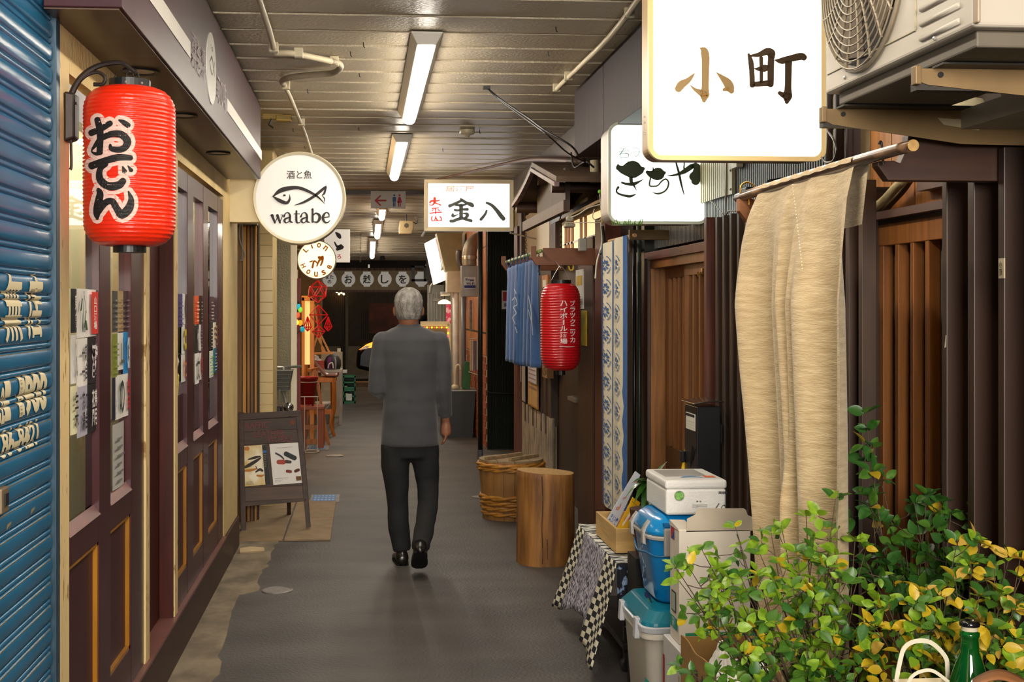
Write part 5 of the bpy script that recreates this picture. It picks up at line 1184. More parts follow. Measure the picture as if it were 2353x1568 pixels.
# ---------------- sliding door 2
OX = 1.5
oz = lambda px, py: ZX(px, py, OX)
zt0, zt1 = oz(1481, 595), oz(1481, 582)
ya, yb = yend+.012, yr(1481, OX)
struct(MB().box(OX, OX+.12, ya, yb, zt0-.012, zt1).build('door_lintel', m_rb, bevel=.002))
struct(MB().box(OX, OX+.12, yb-.07, yb, .0, zt0).build('door_post', mat('door_post_dark', '#3f2a20', .5), bevel=.002))
struct(MB().box(OX+.015, OX+.25, yb-.085, yb-.07, .0, zt0-.02).build('door_jamb_5', m_warm, bevel=.001))
struct(MB().box(OX+.015, OX+.2, ya, yb-.07, zt0-.055, zt0-.012).build('door_head_5', m_warm2))
struct(MB().box(OX+.2, OX+.25, ya, yb-.05, 0, zt0).build('door_dark_5', mat('very_dark_brown', '#22140e')))
def lattice(name, label, X, p0, p1, ytop, ybars, bars, ylow, last):
    t = thing(name, label, None, (X, yr(p0, X), .1)); t['kind'] = 'structure'
    z_t, z_b, z_l = ZX(p0, ytop, X), ZX(p0, ybars, X), ZX(p0, ylow, X)
    MB().box(X, X+.03, yr(p1, X), yr(p0, X), z_b, z_t).build('top_rail', m_rail, t, bevel=.0015)
    MB().box(X, X+.03, yr(p1, X), yr(p0, X), .1, z_l).build('lower_panel', mat('door_panel_brown', '#5a3a1e', .5, var=.2, vs=(30, 30, 3)), t)
    for (a, c) in bars: MB().box(X, X+.028, yr(c, X), yr(a, X), z_l, z_b).build('lattice_bar', m_dw, t, bevel=.001)
    MB().box(X+.024, X+.032, yr(p1, X), yr(p0, X), z_l, z_b).build('backing', mat('door_backing', '#38210f', .6, var=.2, vs=(30, 30, 2)), t)
    return t
m_rail = mat('pale_cedar_rail', '#8c5c38', .5, var=.12, vs=(30, 30, 3)); m_dw = mat('cedar_bar', '#83532a', .5, var=.2, vs=(40, 40, 3))
lattice('door_5', 'left leaf of the lattice sliding door, farther from the fins', 1.585, 1530, 1574, 613, 640, [(1530, 1537), (1546, 1549), (1557, 1560), (1568, 1571)], 1022, 1574)
lattice('door_6', 'right leaf of the lattice sliding door, next to the brown fins', 1.545, 1572, 1624, 596, 634, [(1572, 1582), (1591, 1594), (1605, 1608), (1618, 1621)], 1030, 1621)
c = at(1617, 625, X=1.54); t = thing('brass_hook', 'brass latch hook on the lattice door beside the fins', 'hook', c); MB().box(1.53, 1.54, c.y-.012, c.y+.012, c.z-.012, c.z+.016).tube([c+V(-.012, .015, .0), c+V(-.02, .02, -.02), c+V(-.02, .03, 0)], .004, 6).build('hook', mat('brass', '#b08a40'), t)
# ---------------- timber arm that holds the long blue and white cloth
AYY = 6.6
ar = thing('rod_support', 'greenish brown timber arm above the blue and white cloth', 'arm', (1.4, AYY, 1.95))
a, c = at(1447, 528, Y=AYY), at(1560, 552, Y=AYY); m_arm = mat('olive_brown_timber', '#5a4526', .5, var=.2, vs=(9, 9, 30))
MB().box(a.x, XR+.02, AYY, AYY+.03, c.z, a.z).build('board', m_arm, ar, bevel=.002)
a, c = at(1547, 514, Y=AYY-.01), at(1567, 562, Y=AYY-.01); MB().box(a.x, c.x, AYY-.03, AYY, c.z, a.z).build('upright', m_arm, ar, bevel=.002)
a, c = at(1446, 553, Y=AYY+.5), at(1500, 580, Y=AYY+.5); MB().box(a.x, XR+.02, AYY+.5, AYY+.53, c.z, a.z).build('board', mat('dark_stained_wood', '#3b2417'), ar)
MB().tube([at(1459, 541, Y=AYY-.03), at(1400, 555, Y=7.6)], .011, 8).build('rod', mat('pale_rod', '#b88a50', .5), ar)
# ---------------- right wall beyond: posts, dark door, notice wall
rw('wall_right_post', 1462, 1481, 0, ZC, mat('dark_green_pipe', '#1f241d', .4), X=1.56)
for (p0, p1, cc, lb) in ((1453, 1462, '#171310', 'black upright pipe right of the blue and white cloth'), (1464, 1474, '#28322a', 'dark green upright pipe right of the blue and white cloth')):
    Xc = 1.52; Yc = yr((p0+p1)/2, Xc); tag(MB().tube([(Xc, Yc, 0), (Xc, Yc, 2.1)], (p1-p0)/2*Yc/FPX, 12).build('downpipe', mat('pipe_'+cc[1:], cc, .35), smooth=True), lb, 'pipe', 'upright pipes by the blue and white cloth')
rw('wall_right_panel', 1396, 1462, 0, ZC, mat('very_dark_brown', '#22140e'), X=1.60)
struct(MB().box(1.50, XR+.1, yr(1390, 1.50), yr(1367, 1.50), 0, 2.15).build('trim_10', m_rb, bevel=.003))
struct(MB().box(1.52, XR+.1, yr(1362, 1.52), yr(1328, 1.52), 0, 2.05).build('trim_11', mat('umber_post', '#4b2e1c', .5, var=.2, vs=(20, 20, 3)), bevel=.003))
rw('door_7', 1270, 1330, 0, 2.0, mat('dark_door_boards', '#2b1a12', .5, var=.35, vs=(25, 25, 1.5)), X=1.66)
o = tag(MB().box(1.63, 1.66, yr(1322, 1.63), yr(1304, 1.63), ZX(1312, 922, 1.63), ZX(1312, 914, 1.63)).build('door_handle', m_steel), 'small steel handle on the dark wooden door', 'handle')
# notice wall
nw = rw('wall_right_notice', 1189, 1266, .55, 2.0, mat('notice_wall', '#3a281c', .6, var=.25, vs=(20, 20, 3)), X=1.60)
b0 = None
for k, px in enumerate((1196, 1205, 1214, 1223, 1232, 1242, 1252)):
    Xs = 1.585; ys = yr(px, Xs); o = MB().box(Xs, 1.602, ys-.045, ys, ZX(px, 958+ (px-1190)*.62, Xs), 1.35).build('board', mat('skirt_board', '#3e2618', .5, var=.25, vs=(25, 25, 3)), nw, bevel=.002)
rw('wall_right_plinth', 1189, 1268, 0, .62, m_conc2, X=1.615)
b = MB(); y_ = yr(1268, 1.61)
while y_ < yr(1200, 1.61): b.tube([(1.612, y_, 0), (1.612, y_, .62)], .028, 8); y_ += .11
pl_ = stuff(b.build('plinth_ribs', m_conc2)); struct(pl_); tag(pl_, 'pale ribbed concrete plinth behind the barrel', None)
struct(MB().box(1.54, XR+.1, yr(1188, 1.54)-.02, yr(1181, 1.54), 0, 2.4).build('trim_12', m_rb))
def paper(px0, px1, py0, py1, cc, lab, X=1.575, name='notice', fr=None):
    ya_, yb_ = yr(px1, X), yr(px0, X); pm = (px0+px1)/2
    t = thing(name, lab, 'notice', (X, ya_, ZX(pm, py1, X)), 'notices on the wall behind the blue noren')
    z0, z1 = ZX(pm, py1, X), ZX(pm, py0, X)
    if fr: MB().box(X, X+.012, ya_-.015, yb_+.015, z0-.015, z1+.015).build('frame', fr, t)
    MB().box(X-.004, 1.602 if name == 'plaque' else X, ya_, yb_, z0, z1).build('sheet', mat('notice_'+cc[1:], cc, .6, var=.06, vs=(12, 12, 12)), t)
    return t, (ya_, yb_, z0, z1)
t, bx = paper(1190, 1198, 832, 876, '#b3aaae', 'grey paper sheet at the left end of the notice wall')
t, bx = paper(1200, 1207, 838, 922, '#a8a49a', 'long narrow paper strip below the blue noren')
t, bx = paper(1214, 1234, 840, 932, '#c29b62', 'tan cork board with yellow frame below the blue noren', fr=mat('yellow_frame', '#b07c2a', .5), X=1.56)
t2, bx = paper(1214, 1233, 832, 880, '#c0bcc0', 'white printed sheet pinned on the tan cork board', X=1.548)
b = MB()
for k in range(6): z = bx[3]-.04-.04*k; b.box(1.5435, 1.544, bx[0]+.03, bx[1]-.05, z, z+.01)
b.build('print_lines', flat('#8a6a6a'), t2)
t, bx = paper(1247, 1258, 838, 868, '#8a6238', 'small wooden plaque with dark character beside the red lantern', X=1.55, name='plaque')
text('lettering', '心', flat('#1c1410'), t, (bx[0]+.02, bx[1]-.02, bx[2]+.02, bx[3]-.02), lambda u, v: V(1.5445, u, v), .05)
t = thing('wooden_plaque', 'honey wooden plaque frame left of the red lantern', 'plaque', at(1250, 640, X=1.585)); X = 1.585
MB().box(X, X+.02, yr(1258, X), yr(1245, X), ZX(1250, 662, X), ZX(1250, 633, X)).build('frame', m_tim, t, bevel=.003); MB().box(X-.004, X, yr(1255, X), yr(1248, X), ZX(1250, 660, X), ZX(1250, 644, X)).build('panel', flat('#cfc8b8'), t)
t = thing('thermometer', 'white thermometer card with yellow strips right of the red lantern', 'thermometer', at(1330, 670, X=1.51)); X = 1.511
MB().box(X, X+.01, yr(1339, X), yr(1323, X), ZX(1331, 710, X), ZX(1331, 620, X)).build('card', mat('card_white', '#d9d4c8', .5), t)
MB().box(X-.002, X, yr(1337, X), yr(1325, X), ZX(1331, 656, X), ZX(1331, 634, X)).build('yellow_strips', mat('yellow_strip', '#c9a030', .5, var=.3, vs=(9, 90, 3)), t)
t = MB().box(1.51, 1.52, yr(1346, 1.51), yr(1335, 1.51), ZX(1340, 795, 1.51), ZX(1340, 714, 1.51)).build('yellow_notice', mat('ochre_sheet', '#a58c1c', .6, var=.2), bevel=.003); tag(t, 'ochre yellow sheet on the post behind the red lantern', 'notice')
# upper wall, windows and beams above the noren
rw('wall_right_plaster', 1182, 1395, 2.0, ZC, m_plas, X=1.63)
rw('wall_right_screen', 1206, 1262, ZX(1230, 600, 1.6), ZX(1230, 484, 1.6), mat('pale_cloth_panel', '#cdbfa8', .8, var=.06, vs=(9, 60, 3)), X=1.60)
struct(MB().box(1.575, XR+.1, yr(1276, 1.575), yr(1263, 1.575), 1.9, ZX(1270, 484, 1.575)).build('trim_13', m_dkw))
struct(MB().box(1.56, XR+.1, yr(1198, 1.56), yr(1190, 1.56), 1.9, 2.55).build('trim_14', mat('brown_pole', '#4a3024', .5)))
w1 = struct(MB().box(1.61, 1.625, yr(1390, 1.61), yr(1292, 1.61), 1.95, 2.24).build('window_1', mat('lit_window', '#e8c89a', .5, var=.3, vs=(4, 4, 4), emit=.75, ecol='#f5c890')))
for px in (1297, 1304, 1312, 1332, 1342): MB().box(1.60, 1.61, yr(px+4, 1.6), yr(px, 1.6), 1.95, 2.24).build('window_bar', m_warm, w1)
for z in (1.95, 2.07): MB().box(1.60, 1.61, yr(1390, 1.6), yr(1292, 1.6), z, z+.014).build('window_bar', m_white, w1)
MB().box(1.596, 1.61, yr(1312, 1.6), yr(1306, 1.6), 1.96, 2.03).build('green_tag', flat('#93a524'), w1)
ev = struct(MB().hexa([(1.45, yr(1390, 1.5), 2.245), (1.62, yr(1390, 1.5), 2.30), (1.62, yr(1278, 1.55), 2.30), (1.5, yr(1278, 1.55), 2.245), (1.45, yr(1390, 1.5), 2.275), (1.62, yr(1390, 1.5), 2.33), (1.62, yr(1278, 1.55), 2.33), (1.5, yr(1278, 1.55), 2.275)]).build('trim_15', mat('purple_beam', '#33241f', .4)))
struct(MB().box(1.56, 1.62, yr(1390, 1.56), yr(1270, 1.56), 2.30, 2.345).build('trim_16', mat('purple_beam', '#33241f')))
rw('beam_right', 1155, 1322, 2.60, 2.70, mat('red_brown_beam', '#4e3128', .5), X=1.44)
struct(MB().box(1.44, 1.62, BW, yr(1322, 1.44)-.4, 2.70, ZC).build('wall_right_top', mat('purple_beam', '#33241f')))
# conduits below the ceiling on the right
t = thing('ceiling_pipe', 'cream pipe along the ceiling above the purple box', 'pipe', at(1400, 90, Z=2.79))
xq = at(1278, 206, Z=2.80).x
MB().tube([at(1278, 206, Z=2.80), at(1300, 184, Z=2.80), at(1400, 86, Z=2.80), at(1480, -20, Z=2.80)], .0135, 10, smooth=4).build('tube', m_pvc, t, smooth=True)
for p in ((1279, 205), (1306, 178), (1446, 33)): c = at(*p, Z=2.80); MB().box(c.x-.02, c.x+.02, c.y-.012, c.y+.012, 2.785, ZC).build('clip', m_pvc, t)
t = thing('wall_conduit', 'silver conduit running down to the rectangular lit sign on the right', 'pipe', at(1240, 330, X=1.42))
MB().tube([at(1322, 246, X=1.40), at(1268, 300, X=1.40), at(1213, 350, X=1.40), at(1190, 375, X=1.40)], .016, 10, smooth=4).build('tube', m_steel, t, smooth=True)
MB().tube([at(1195, 372, X=1.40), at(1180, 385, X=1.40), at(1153, 410, X=1.40)], .016, 10, smooth=4).build('tube', m_pvc, t, smooth=True)
t = tag(MB().tube([at(1338, 372, Y=8.2), at(1240, 366, Y=9.6), at(1180, 372, Y=10.6), at(1060, 400, Y=11.4), at(1000, 413, Y=11.9)], [.028, .02, .014, .01, .008], 8, smooth=4).build('bamboo_pole', mat('brown_pole', '#4a3024'), smooth=True), 'long thin brown pole slanting above the rectangular lit sign', 'pole')
# purple boxed fascia
PX = 1.196
pb = thing('purple_fascia', 'purple brown boxed fascia hanging from the ceiling above the rounded lit sign', 'fascia', (PX, 6, 2.43))
zpf = ZX(1322, 360, PX); m_pf = mat('purple_panel', '#2d2227', .6, var=.12, vs=(3, 12, 1.5), spec=.2)
y1_ = yr(1320, PX); ys = yr(1386, PX)
MB().box(PX, XR, ys+.006, y1_, zpf, ZC-.02).build('panel', m_pf, pb, bevel=.002)
MB().box(PX, XR, 4.35, ys-.004, zpf+.01, ZC-.02).build('panel', m_pf, pb, bevel=.002)
# ---------------- gabled roof on logs
rf = thing('gabled_roof', 'little gabled board roof on log brackets behind the rectangular lit sign', 'roof', (1.4, 8.7, 2.5))
RX = 1.15; rg = at(1222, 384, X=RX); rn = at(1278, 418, X=RX); rfar = at(1179, 468, X=RX)
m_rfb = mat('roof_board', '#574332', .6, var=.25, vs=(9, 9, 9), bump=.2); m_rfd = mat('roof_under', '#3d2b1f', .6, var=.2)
def slab3(a, b_, t, name, m, x0=RX, x1=XR+.02, sag=0):
    n = 8; vs = []; mid = (a+b_)/2
    for i in range(n+1):
        p = a.lerp(b_, i/n); s = -sag*math.sin(math.pi*i/n); vs += [(x0, p.y, p.z+s), (x1, p.y, p.z+s+.0), (x1, p.y, p.z+s+t), (x0, p.y, p.z+s+t)]
    MB().add(vs, [(4*i+k, 4*i+(k+1) % 4, 4*i+4+(k+1) % 4, 4*i+4+k) for i in range(n) for k in range(4)]+[(0, 1, 2, 3), (4*n+3, 4*n+2, 4*n+1, 4*n)]).build(name, m, rf, bevel=.002)
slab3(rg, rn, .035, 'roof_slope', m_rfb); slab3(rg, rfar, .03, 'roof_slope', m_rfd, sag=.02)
slab3(rg+V(0, .0, -.03), rn+V(0, 0, -.028), .028, 'barge_board', mat('pale_edge', '#75605a', .5, var=.3, vs=(9, 9, 30)), RX-.012, RX+.02)
slab3(rg+V(0, .0, -.045), rfar+V(0, .0, -.03), .03, 'barge_board', mat('pale_edge', '#75605a'), RX-.012, RX+.02, sag=.02)
def log(p, r, name='log'): MB().tube([(p.x, p.y, p.z), (XR+.1, p.y, p.z)], r, 16).build(name, mat('log_wood', '#4a3222', .5, var=.2, vs=(4, 20, 20)), rf, smooth=False)
log(at(1267, 431, X=RX+.04), .035); log(at(1186, 478, X=RX+.02), .04); log(at(1236, 413, X=RX+.06), .04)
MB().box(RX+.06, RX+.10, rn.y+.1, rfar.y-.1, rn.z-.17, rn.z-.10).build('tie_beam', m_dkw, rf)
MB().box(RX+.12, RX+.15, rn.y+.4, rfar.y-.5, rn.z-.12, rg.z-.08).build('gable_board', mat('gable_brown', '#3a2a1c', .6, var=.2, vs=(9, 30, 9)), rf)
MB().lathe([(.032, -.04), (.03, .10), (.0, .10)], at(1367, 405, X=1.45), 16).build('horn_speaker', mat('horn_beige', '#a3967a', .5), rf)
# hanging chains
chain('noren_chain', 'rusty chain hanging from the roof down to the brown rack board', at(1287, 420, Y=8.3), at(1289, 612, Y=8.3), 30, .009, mat('rusty_chain', '#4e3a2c', .6, .4))
chain('noren_chain', 'darker chain behind, left of the pale cloth panel', at(1206, 486, Y=9.9), at(1209, 588, Y=9.9), 18, .009, mat('rusty_chain', '#4e3a2c'))
# wind chimes / cable clutter under the kichiya sign
cl = thing('cable_clutter', 'tangle of white and dark cables left of the rounded lit sign', 'cable', at(1375, 500, Y=7.2))
b = MB()
for pts, r in (([(1312, 500), (1330, 492), (1352, 478), (1380, 470)], .004), ([(1300, 512), (1340, 512), (1382, 512)], .003), ([(1381, 512), (1383, 560), (1372, 600), (1368, 640)], .005), ([(1366, 480), (1362, 500), (1375, 508), (1385, 498)], .003), ([(1378, 440), (1380, 470), (1382, 500)], .003)):
    b.tube([at(x, y, Y=7.3) for x, y in pts], r, 6, smooth=4)
b.build('white_cable', mat('white_cable', '#c9c2ae', .5), cl)
MB().tube([at(1312, 350, Y=7.4), at(1320, 385, Y=7.4), at(1345, 372, Y=7.3), at(1365, 385, Y=7.3)], .006, 6, smooth=5).tube([at(1384, 520, Y=7.3), at(1388, 560, Y=7.3), at(1378, 585, Y=7.3)], .01, 6, smooth=4).build('dark_cable', m_black, cl)
MB().tube([at(1384, 455, Y=7.35), at(1384, 512, Y=7.35)], .008, 8).build('bamboo_whistle', mat('bamboo_pale', '#b8a268', .5), cl)
MB().sphere(at(1379, 441, Y=7.3), .014, 12).build('green_ball', mat('green_ball', '#5c9a1c', .4), cl)
MB().lathe([(.02, -.03), (.024, .0), (.02, .03)], at(1309, 503, Y=7.6), 14, axis='Y').box(at(1298, 516, Y=7.6).x, at(1321, 516, Y=7.6).x, 7.58, 7.66, at(1298, 522, Y=7.6).z, at(1298, 514, Y=7.6).z).build('camera_unit', mat('beige_unit', '#8f8774', .5), cl, bevel=.004)
MB().box(at(1330, 548, Y=7.9).x, at(1349, 575, Y=7.9).x, 7.9, 7.94, at(1330, 577, Y=7.9).z, at(1330, 548, Y=7.9).z).build('grey_unit', mat('grey_unit', '#98948a', .5), cl, bevel=.006)
# ---------------- blue noren on its rack
NX = 1.15
rk = thing('noren_rack', 'red brown boards carrying a bamboo rod with the blue noren', 'rack', (NX, 9, 1.95))
m_rk = mat('rack_brown', '#6d3f24', .5, var=.15, vs=(9, 9, 20))
y_n, y_f = 8.25, 10.2
a, c = at(1243, 570, Y=y_n), at(1370, 610, Y=y_n)
def armb(yy, xt, z0, z1):
    MB().prism([V(xt+.06, yy, z0), V(XR, yy, z0), V(XR, yy, z1), V(xt+.045, yy, z1), V(xt+.045, yy, (z0+z1)/2+.0), V(xt, yy, (z0+z1)/2+.0), V(xt, yy, z1+.012), V(xt-.035, yy, z1+.012), V(xt-.035, yy, z0+.05), V(xt, yy, z0)], (0, .03, 0)).build('arm_board', m_rk, rk, bevel=.002)
armb(y_n, XY(1222, y_n)+.03, c.z, a.z); armb(y_f, XY(1163, y_f), ZY(1163, 622, y_f), ZY(1163, 592, y_f))
r0, r1 = at(1163, 603, X=NX), at(1243, 577, X=NX)
MB().tube([r0, r1], .013, 10).build('bamboo_rod', mat('bamboo_green', '#8a9a5a', .4, var=.3, vs=(3, 12, 3)), rk, smooth=True)
MB().sphere(at(1286-0, 560, Y=y_n), .001, 4)
no = tag(thing('blue_noren', 'worn blue cotton noren with pale brush strokes in three panels', 'noren', (NX, 9.2, 1.4)), None, None)
m_nor = mat('indigo_cotton', '#2f5488', .85, var=.12, vs=(5, 14, 1.5), bump=.2, bs=(80, 80, 80), sheen=.3)
def nor(px0, px1, ytl, ytr, ybl, ybr, nf, k, m=m_nor):
    ya_, yb_ = yr(px0, NX), yr(px1, NX)
    def f(u, v):
        yy = ya_+(yb_-ya_)*u; pxm = px0+(px1-px0)*u
        zt_ = ZX(pxm, ytl+(ytr-ytl)*u, NX); zb_ = ZX(pxm, ybl+(ybr-ybl)*u, NX)
        am = .012+.022*v
        return V(NX-.0+am*math.sin(u*nf*6.28+k+.6*math.sin(v*4)), yy, zt_+(zb_-zt_)*v)
    return MB().grid(40, 24, f).build('panel', m, no, smooth=True, solid=.002)
nor(1165, 1190, 618, 608, 828, 836, 3, 0); nor(1190.5, 1207, 609, 603, 838, 842, 2, 1.2, mat('faded_indigo', '#3a5f8f', .85, var=.15, vs=(5, 14, 1.5), bump=.2, bs=(80, 80, 80))); nor(1207.5, 1233.5, 604, 594, 838, 846, 3, 2.0)
b = MB()
for k in range(9):
    px = 1169+k*8; c0 = at(px, 602-(px-1169)*.33, X=NX); b.tube([c0+V(0, 0, -.05), c0+V(-.016, 0, -.02), c0+V(-.016, 0, .012), c0+V(.016, 0, .012), c0+V(.016, 0, -.02), c0+V(0, 0, -.05)], .004, 6)
stuff(b.build('loops', m_nor, no))
brush([[(1182, 665, 2), (1186, 675, 2)], [(1177, 690, 2), (1184, 684, 2), (1188, 700, 2), (1180, 706, 2), (1186, 720, 2), (1178, 730, 2), (1184, 745, 2)], [(1214, 680, 1), (1219, 705, 2.5), (1222, 740, 2), (1224, 770, 1)], [(1214, 712, 1), (1220, 735, 2)], [(1184, 752, 1.5), (1188, 765, 2)]], onX(NX-.04), 'white_strokes', flat('#9fb0bd'), no)
b = MB(); p = at(1239, 590, X=NX); b.tube([p, p+V(0, -.02, -.05), p+V(0, .03, -.10)], .006, 6); b.tube([p, p+V(0, .02, -.06), p+V(0, -.02, -.12)], .006, 6); b.build('tie_strings', mat('dark_indigo', '#1c2e44', .8), no)
# ---------------- second red lantern
m_red2 = mat('red_vinyl_lantern', '#b3131b', .3, var=.05, coat=.2)
L2Y = 7.9; l2 = at(1288, 750, Y=L2Y); R2 = 47.2*L2Y/FPX; zt2, zb2 = ZY(1288, 652, L2Y), ZY(1288, 851, L2Y)
rf2 = lambda z: lrad(z, R2, zt2, zb2, 33, .004, .10)
t = thing('paper_lantern', 'smaller red ribbed lantern with white katakana beside the blue noren', 'lantern', (l2.x, L2Y, zb2))
MB().lathe([(rf2(zb2+(zt2-zb2)*i/264), zb2+(zt2-zb2)*i/264) for i in range(265)], (l2.x, L2Y, 0), 48).build('paper_shade', m_red2, t, smooth=True)
MB().lathe([(R2*.52, zt2-.01), (R2*.52, zt2+.022), (R2*.45, zt2+.022), (R2*.45, zt2-.01)], (l2.x, L2Y, 0), 28).build('top_ring', m_black, t)
MB().tube([V(l2.x-R2*.5, L2Y, zt2+.01), V(l2.x-.02, L2Y, zt2+.09), V(l2.x, L2Y, zt2+.11), V(l2.x+.03, L2Y, zt2+.08), V(l2.x+R2*.5, L2Y, zt2+.01)], .002, 6, smooth=5).build('wire_bail', m_steel, t)
MB().tube([V(l2.x, L2Y, zt2+.10), V(l2.x+.02, 8.25, ZY(1288, 600, 8.25))], .003, 6).build('hanging_wire', m_steel, t)
MB().lathe([(.03, zb2+.01), (.03, zb2-.03), (.0, zb2-.03)], (l2.x, L2Y, 0), 18).build('bottom_ring', m_black, t)
f2 = oncyl(l2.x, L2Y, lambda z: R2*.985, .004); wi = flat('#dcc6c0')
for k, ch in enumerate('ハイボール酒場'):
    y0_ = 691+k*14.5
    text('lettering', ch, wi, t, (1287, 1304, y0_+12.5, y0_) if ch != 'ー' else (1293.5, 1297, y0_+13, y0_), f2, .045, cut=[(0, 3), (1, 3)])
for k, ch in enumerate('ブラックニッカ'): text('lettering', ch, wi, t, (1310, 1322, 691+k*14+12.5, 691+k*14), f2, .04, cut=[(0, 3), (1, 3)])
brush([[(1286, 796.5, 1.2), (1303, 797.5, 1.6), (1320, 797, 1.2)]], f2, 'lettering_line', wi, t)
# wall hooks above
t = thing('yellow_hook', 'small yellow hook under the brown rack board', 'hook', at(1317, 614, Y=8.26)); c = at(1317, 612, Y=8.26); MB().tube([c+V(0, 0, .02), c+V(0, 0, -.02), c+V(-.02, .0, -.025), c+V(-.03, 0, 0)], .006, 6, smooth=4).build('hook', mat('yellow_brass', '#c9a838', .4), t)
# ================================================================ lit box signs on the right
def rrect(x0, x1, z0, z1, r, n=8):
    out = []
    for (cx, cz, a0) in ((x1-r, z1-r, 0), (x0+r, z1-r, 90), (x0+r, z0+r, 180), (x1-r, z0+r, 270)):
        for k in range(n+1): a = math.radians(a0+90*k/n); out.append((cx+r*math.cos(a), cz+r*math.sin(a)))
    return out
def boxsign(name, label, Y, x0, x1, z0, z1, th, r, rim, rimmat, facemat, sidemat):
    t = thing(name, label, 'sign', ((x0+x1)/2, Y, z0))
    MB().prism([V(x, Y+.012, z) for x, z in rrect(x0+.006, x1-.006, z0+.006, z1-.006, r)], (0, th-.012, 0)).build('casing', sidemat, t, smooth=False)
    o = rrect(x0, x1, z0, z1, r); i = rrect(x0+rim, x1-rim, z0+rim, z1-rim, max(.002, r-rim)); n = len(o); b = MB()
    b.add([V(x, Y, z) for x, z in o]+[V(x, Y+.006, z) for x, z in i]+[V(x, Y+.02, z) for x, z in o], [(k, (k+1) % n, n+(k+1) % n, n+k) for k in range(n)]+[(k, 2*n+k, 2*n+(k+1) % n, (k+1) % n) for k in range(n)])
    b.build('rim', rimmat, t)
    MB().add([V(x, Y+.007, z) for x, z in i], [tuple(range(n))]).build('face', facemat, t)
    return t
# komachi
KX0, KX1 = XY(1491, 4.1), XY(1900, 4.1); KZ0, KZ1 = ZY(1690, 369, 4.1), ZC-.02
km = boxsign('lightbox_sign', 'largest bright box sign with two brush characters hanging top right', 4.1, KX0, KX1, KZ0, KZ1, .13, .045, .0165,
    mat('komachi_rim', '#e0c48c', .35, var=0, emit=.08), mat('komachi_face', '#fffaf0', .4, var=0, emit=2.7, ecol='#fff3dc'), mat('komachi_side', '#b59c78', .4, .3, var=.1))
g5 = lambda L: [[(1500+x/5.8825, 60+y/5.8825, w*1.1/5.8825) for (x, y, w) in st] for st in L]
fk = onY(4.1+.0055)
brush(g5([[(640, 297, 16), (690, 330, 90), (712, 420, 100), (712, 600, 92), (708, 840, 92), (700, 930, 120), (692, 1010, 50)], [(700, 930, 100), (630, 890, 70), (560, 850, 36), (495, 785, 4)],
    [(345, 850, 90), (390, 790, 100), (470, 740, 70), (530, 680, 40), (572, 628, 3)], [(850, 618, 3), (930, 690, 60), (1010, 770, 110), (1045, 840, 110), (1065, 880, 70)], [(960, 860, 40), (1010, 850, 60)]]), fk, 'brush_character', mat('ink_backlit_brown', '#8a7048', .6, var=0, emit=.10, ecol='#b89a60'), km)
brush(g5([[(1295, 380, 30), (1325, 480, 66), (1340, 640, 66), (1345, 800, 70)], [(1330, 400, 30), (1440, 385, 60), (1540, 345, 90), (1600, 370, 110), (1620, 420, 60)], [(1600, 400, 80), (1594, 600, 84), (1592, 790, 80)],
    [(1345, 790, 60), (1460, 780, 70), (1590, 770, 80)], [(1465, 430, 50), (1468, 600, 46), (1468, 760, 44)], [(1370, 575, 10), (1440, 580, 60), (1510, 570, 90), (1560, 560, 60)],
    [(1650, 460, 14), (1740, 470, 80), (1860, 440, 84), (2000, 410, 92), (2045, 425, 80)], [(1835, 490, 90), (1832, 650, 84), (1828, 850, 88), (1820, 950, 120), (1812, 1030, 50)], [(1820, 950, 100), (1760, 930, 70), (1715, 905, 50)], [(1710, 895, 8), (1640, 862, 3)], [(1708, 915, 8), (1660, 888, 3)]]), fk, 'brush_character', mat('ink_backlit_dark', '#403222', .6, var=0, emit=.03, ecol='#6a5436'), km)
MB().box(KX1-.01, XR+.05, 4.14, 4.2, KZ1-.25, KZ1-.2).box(KX1-.01, XR+.05, 4.14, 4.2, KZ0+.12, KZ0+.16).build('wall_arm', m_black, km)
b = MB()
for py in (262, 275, 296, 301): c = V(KX0-.001, 4.16, ZY(1484, py, 4.1)); b.sphere(c, .004, 6)
b.build('screws', m_steel, km)
# kichiya
SYY = 5.9; SX0, SX1 = XY(1398, SYY), XY(1631, SYY); SZ0, SZ1 = ZY(1500, 515, SYY), ZY(1500, 281, SYY)
kc = boxsign('lightbox_sign', 'rounded white box sign with green black brush hiragana, partly behind the large one', SYY, SX0, SX1, SZ0, SZ1, .22, .055, .014,
    mat('kichiya_rim', '#d9dccb', .3, var=0), mat('kichiya_face', '#fdfffb', .4, var=0, emit=1.6, ecol='#f6fff4'), mat('kichiya_side', '#b9b2ac', .4, .2, var=.05))
g7 = lambda L: [[(1380+x/7.465, 320+y/7.465, w*1.18/7.465) for (x, y, w) in st] for st in L]
fc_ = onY(SYY+.0055); mk = mat('kichiya_ink', '#3d4233', .6, var=0, emit=.03, ecol='#5a6a48'); mk2 = mat('kichiya_ink_thin', '#5a6448', .6, var=0, emit=.02, ecol='#8a9a70')
brush(g7([[(300, 480, 70), (380, 520, 130), (500, 520, 240), (600, 520, 240), (690, 520, 140), (735, 505, 50)], [(472, 375, 8), (478, 420, 40)], [(300, 430, 20), (300, 500, 60)]]), fc_, 'brush_character', mk, kc)
brush(g7([[(520, 650, 55), (530, 740, 50), (575, 800, 30), (615, 880, 8)], [(365, 745, 30), (450, 768, 40), (560, 770, 55), (650, 735, 32), (738, 685, 6)],
    [(305, 825, 38), (272, 880, 28), (300, 930, 30), (400, 965, 36), (510, 980, 40), (600, 945, 16)]]), fc_, 'brush_character', mk, kc)
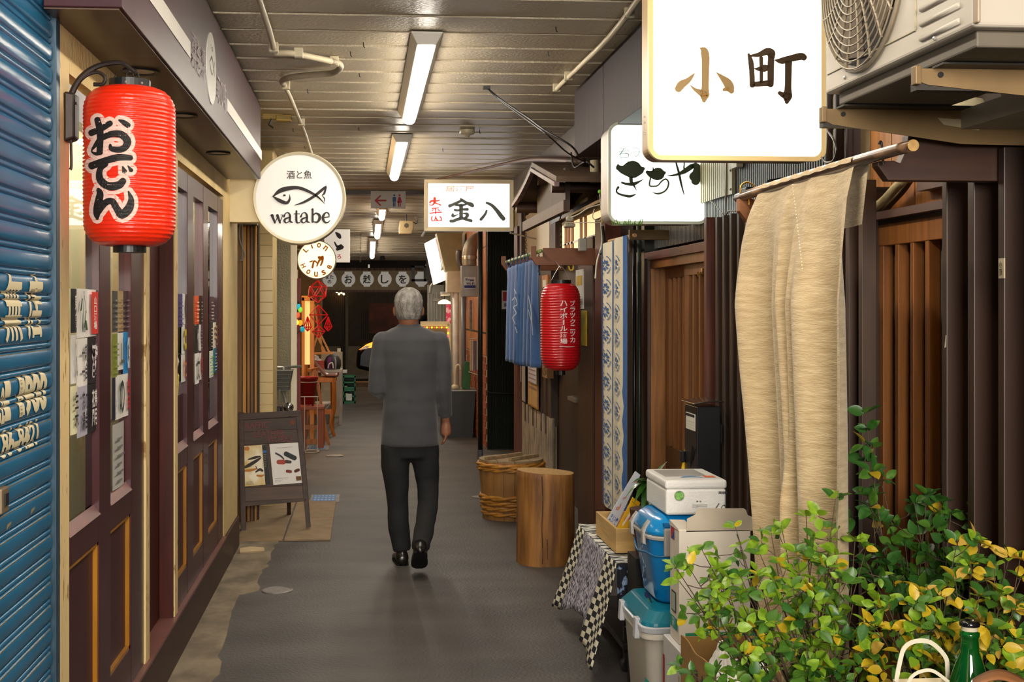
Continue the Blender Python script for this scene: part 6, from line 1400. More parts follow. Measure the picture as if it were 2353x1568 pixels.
brush(g7([[(800, 565, 50), (870, 600, 110), (960, 600, 180), (1050, 585, 150), (1095, 575, 50)], [(902, 480, 10), (905, 550, 30)]]), fc_, 'brush_character', mk, kc)
brush(g7([[(855, 670, 24), (840, 790, 24), (900, 808, 22), (980, 795, 22), (1050, 720, 24), (1120, 685, 26), (1165, 740, 26), (1150, 830, 28), (1090, 900, 26), (990, 935, 28), (885, 915, 8)]]), fc_, 'brush_character', mk2, kc)
brush(g7([[(1140, 622, 6), (1210, 625, 24), (1330, 600, 40), (1440, 550, 70), (1560, 470, 80)], [(1560, 460, 60), (1640, 470, 110), (1665, 560, 150), (1640, 660, 210), (1630, 720, 130)],
    [(1290, 330, 24), (1300, 420, 26), (1345, 580, 36), (1380, 750, 32), (1432, 950, 14)], [(1440, 330, 16), (1430, 500, 26)]]), fc_, 'brush_character', mk, kc)
brush(g7([[(320, 140, 8), (385, 165, 10), (440, 140, 8)], [(305, 215, 8), (400, 205, 10), (490, 185, 8)], [(400, 165, 10), (350, 240, 16), (310, 275, 6)], [(345, 250, 10), (345, 315, 10), (465, 310, 10), (468, 250, 16), (350, 250, 8)],
    [(565, 145, 9), (660, 170, 9), (650, 260, 10), (600, 295, 9), (565, 235, 8), (640, 210, 8), (720, 240, 8)]]), fc_, 'small_characters', mat('pale_teal_ink', '#9ab0a6', .6, var=0, emit=.15, ecol='#a0c4b4'), kc)
b = MB(); rr = random.Random(3)
for k in range(16):
    p = at(1408+k*4.4, 517, Y=SYY-.01); q = p+V(rr.uniform(-.012, .012), -.005, rr.uniform(.008, .03)); b.beam(p, q, .003, .003)
tag(b.build('trimmed_leaves', mat('leaf_bright', '#5f9a2a', .5)), 'tiny green leaf tips at the lower edge of the rounded lit sign', 'leaf', kind='stuff')
MB().box(SX1-.01, XR+.02, SYY+.05, SYY+.1, SZ1-.1, SZ1-.05).box(SX1-.01, XR+.02, SYY+.05, SYY+.1, SZ0+.05, SZ0+.1).build('wall_arm', m_black, kc)
# kinpachi
KPY = 11.5; x0, x1 = XY(975, KPY), XY(1180, KPY); z0, z1 = ZY(1080, 531, KPY), ZY(1080, 413, KPY)
kp = boxsign('lightbox_sign', 'rectangular lit sign with two black and three red characters', KPY, x0, x1, z0, z1, .16, .006, .036, mat('kinpachi_rim', '#b3a283', .4, var=.04), mat('kinpachi_face', '#fbfcff', .4, var=0, emit=.9, ecol='#f8f8ff'), mat('kinpachi_side', '#e9e6dc', .5, var=0, emit=.25, ecol='#f5f0e0'))
g9 = lambda L: [[(960+x/9.8, 400+y/9.8, w*1.12/9.8) for (x, y, w) in st] for st in L]
fp_ = onY(KPY+.004)
brush(g9([[(960, 555, 30), (1000, 590, 60), (1100, 650, 60), (1200, 690, 90), (1235, 715, 70)], [(980, 600, 50), (900, 640, 60), (790, 690, 60), (715, 720, 66)], [(850, 700, 40), (920, 705, 50), (1000, 705, 50), (1090, 680, 36)],
    [(975, 710, 80), (975, 850, 76), (975, 1000, 78)], [(835, 810, 50), (900, 820, 46), (1000, 800, 46), (1120, 798, 60)], [(790, 890, 26), (790, 940, 70), (850, 935, 30), (930, 895, 8)], [(1030, 885, 30), (1110, 900, 60), (1110, 950, 70), (1060, 1000, 40)],
    [(740, 1060, 60), (800, 1060, 62), (900, 1020, 66), (1010, 1000, 60), (1110, 1030, 60), (1205, 1055, 60)], [(1550, 650, 46), (1660, 700, 62), (1770, 810, 76), (1870, 940, 90), (1930, 1010, 84)], [(1550, 825, 40), (1520, 900, 50), (1460, 980, 60), (1420, 1025, 60)]]), fp_, 'brush_character', mat('kinpachi_ink', '#4a4c44', .6, var=0, emit=.03, ecol='#66685c'), kp)
redk = mat('kinpachi_red', '#c8321e', .6, var=0, emit=.1, ecol='#f05038')
brush(g9([[(380, 545, 56), (376, 640, 52)], [(275, 645, 40), (310, 605, 42), (385, 612, 34), (490, 592, 24)], [(372, 650, 38), (330, 700, 26), (258, 692, 16)], [(380, 650, 34), (450, 672, 24), (515, 702, 28)],
    [(320, 775, 22), (470, 765, 22)], [(350, 798, 22), (315, 835, 18)], [(450, 798, 20), (485, 825, 26)], [(278, 885, 30), (400, 868, 24), (535, 860, 26)], [(396, 770, 30), (400, 898, 18)],
    [(405, 952, 22), (400, 1000, 30), (372, 1050, 16)], [(405, 985, 22), (440, 1045, 34)], [(322, 962, 26), (310, 1000, 26), (322, 1055, 28)], [(320, 1056, 18), (520, 1048, 18)], [(500, 962, 28), (525, 990, 26), (525, 1050, 28)]]), fp_, 'red_brush_mark', redk, kp)
text('lettering', '居酒屋', mat('kinpachi_fade', '#f0a080', .6, var=0, emit=.25, ecol='#ff9a78'), kp, (1024, 1090, 441, 427), fp_, .08)
MB().tube([V(x1-.02, KPY+.1, z0-.01), V(XR, KPY+.25, z0-.06)], .008, 6).build('wall_arm', m_steel, kp); MB().tube([V(x0+.01, KPY+.05, z0), V(x0-.02, KPY+.06, z0-.05)], .012, 6).build('hook', m_steel, kp)
# ================================================================ air conditioner on brackets
ACX = 1.066; ay0, ay1 = 2.14, yr(1897, ACX); az0 = ZX(1897, 218, ACX); az1 = az0+.56
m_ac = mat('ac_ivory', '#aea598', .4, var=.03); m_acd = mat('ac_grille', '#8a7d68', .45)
ac = thing('air_conditioner', 'ivory outdoor air conditioner unit on wall brackets at top right', 'air conditioner', (ACX, 2.5, az0))
MB().box(ACX, ACX+.30, ay0, ay1, az0, az1).build('cabinet', m_ac, ac, bevel=.008, seg=3)
fcy = yr(1984, ACX); frr = .215; fcz = ZX(1978, 162, ACX)+frr
pr = lambda r, a, o=0: V(ACX-o, fcy+r*math.cos(a), fcz+r*math.sin(a))
b = MB(); b.add([pr(.205, 2*math.pi*k/40, .002) for k in range(40)], [tuple(range(40))]); b.build('fan_opening', mat('fan_dark', '#1f1a15', .7), ac)
b = MB()
for k in range(4):
    a = k*math.pi/2+.3; b.add([pr(.03, a, .004), pr(.19, a-.35, .003), pr(.2, a+.2, .006), pr(.19, a+.75, .004), pr(.04, a+1.0, .004)], [(0, 1, 2, 3, 4)])
b.build('fan_blades', mat('fan_blade', '#6a5a48', .5), ac, solid=.002)
b = MB()
for i in range(1, 12): r = .03+i*.0165; b.tube([pr(r, 2*math.pi*k/48, .012+.016*(1-(r/.22)**2)) for k in range(48)], .0019, 5, closed=True)
b.build('grille_rings', m_acd, ac)
b = MB()
for k in range(20):
    a0 = 2*math.pi*k/20; b.tube([pr(.03+.183*s/8, a0+.32*(s/8)**1.3, .011+.016*(1-((.03+.183*s/8)/.22)**2)) for s in range(9)], .0028, 5)
b.build('grille_spokes', m_acd, ac)
b = MB(); b.tube([pr(.216, 2*math.pi*k/48, .004) for k in range(48)], .005, 6, closed=True); b.build('grille_frame', m_acd, ac)
yb_ = yr(2105, ACX)
b = MB(); w_ = .0016
for (a, c) in (((yb_, az0+.045), (yb_, az1-.03)), ((yb_, az0+.045), (ay1-.015, az0+.045))): b.tube([V(ACX-.0005, a[0], a[1]), V(ACX-.0005, c[0], c[1])], .0025, 5)
b.build('panel_seam', mat('ac_seam', '#a39880', .4), ac)
b = MB()
ya_, yc_ = yr(2208, ACX), yr(2116, ACX)
for k in range(7): z = ZX(2160, 70, ACX)+k*.0285; b.tube([V(ACX-.001, ya_+.004, z), V(ACX-.001, yc_-.004, z)], .0055, 8)
b.build('raised_louvres', m_ac, ac, smooth=True)
b = MB()
for (px, py) in ((2148, 88), (1942, 178)): b.sphere(at(px, py, X=ACX-.001), .0045, 8)
b.build('screws', m_steel, ac)
MB().box(ACX+.001, ACX+.008, ay0-.012, ay0+.06, az0+.004, az1).build('corner_cover', mat('ac_edge', '#8c7a64', .4), ac, bevel=.004)
MB().box(ACX+.03, ACX+.28, ay0-.01, ay0+.005, az0+.06, az1-.03).build('service_cover', mat('ac_cover', '#8a775e', .4), ac, bevel=.01)
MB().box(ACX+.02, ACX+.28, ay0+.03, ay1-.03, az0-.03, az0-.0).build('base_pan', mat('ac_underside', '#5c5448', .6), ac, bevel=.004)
for (yy, lb) in ((yr(1905, ACX), 'far wall bracket under the air conditioner with a long slot'), (yr(2122, ACX), 'near wall bracket under the air conditioner')):
    t = thing('wall_bracket', lb, 'bracket', (ACX, yy, az0-.05), 'steel brackets carrying the air conditioner'); mb = mat('bracket_brown', '#7a6240', .45, .3, var=.2, vs=(6, 6, 6))
    x0 = ACX-.012; x1 = XR+.03; zt_ = az0-.032
    MB().box(x0+.03, x1, yy-.045, yy+.002, zt_-.004, zt_).build('top_flange', mat('bracket_dark', '#2f2a24', .5, .3), t)
    if 'far' in lb:
        P = [(x0, zt_-.004), (x1, zt_-.004), (x1, zt_-.085), (x0+.33, zt_-.082), (x0+.02, zt_-.04), (x0, zt_-.03)]
        b = MB(); sl = [(x0+.27, zt_-.022), (x0+.36, zt_-.026), (x0+.37, zt_-.05), (x0+.285, zt_-.038)]
        b.prism([V(x, yy, z) for x, z in P], (0, .003, 0)); b.build('web', mb, t)
        MB().prism([V(x, yy-.001, z) for x, z in sl], (0, .001, 0)).build('slot', mat('slot_pale', '#a8997c', .6), t)
    else:
        MB().prism([V(x, yy, z) for x, z in ((x0, zt_-.004), (x1, zt_-.004), (x1, zt_-.09), (x0+.02, zt_-.035), (x0, zt_-.028))], (0, .003, 0)).build('web', mb, t)
    MB().box(x0+.0, x1, yy+.003, yy+.03, zt_-.045, zt_-.03).build('lower_flange', mat('bracket_dark', '#2f2a24'), t)
    MB().lathe([(.0055, -.004), (.0055, .0)], (x0+.045, yy, zt_-.016), 12, axis='Y').build('bolt', m_black, t)
    MB().box(x0-.008, x0+.004, yy-.01, yy+.012, zt_-.036, zt_).build('end_tab', mb, t, bevel=.002)
tag(MB().box(1.38, XR+.1, 2.2, 2.95, 1.985, 2.03).build('stone_ledge', mat('pale_ledge', '#9a8a76', .8, bump=.4)), 'pale ledge above the dark beam under the air conditioner', 'ledge')
tag(MB().lathe([(.05, 0), (.055, .08), (.04, .12)], (1.50, 3.05, 1.97), 20).build('drain_bowl', mat('cream_bowl', '#cfc4a0', .4), smooth=True), 'cream rounded pipe cap behind the far bracket', 'cap')
# ================================================================ timber arms, rod and beige cloth
RXX = 1.2; m_beam = mat('dark_beam_wood', '#3a2013', .5, var=.25, vs=(4, 9, 30), bump=.1); m_tip = mat('warm_beam_tip', '#7a4a26', .5, var=.25, vs=(5, 9, 30))
def rodz(y): return CAMH+ .2975*RXX
rz_ = rodz(0); yn, yfar = yr(2098, RXX), yr(1695, RXX)
for (yy, px_tip, lb, mm) in ((2.90, 2017, 'near dark timber arm with notched end holding the cloth rod', m_beam), (3.93, 1699, 'far timber arm end holding the cloth rod', m_tip)):
    t = thing('rod_support', lb, 'arm', (1.3, yy, rz_-.06), 'timber arms for the beige cloth rod'); xt = XY(px_tip, yy)
    zt_ = ZY(2200, 310, yy) if yy < 3 else rz_+.03; zb_ = ZY(2200, 416, yy) if yy < 3 else ZY(1720, 510, yy)
    zm_ = rz_-.010
    MB().prism([V(x, yy, z) for x, z in ((xt, zm_), (xt, zb_+.035), (xt+.026, zb_), (XR+.1, zb_), (XR+.1, zt_), (xt+.075, zt_), (xt+.070, zt_-.035), (xt+.055, zm_-.004), (xt+.04, zm_+.002))], (0, .035, 0)).build('beam', mm, t, bevel=.002)
    if yy < 3:
        MB().box(XY(2224, yy), XY(2250, yy), yy-.001, yy+.0, ZY(2230, 330, yy), zt_).build('notch', mat('notch_pale', '#8a7866', .8, bump=.5), t)
MB().tube([V(RXX, yn, rz_), V(RXX, yn+.3, rz_+.002), V(RXX, yfar-.3, rz_+.001), V(RXX, yfar, rz_-.002)], [.0135, .0145, .0155, .0145], 12, smooth=3).build('tmp', None)
rd_ = bpy.data.objects['tmp']; rd_.name = 'cloth_rod'; rd_.data.materials.clear(); rd_.data.materials.append(mat('polished_bark', '#5a3a2a', .3, var=.5, vs=(14, 5, 14), col2='#a07a58', thr=(.5, .7), bump=.2, coat=.3))
for p in rd_.data.polygons: p.use_smooth = True
tag(rd_, 'polished natural wood rod carrying the beige cloth', 'rod')
MB().lathe([(.0132, -.0015), (0, -.0015)], (RXX, yn, rz_), 14, axis='Y').build('cut_end', mat('cut_wood', '#b08a50', .7, var=.2, vs=(60, 60, 60)), rd_)
for (px, py, mm, lb) in ((2026, 322, m_iron, 'dark iron hook over the rod near its right end'), (1714, 437, mat('brass', '#b08a40'), 'brass hook over the rod at its left end')):
    yy = 2.88 if px > 2000 else 3.92; c = V(XY(px, yy), yy, rz_+.0); t = thing('rod_hook', lb, 'hook', c, 'hooks over the cloth rod')
    if px > 2000: MB().tube([c+V(.004, 0, -.02), c+V(.002, 0, .0), c+V(0, 0, .028), c+V(-.003, 0, .034), c+V(-.007, 0, .028)], .003, 8, smooth=4).build('hook', mm, t)
    else: MB().tube([c+V(.01, 0, -.03), c+V(.008, 0, -.01), c+V(-.016, 0, .008), c+V(-.016, 0, .03), c+V(.004, 0, .042), c+V(.026, 0, .03), c+V(.032, 0, .012)], .003, 8, smooth=4).build('hook', mm, t)
t = thing('wall_lamp', 'black arched wall lamp behind the left end of the beige cloth', 'lamp', (1.5, 4.3, 2.0)); c = at(1806, 420, X=1.5)
MB().lathe([(.09, 0), (.088, .02), (.065, .05), (0, .062)], c+V(0, 0, -.04), 20, cap=False).build('hood', mat('lamp_black', '#1a1614', .4), t, smooth=True); MB().tube([c+V(0, 0, 0), c+V(.13, 0, .02)], .012, 8).build('arm', m_black, t)
tag(MB().box(1.46, 1.5, yr(1726, 1.48), yr(1708, 1.48), ZX(1716, 455, 1.48), ZX(1716, 432, 1.48)).build('grey_fitting', mat('slate_fitting', '#2a2c30', .4), bevel=.006), 'slate grey fitting behind the brass hook', 'fitting')
# beige cloth
m_cl = mat('beige_linen', '#ae956c', .9, var=.10, vs=(14, 14, 90), bump=.35, bs=(60, 60, 260), col2='#c0aa84', thr=(.3, .7), sheen=.2)
bc_ = thing('hemp_cloth', 'long beige hemp cloth folded over the rod, hanging to the plants', 'cloth', (RXX, 3.4, .6))
EL = [(395, 1757, 1968), (420, 1752, 1969), (480, 1742, 1969.5), (560, 1736, 1970), (640, 1738, 1972), (740, 1746, 1974), (840, 1754, 1976), (950, 1765, 1977), (1060, 1774, 1977), (1200, 1783, 1975), (1340, 1790, 1974), (1480, 1795, 1972), (1640, 1800, 1972)]
zbot = ZX(1880, 1640, RXX)
def edge(z, side):
    py = HYP-(z-CAMH)*2900/ (RXX*2.62) if False else None
    # find the row of the table whose height on the cloth plane is z
    px = 1757 if side == 0 else 1968
    for _ in range(3):
        d = ray(px, 700); Y_ = RXX*d.y/d.x; t_ = RXX/d.x; py = HYP-(z-CAMH)*FPX/t_
        for (a, b2) in zip(EL, EL[1:]):
            if a[0] <= py <= b2[0] or (b2 is EL[-1] and py > a[0]) or (a is EL[0] and py < a[0]):
                q = (py-a[0])/(b2[0]-a[0]); q = max(0, min(1, q)); px = a[1+side]+(b2[1+side]-a[1+side])*q; break
    return yr(px, RXX)
def clothf(u, v):
    z = rz_+.0165-(rz_+.0165-zbot)*v
    yl_, yr__ = edge(z, 0), edge(z, 1); y = yl_+(yr__-yl_)*u
    fall = min(1, v/.25)
    w = math.sin(u*2*math.pi*3.1+.8+.5*math.sin(v*3))*.026+math.sin(u*2*math.pi*1.6+2+v*.8)*.024+math.sin(u*40+v*3)*.003
    w += .03*math.exp(-((u-.42-.06*v)/.03)**2)+.028*math.exp(-((u-.62-.02*v+.16*min(1, v*1.6))/.025)**2)
    return V(RXX-.016-w*fall*.9+.016*(1-min(1, v*14))-.018*fall, y, z)
o = MB().grid(120, 110, clothf).build('front_fall', m_cl, bc_, smooth=True, fix=False)
o = MB().grid(30, 40, lambda u, v: V(RXX+.017+.008*math.sin(u*17), yr(1757, RXX)*(1-u)+yr(1990-18*v, RXX)*u, rz_+.017-.34*v*(.3+.0*u) if v < 0 else rz_+.017-(.17+.22*0)*v)).build('back_fall', m_cl, bc_, smooth=True, fix=False)
o = MB().grid(60, 6, lambda u, v: V(RXX+.017*math.cos(math.pi*(1-v)), yr(1757, RXX)*(1-u)+yr(1970, RXX)*u+.0, rz_+.0165*math.sin(math.pi*v)+.001*math.sin(u*50))).build('top_fold', m_cl, bc_, smooth=True, fix=False)
b = MB(); y_ = yr(1828, RXX)
for k in range(26): z = rz_-.03-k*.009; b.sphere(V(RXX-.068, yr(1828+k*.9, RXX-.06), z), .002, 5)
b.build('stitches', flat('#efe0bc'), bc_)
# ================================================================ long blue and white cloth by the post
BX = 1.38
bl = thing('stencil_cloth', 'narrow blue and white stencilled cloth hanging from the timber arm', 'cloth', (BX, 7, .3))
zt_, zb_ = ZX(1420, 556, BX), ZX(1420, 1178, BX)
m_wc = mat('offwhite_cotton', '#cfc6b0', .85, var=.05, vs=(9, 9, 9)); m_bc = mat('cobalt_print', '#2f5a96', .85, var=.1, vs=(12, 12, 12))
yB0, yB1 = yr(1389, BX), yr(1449, BX)
wv = lambda u, v: V(BX-.012-.009*math.sin(u*2*math.pi*2-1.1)*(1-.3*v)-.01, yB0+(yB1-yB0)*(u+.06*(v)*(1-u)), zt_+(zb_-zt_)*v+.02*(1-v)*u)
MB().grid(40, 40, wv).build('cotton', m_wc, bl, smooth=True, fix=False)
def wv2(u, v, o=.003): p = wv(u, v); return p+V(-o, 0, 0)
def strip(u0, u1, name):
    MB().grid(3, 40, lambda a, v: wv2(u0(v)+(u1(v)-u0(v))*a, v)).build(name, m_bc, bl, fix=False)
strip(lambda v: 0, lambda v: .09*(1-.4*v), 'blue_border'); strip(lambda v: .435-.02*v, lambda v: .475-.05*v, 'blue_line'); strip(lambda v: .87-.018*math.sin(v*60)*(v > .5)-.10*(v > .72)*(v-.72), lambda v: 1, 'blue_border')
pet = []
for k in range(11):
    for ci, uc in enumerate((.25, .655)):
        vc = .085+k*.088+(.01 if ci else 0)
        for a in range(8):
            t_ = a*math.pi/4+k*.5; 
            for rr_ in (.55,): 
                ru, rv = .105, .022
                n = 7; pts = []
                for s in range(n+1): q = s/n; pts.append((uc+math.cos(t_-.26+.52*q)*ru*(.75+.25*math.sin(math.pi*q)), vc+math.sin(t_-.26+.52*q)*rv*(.75+.25*math.sin(math.pi*q))))
                pts += [(uc+math.cos(t_+.12)*ru*.28, vc+math.sin(t_+.12)*rv*.28), (uc+math.cos(t_-.12)*ru*.28, vc+math.sin(t_-.12)*rv*.28)]
                pet.append(pts)
        for (a0, a1) in ((.3, 1.2), (1.9, 2.9), (3.4, 4.4), (5.0, 6.0)):
            arc_ = [(uc+math.cos(a0+(a1-a0)*s/6)*.15, vc+math.sin(a0+(a1-a0)*s/6)*.036) for s in range(7)]
            pet.append(arc_+[(uc+math.cos(a0+(a1-a0)*s/6)*.138, vc+math.sin(a0+(a1-a0)*s/6)*.032) for s in range(6, -1, -1)])
polyprint(pet, lambda u, v: wv2(u, v, .004), 'stencil_flowers', m_bc, bl)
# ================================================================ barrel, stump
m_hoop = mat('bamboo_hoop', '#a9732c', .45, var=.3, vs=(14, 14, 40), bump=.3); m_stv = mat('stave_wood', '#8a6234', .55, var=.3, vs=(9, 9, 1.5), bump=.1)
bcx, bcy = at(1174, 1100, Y=9.42).x, 9.42
ba = thing('wooden_tub', 'tall tapered wooden tub with plaited bamboo hoops and a plank lid', 'tub', (bcx, bcy, 0))
nst = 18; base = None
for k in range(nst):
    a0, a1 = 2*math.pi*k/nst+.006, 2*math.pi*(k+1)/nst-.006; b = MB(); vs = []
    for (r, z) in ((.212, 0), (.244, .43), (.226, .43), (.196, 0)):
        for a in (a0, (a0+a1)/2, a1): vs.append(V(r*math.cos(a)*(1.0), r*math.sin(a), z))
    if base is None:
        b = MB(); vs = []
        for (r, z) in ((.212, 0), (.244, .43), (.226, .43), (.196, 0)):
            for q in (-1, 0, 1): a = q*(math.pi/nst-.004); vs.append(V(r*math.cos(a), r*math.sin(a), z))
        b.add(vs, [(i*3+j, i*3+j+1, ((i+1) % 4)*3+j+1, ((i+1) % 4)*3+j) for i in range(4) for j in (0, 1)]+[(0, 3, 6, 9), (11, 8, 5, 2)])
        base = b.build('stave', m_stv, None); o = base
    else: o = base.copy(); COL.objects.link(o)
    o.parent = ba; o.rotation_euler = (0, 0, 2*math.pi*k/nst); o.location = (0, 0, 0)
MB().lathe([(.2, 0), (0, 0)], (bcx, bcy, .02), 24).build('bottom', m_stv, ba)
def hoop(z, r, dz, tw, rad, ph=0):
    b = MB()
    for q in range(2):
        b.tube([V(bcx+(r+rad*.5*math.cos(tw*t+q*math.pi+ph))*math.cos(t), bcy+(r+rad*.5*math.cos(tw*t+q*math.pi+ph))*math.sin(t), z+rad*.75*math.sin(tw*t+q*math.pi+ph)) for t in [2*math.pi*k/90 for k in range(90)]], rad, 8, closed=True)
    b.build('hoop', m_hoop, ba, smooth=True)
hoop(.405, .247, 0, 5, .011); hoop(.375, .245, 0, 7, .010, 1); hoop(.165, .226, 0, 5, .013); hoop(.125, .222, 0, 4, .012, 2); hoop(.085, .219, 0, 6, .010, 1); hoop(.045, .214, 0, 5, .010)
lid_m = mat('grey_lid_wood', '#8d7656', .7, var=.2, vs=(5, 30, 5))
for i in range(4):
    x0 = -.24+.12*i; b = MB(); pts = []
    for x in (x0+.002, x0+.118):
        pass
    A_ = [(x, -math.sqrt(max(0, .243**2-x*x))) for x in [x0+.002+.116*k/4 for k in range(5)]]; B_ = [(x, -y) for x, y in reversed(A_)]
    MB().prism([V(bcx+x, bcy+y, .425) for x, y in A_+B_], (0, 0, .018)).build('lid_board', lid_m, ba, bevel=.001)
for (a, c) in (((-.20, -.12), (.10, .17)), ((-.03, -.19), (.21, .06))):
    MB().beam(V(bcx+a[0], bcy+a[1], .455), V(bcx+c[0], bcy+c[1], .455), .03, .024).build('lid_batten', lid_m, ba, bevel=.002)
stx, sty, sth = at(1254, 1200, Y=7.74).x, 7.74, .56
sm = thing('log_stump', 'upright sawn log with long drying cracks beside the tub', 'stump', (stx, sty, 0))
m_log = mat('peeled_log', '#6e4420', .6, var=.2, col2='#a8743a', vs=(16, 16, 2.2), bump=.5, bs=(50, 50, 5), detail=9, thr=(.3, .7))
b = MB(); n = 64; vs = []; H_ = [0, .05, .15, .28, .42, .52, sth-.004, sth]
rad = lambda t, z: (.1735+.006*math.sin(2*t+1)+.003*math.sin(5*t))*(1+.02*(1-z/sth))-(.007 if abs((t-4.47) % 6.283) < .05 or abs((t-4.62+ .2*z) % 6.283) < .03 else 0)
for z in H_:
    for k in range(n): t_ = 2*math.pi*k/n; vs.append(V(stx+(rad(t_, z)-(.004 if z == sth else 0))*math.cos(t_), sty+(rad(t_, z)-(.004 if z == sth else 0))*math.sin(t_), z+(.012*math.cos(t_)*-1 if z > .5 else 0)))
b.add(vs, [(i*n+k, i*n+(k+1) % n, (i+1)*n+(k+1) % n, (i+1)*n+k) for i in range(len(H_)-1) for k in range(n)])
b.build('bark_side', m_log, sm, smooth=True)
MB().add([V(stx+(rad(2*math.pi*k/n, sth)-.004)*math.cos(2*math.pi*k/n), sty+(rad(2*math.pi*k/n, sth)-.004)*math.sin(2*math.pi*k/n), sth-.012*math.cos(2*math.pi*k/n)+.0005) for k in range(n)], [tuple(range(n))]).build('sawn_top', mat('sawn_end', '#b08a54', .7, var=.2, vs=(60, 60, 60)), sm)
for a, z0_, z1_ in ((4.45, .02, .55), (4.62, .02, .17)):
    MB().tube([V(stx+rad(a+.0, z)*1.0*math.cos(a+.02*math.sin(z*20)), sty+rad(a, z)*math.sin(a+.02*math.sin(z*20)), z) for z in [z0_+(z1_-z0_)*k/8 for k in range(9)]], .0022, 5).build('crack', mat('crack_dark', '#2b1a0c', .8), sm)
# ================================================================ far right : screen, bricks, pipes, cabinet
WX = 1.355
struct(MB().box(WX, 1.7, BW, BW+.06, 0, 2.62).build('wall_right_return', mat('black_core', '#121413', .6)))
cr = thing('corrugated_screen', 'tall black green corrugated screen wall left of the blue noren', 'screen', (1.5, BW, 0))
b = MB(); x = WX
while x < 1.62: b.tube([(x+.008, BW-.004, .01), (x+.008, BW-.004, 2.55)], .0085, 6); x += .0165
b.build('ribs', mat('black_green_metal', '#1b211e', .35, .2, var=.1), cr)
MB().tube([at(1121, 900, Y=BW-.03), at(1130, 904, Y=BW-.03), at(1183, 905, Y=BW-.03)], .012, 8, smooth=3).build('cable_run', m_black, cr)
struct(MB().box(XY(1183, BW-.02), XY(1190, BW-.02), BW-.06, BW-.02, 0.1, 2.5).build('trim_17', mat('teal_strip', '#4a6a6a', .5)))
t = thing('security_sticker', 'small white sticker with a red square on the black screen', 'sticker', at(1160, 690, Y=BW-.04)); a, c = at(1153, 668, Y=BW-.04), at(1166, 711, Y=BW-.04)
MB().box(a.x, c.x+.04, BW-.045, BW-.04, c.z, a.z).build('sheet', mat('sticker_white', '#c9c6c8', .5), t); MB().box(a.x+.012, c.x+.04, BW-.048, BW-.045, a.z-.115, a.z-.012).build('red_square', flat('#a01c28'), t)
text('lettering', 'SE', flat('#1c2a6a'), t, (1158, 1168, 705, 697), onY(BW-.05), .05)
brk = struct(MB().box(WX, 1.6, BW+.06, 22, 0, 3.0).build('wall_right_brick', mat('mortar_pale', '#a08a70', .85)))
m_br = mat('brick_red', '#8a4426', .8, var=.3, vs=(5, 5, 5), bump=.3); base = None; rr = random.Random(5)
for row in range(14):
    for k in range(12):
        yy = BW+.06+k*.225+(.11 if row % 2 else 0); z = .02+row*.072
        if base is None: base = MB().box(WX-.010, WX, 0, .21, 0, .060).build('brick', m_br, brk, bevel=.002); base.location = (0, yy, z)
        else: o = base.copy(); COL.objects.link(o); o.location = (rr.uniform(-.002, .002), yy, z)
MB().box(WX-.012, WX, BW+.07, BW+3, 1.04, 2.9).build('board', mat('orange_board', '#a86a3e', .6, var=.15, vs=(5, 9, 9)), brk)
MB().box(WX-.016, WX-.01, BW+.07, BW+3, 1.28, 1.30).box(WX-.016, WX-.01, BW+.07, BW+3, 2.25, 2.26).build('board_joint', m_black, brk)
def vpipe(px0, px1, Y, z0, z1, cc, lab, metal=0):
    X_ = (XY(px0, Y)+XY(px1, Y))/2; r = (XY(px1, Y)-XY(px0, Y))/2
    t = thing('downpipe', lab, 'pipe', (X_, Y, z0), 'upright pipes at the far right'); MB().tube([(X_, Y, z0), (X_, Y, z1)], r, 16).build('tube', mat('pipe_'+cc[1:], cc, .4, metal), t, smooth=True); return t, X_, r
t, X_, r = vpipe(1098, 1109, 12.6, 0.13, 2.79, '#191715', 'long black downpipe beside the black corrugated screen'); MB().tube([(X_, 12.6, 0), (X_, 12.6, .15)], r*1.15, 16).build('foot_sleeve', mat('grey_sleeve', '#4a5052', .5), t)
vpipe(1040, 1054, 16.5, 0, ZY(1047, 670, 16.5), '#cfc6b8', 'white downpipe above the green block')
vpipe(1060, 1071, 15.9, 0, ZY(1066, 680, 15.9), '#5c5a60', 'blue grey downpipe behind the white one')
t = thing('duct_box', 'beige boxed duct between the tilted lightbox and the grey elbow', 'duct', at(1040, 600, Y=16.6)); a, c = at(1003, 536, Y=16.6), at(1062, 625, Y=16.6)
MB().hexa([(at(1024, 625, Y=16.6).x, 16.6, c.z), (c.x, 16.6, c.z), (c.x, 17.0, c.z), (at(1024, 625, Y=16.6).x, 17.0, c.z), (a.x, 16.6, a.z), (c.x, 16.6, a.z), (c.x, 17.0, a.z), (a.x, 17.0, a.z)]).build('casing', mat('duct_beige', '#8f8058', .5, emit=0), t)
a, c = at(1027, 624, Y=16.5), at(1058, 673, Y=16.5); MB().box(a.x, c.x, 16.45, 16.8, c.z, a.z).build('lower_box', mat('duct_cream', '#c9bc9f', .5), t, bevel=.004)
t = thing('duct_elbow', 'fat grey ventilation elbow above the grey utility box', 'duct', at(1080, 590, Y=14.6)); m_du = mat('duct_grey', '#8f8678', .45, .3)
MB().tube([at(1125, 545, Y=14.7), at(1105, 548, Y=14.7), at(1085, 562, Y=14.6), at(1079, 585, Y=14.6), at(1079, 612, Y=14.6)], .082, 18, smooth=5).build('elbow', m_du, t, smooth=True)
MB().tube([at(1055, 575, Y=14.9), at(1054, 600, Y=14.9), at(1062, 618, Y=14.9)], .035, 12, smooth=4).build('side_pipe', mat('duct_dark', '#57504a', .4), t, smooth=True); MB().lathe([(.086, -.02), (.088, 0), (.086, .02)], at(1079, 592, Y=14.6), 20).build('clamp_ring', m_steel, t)
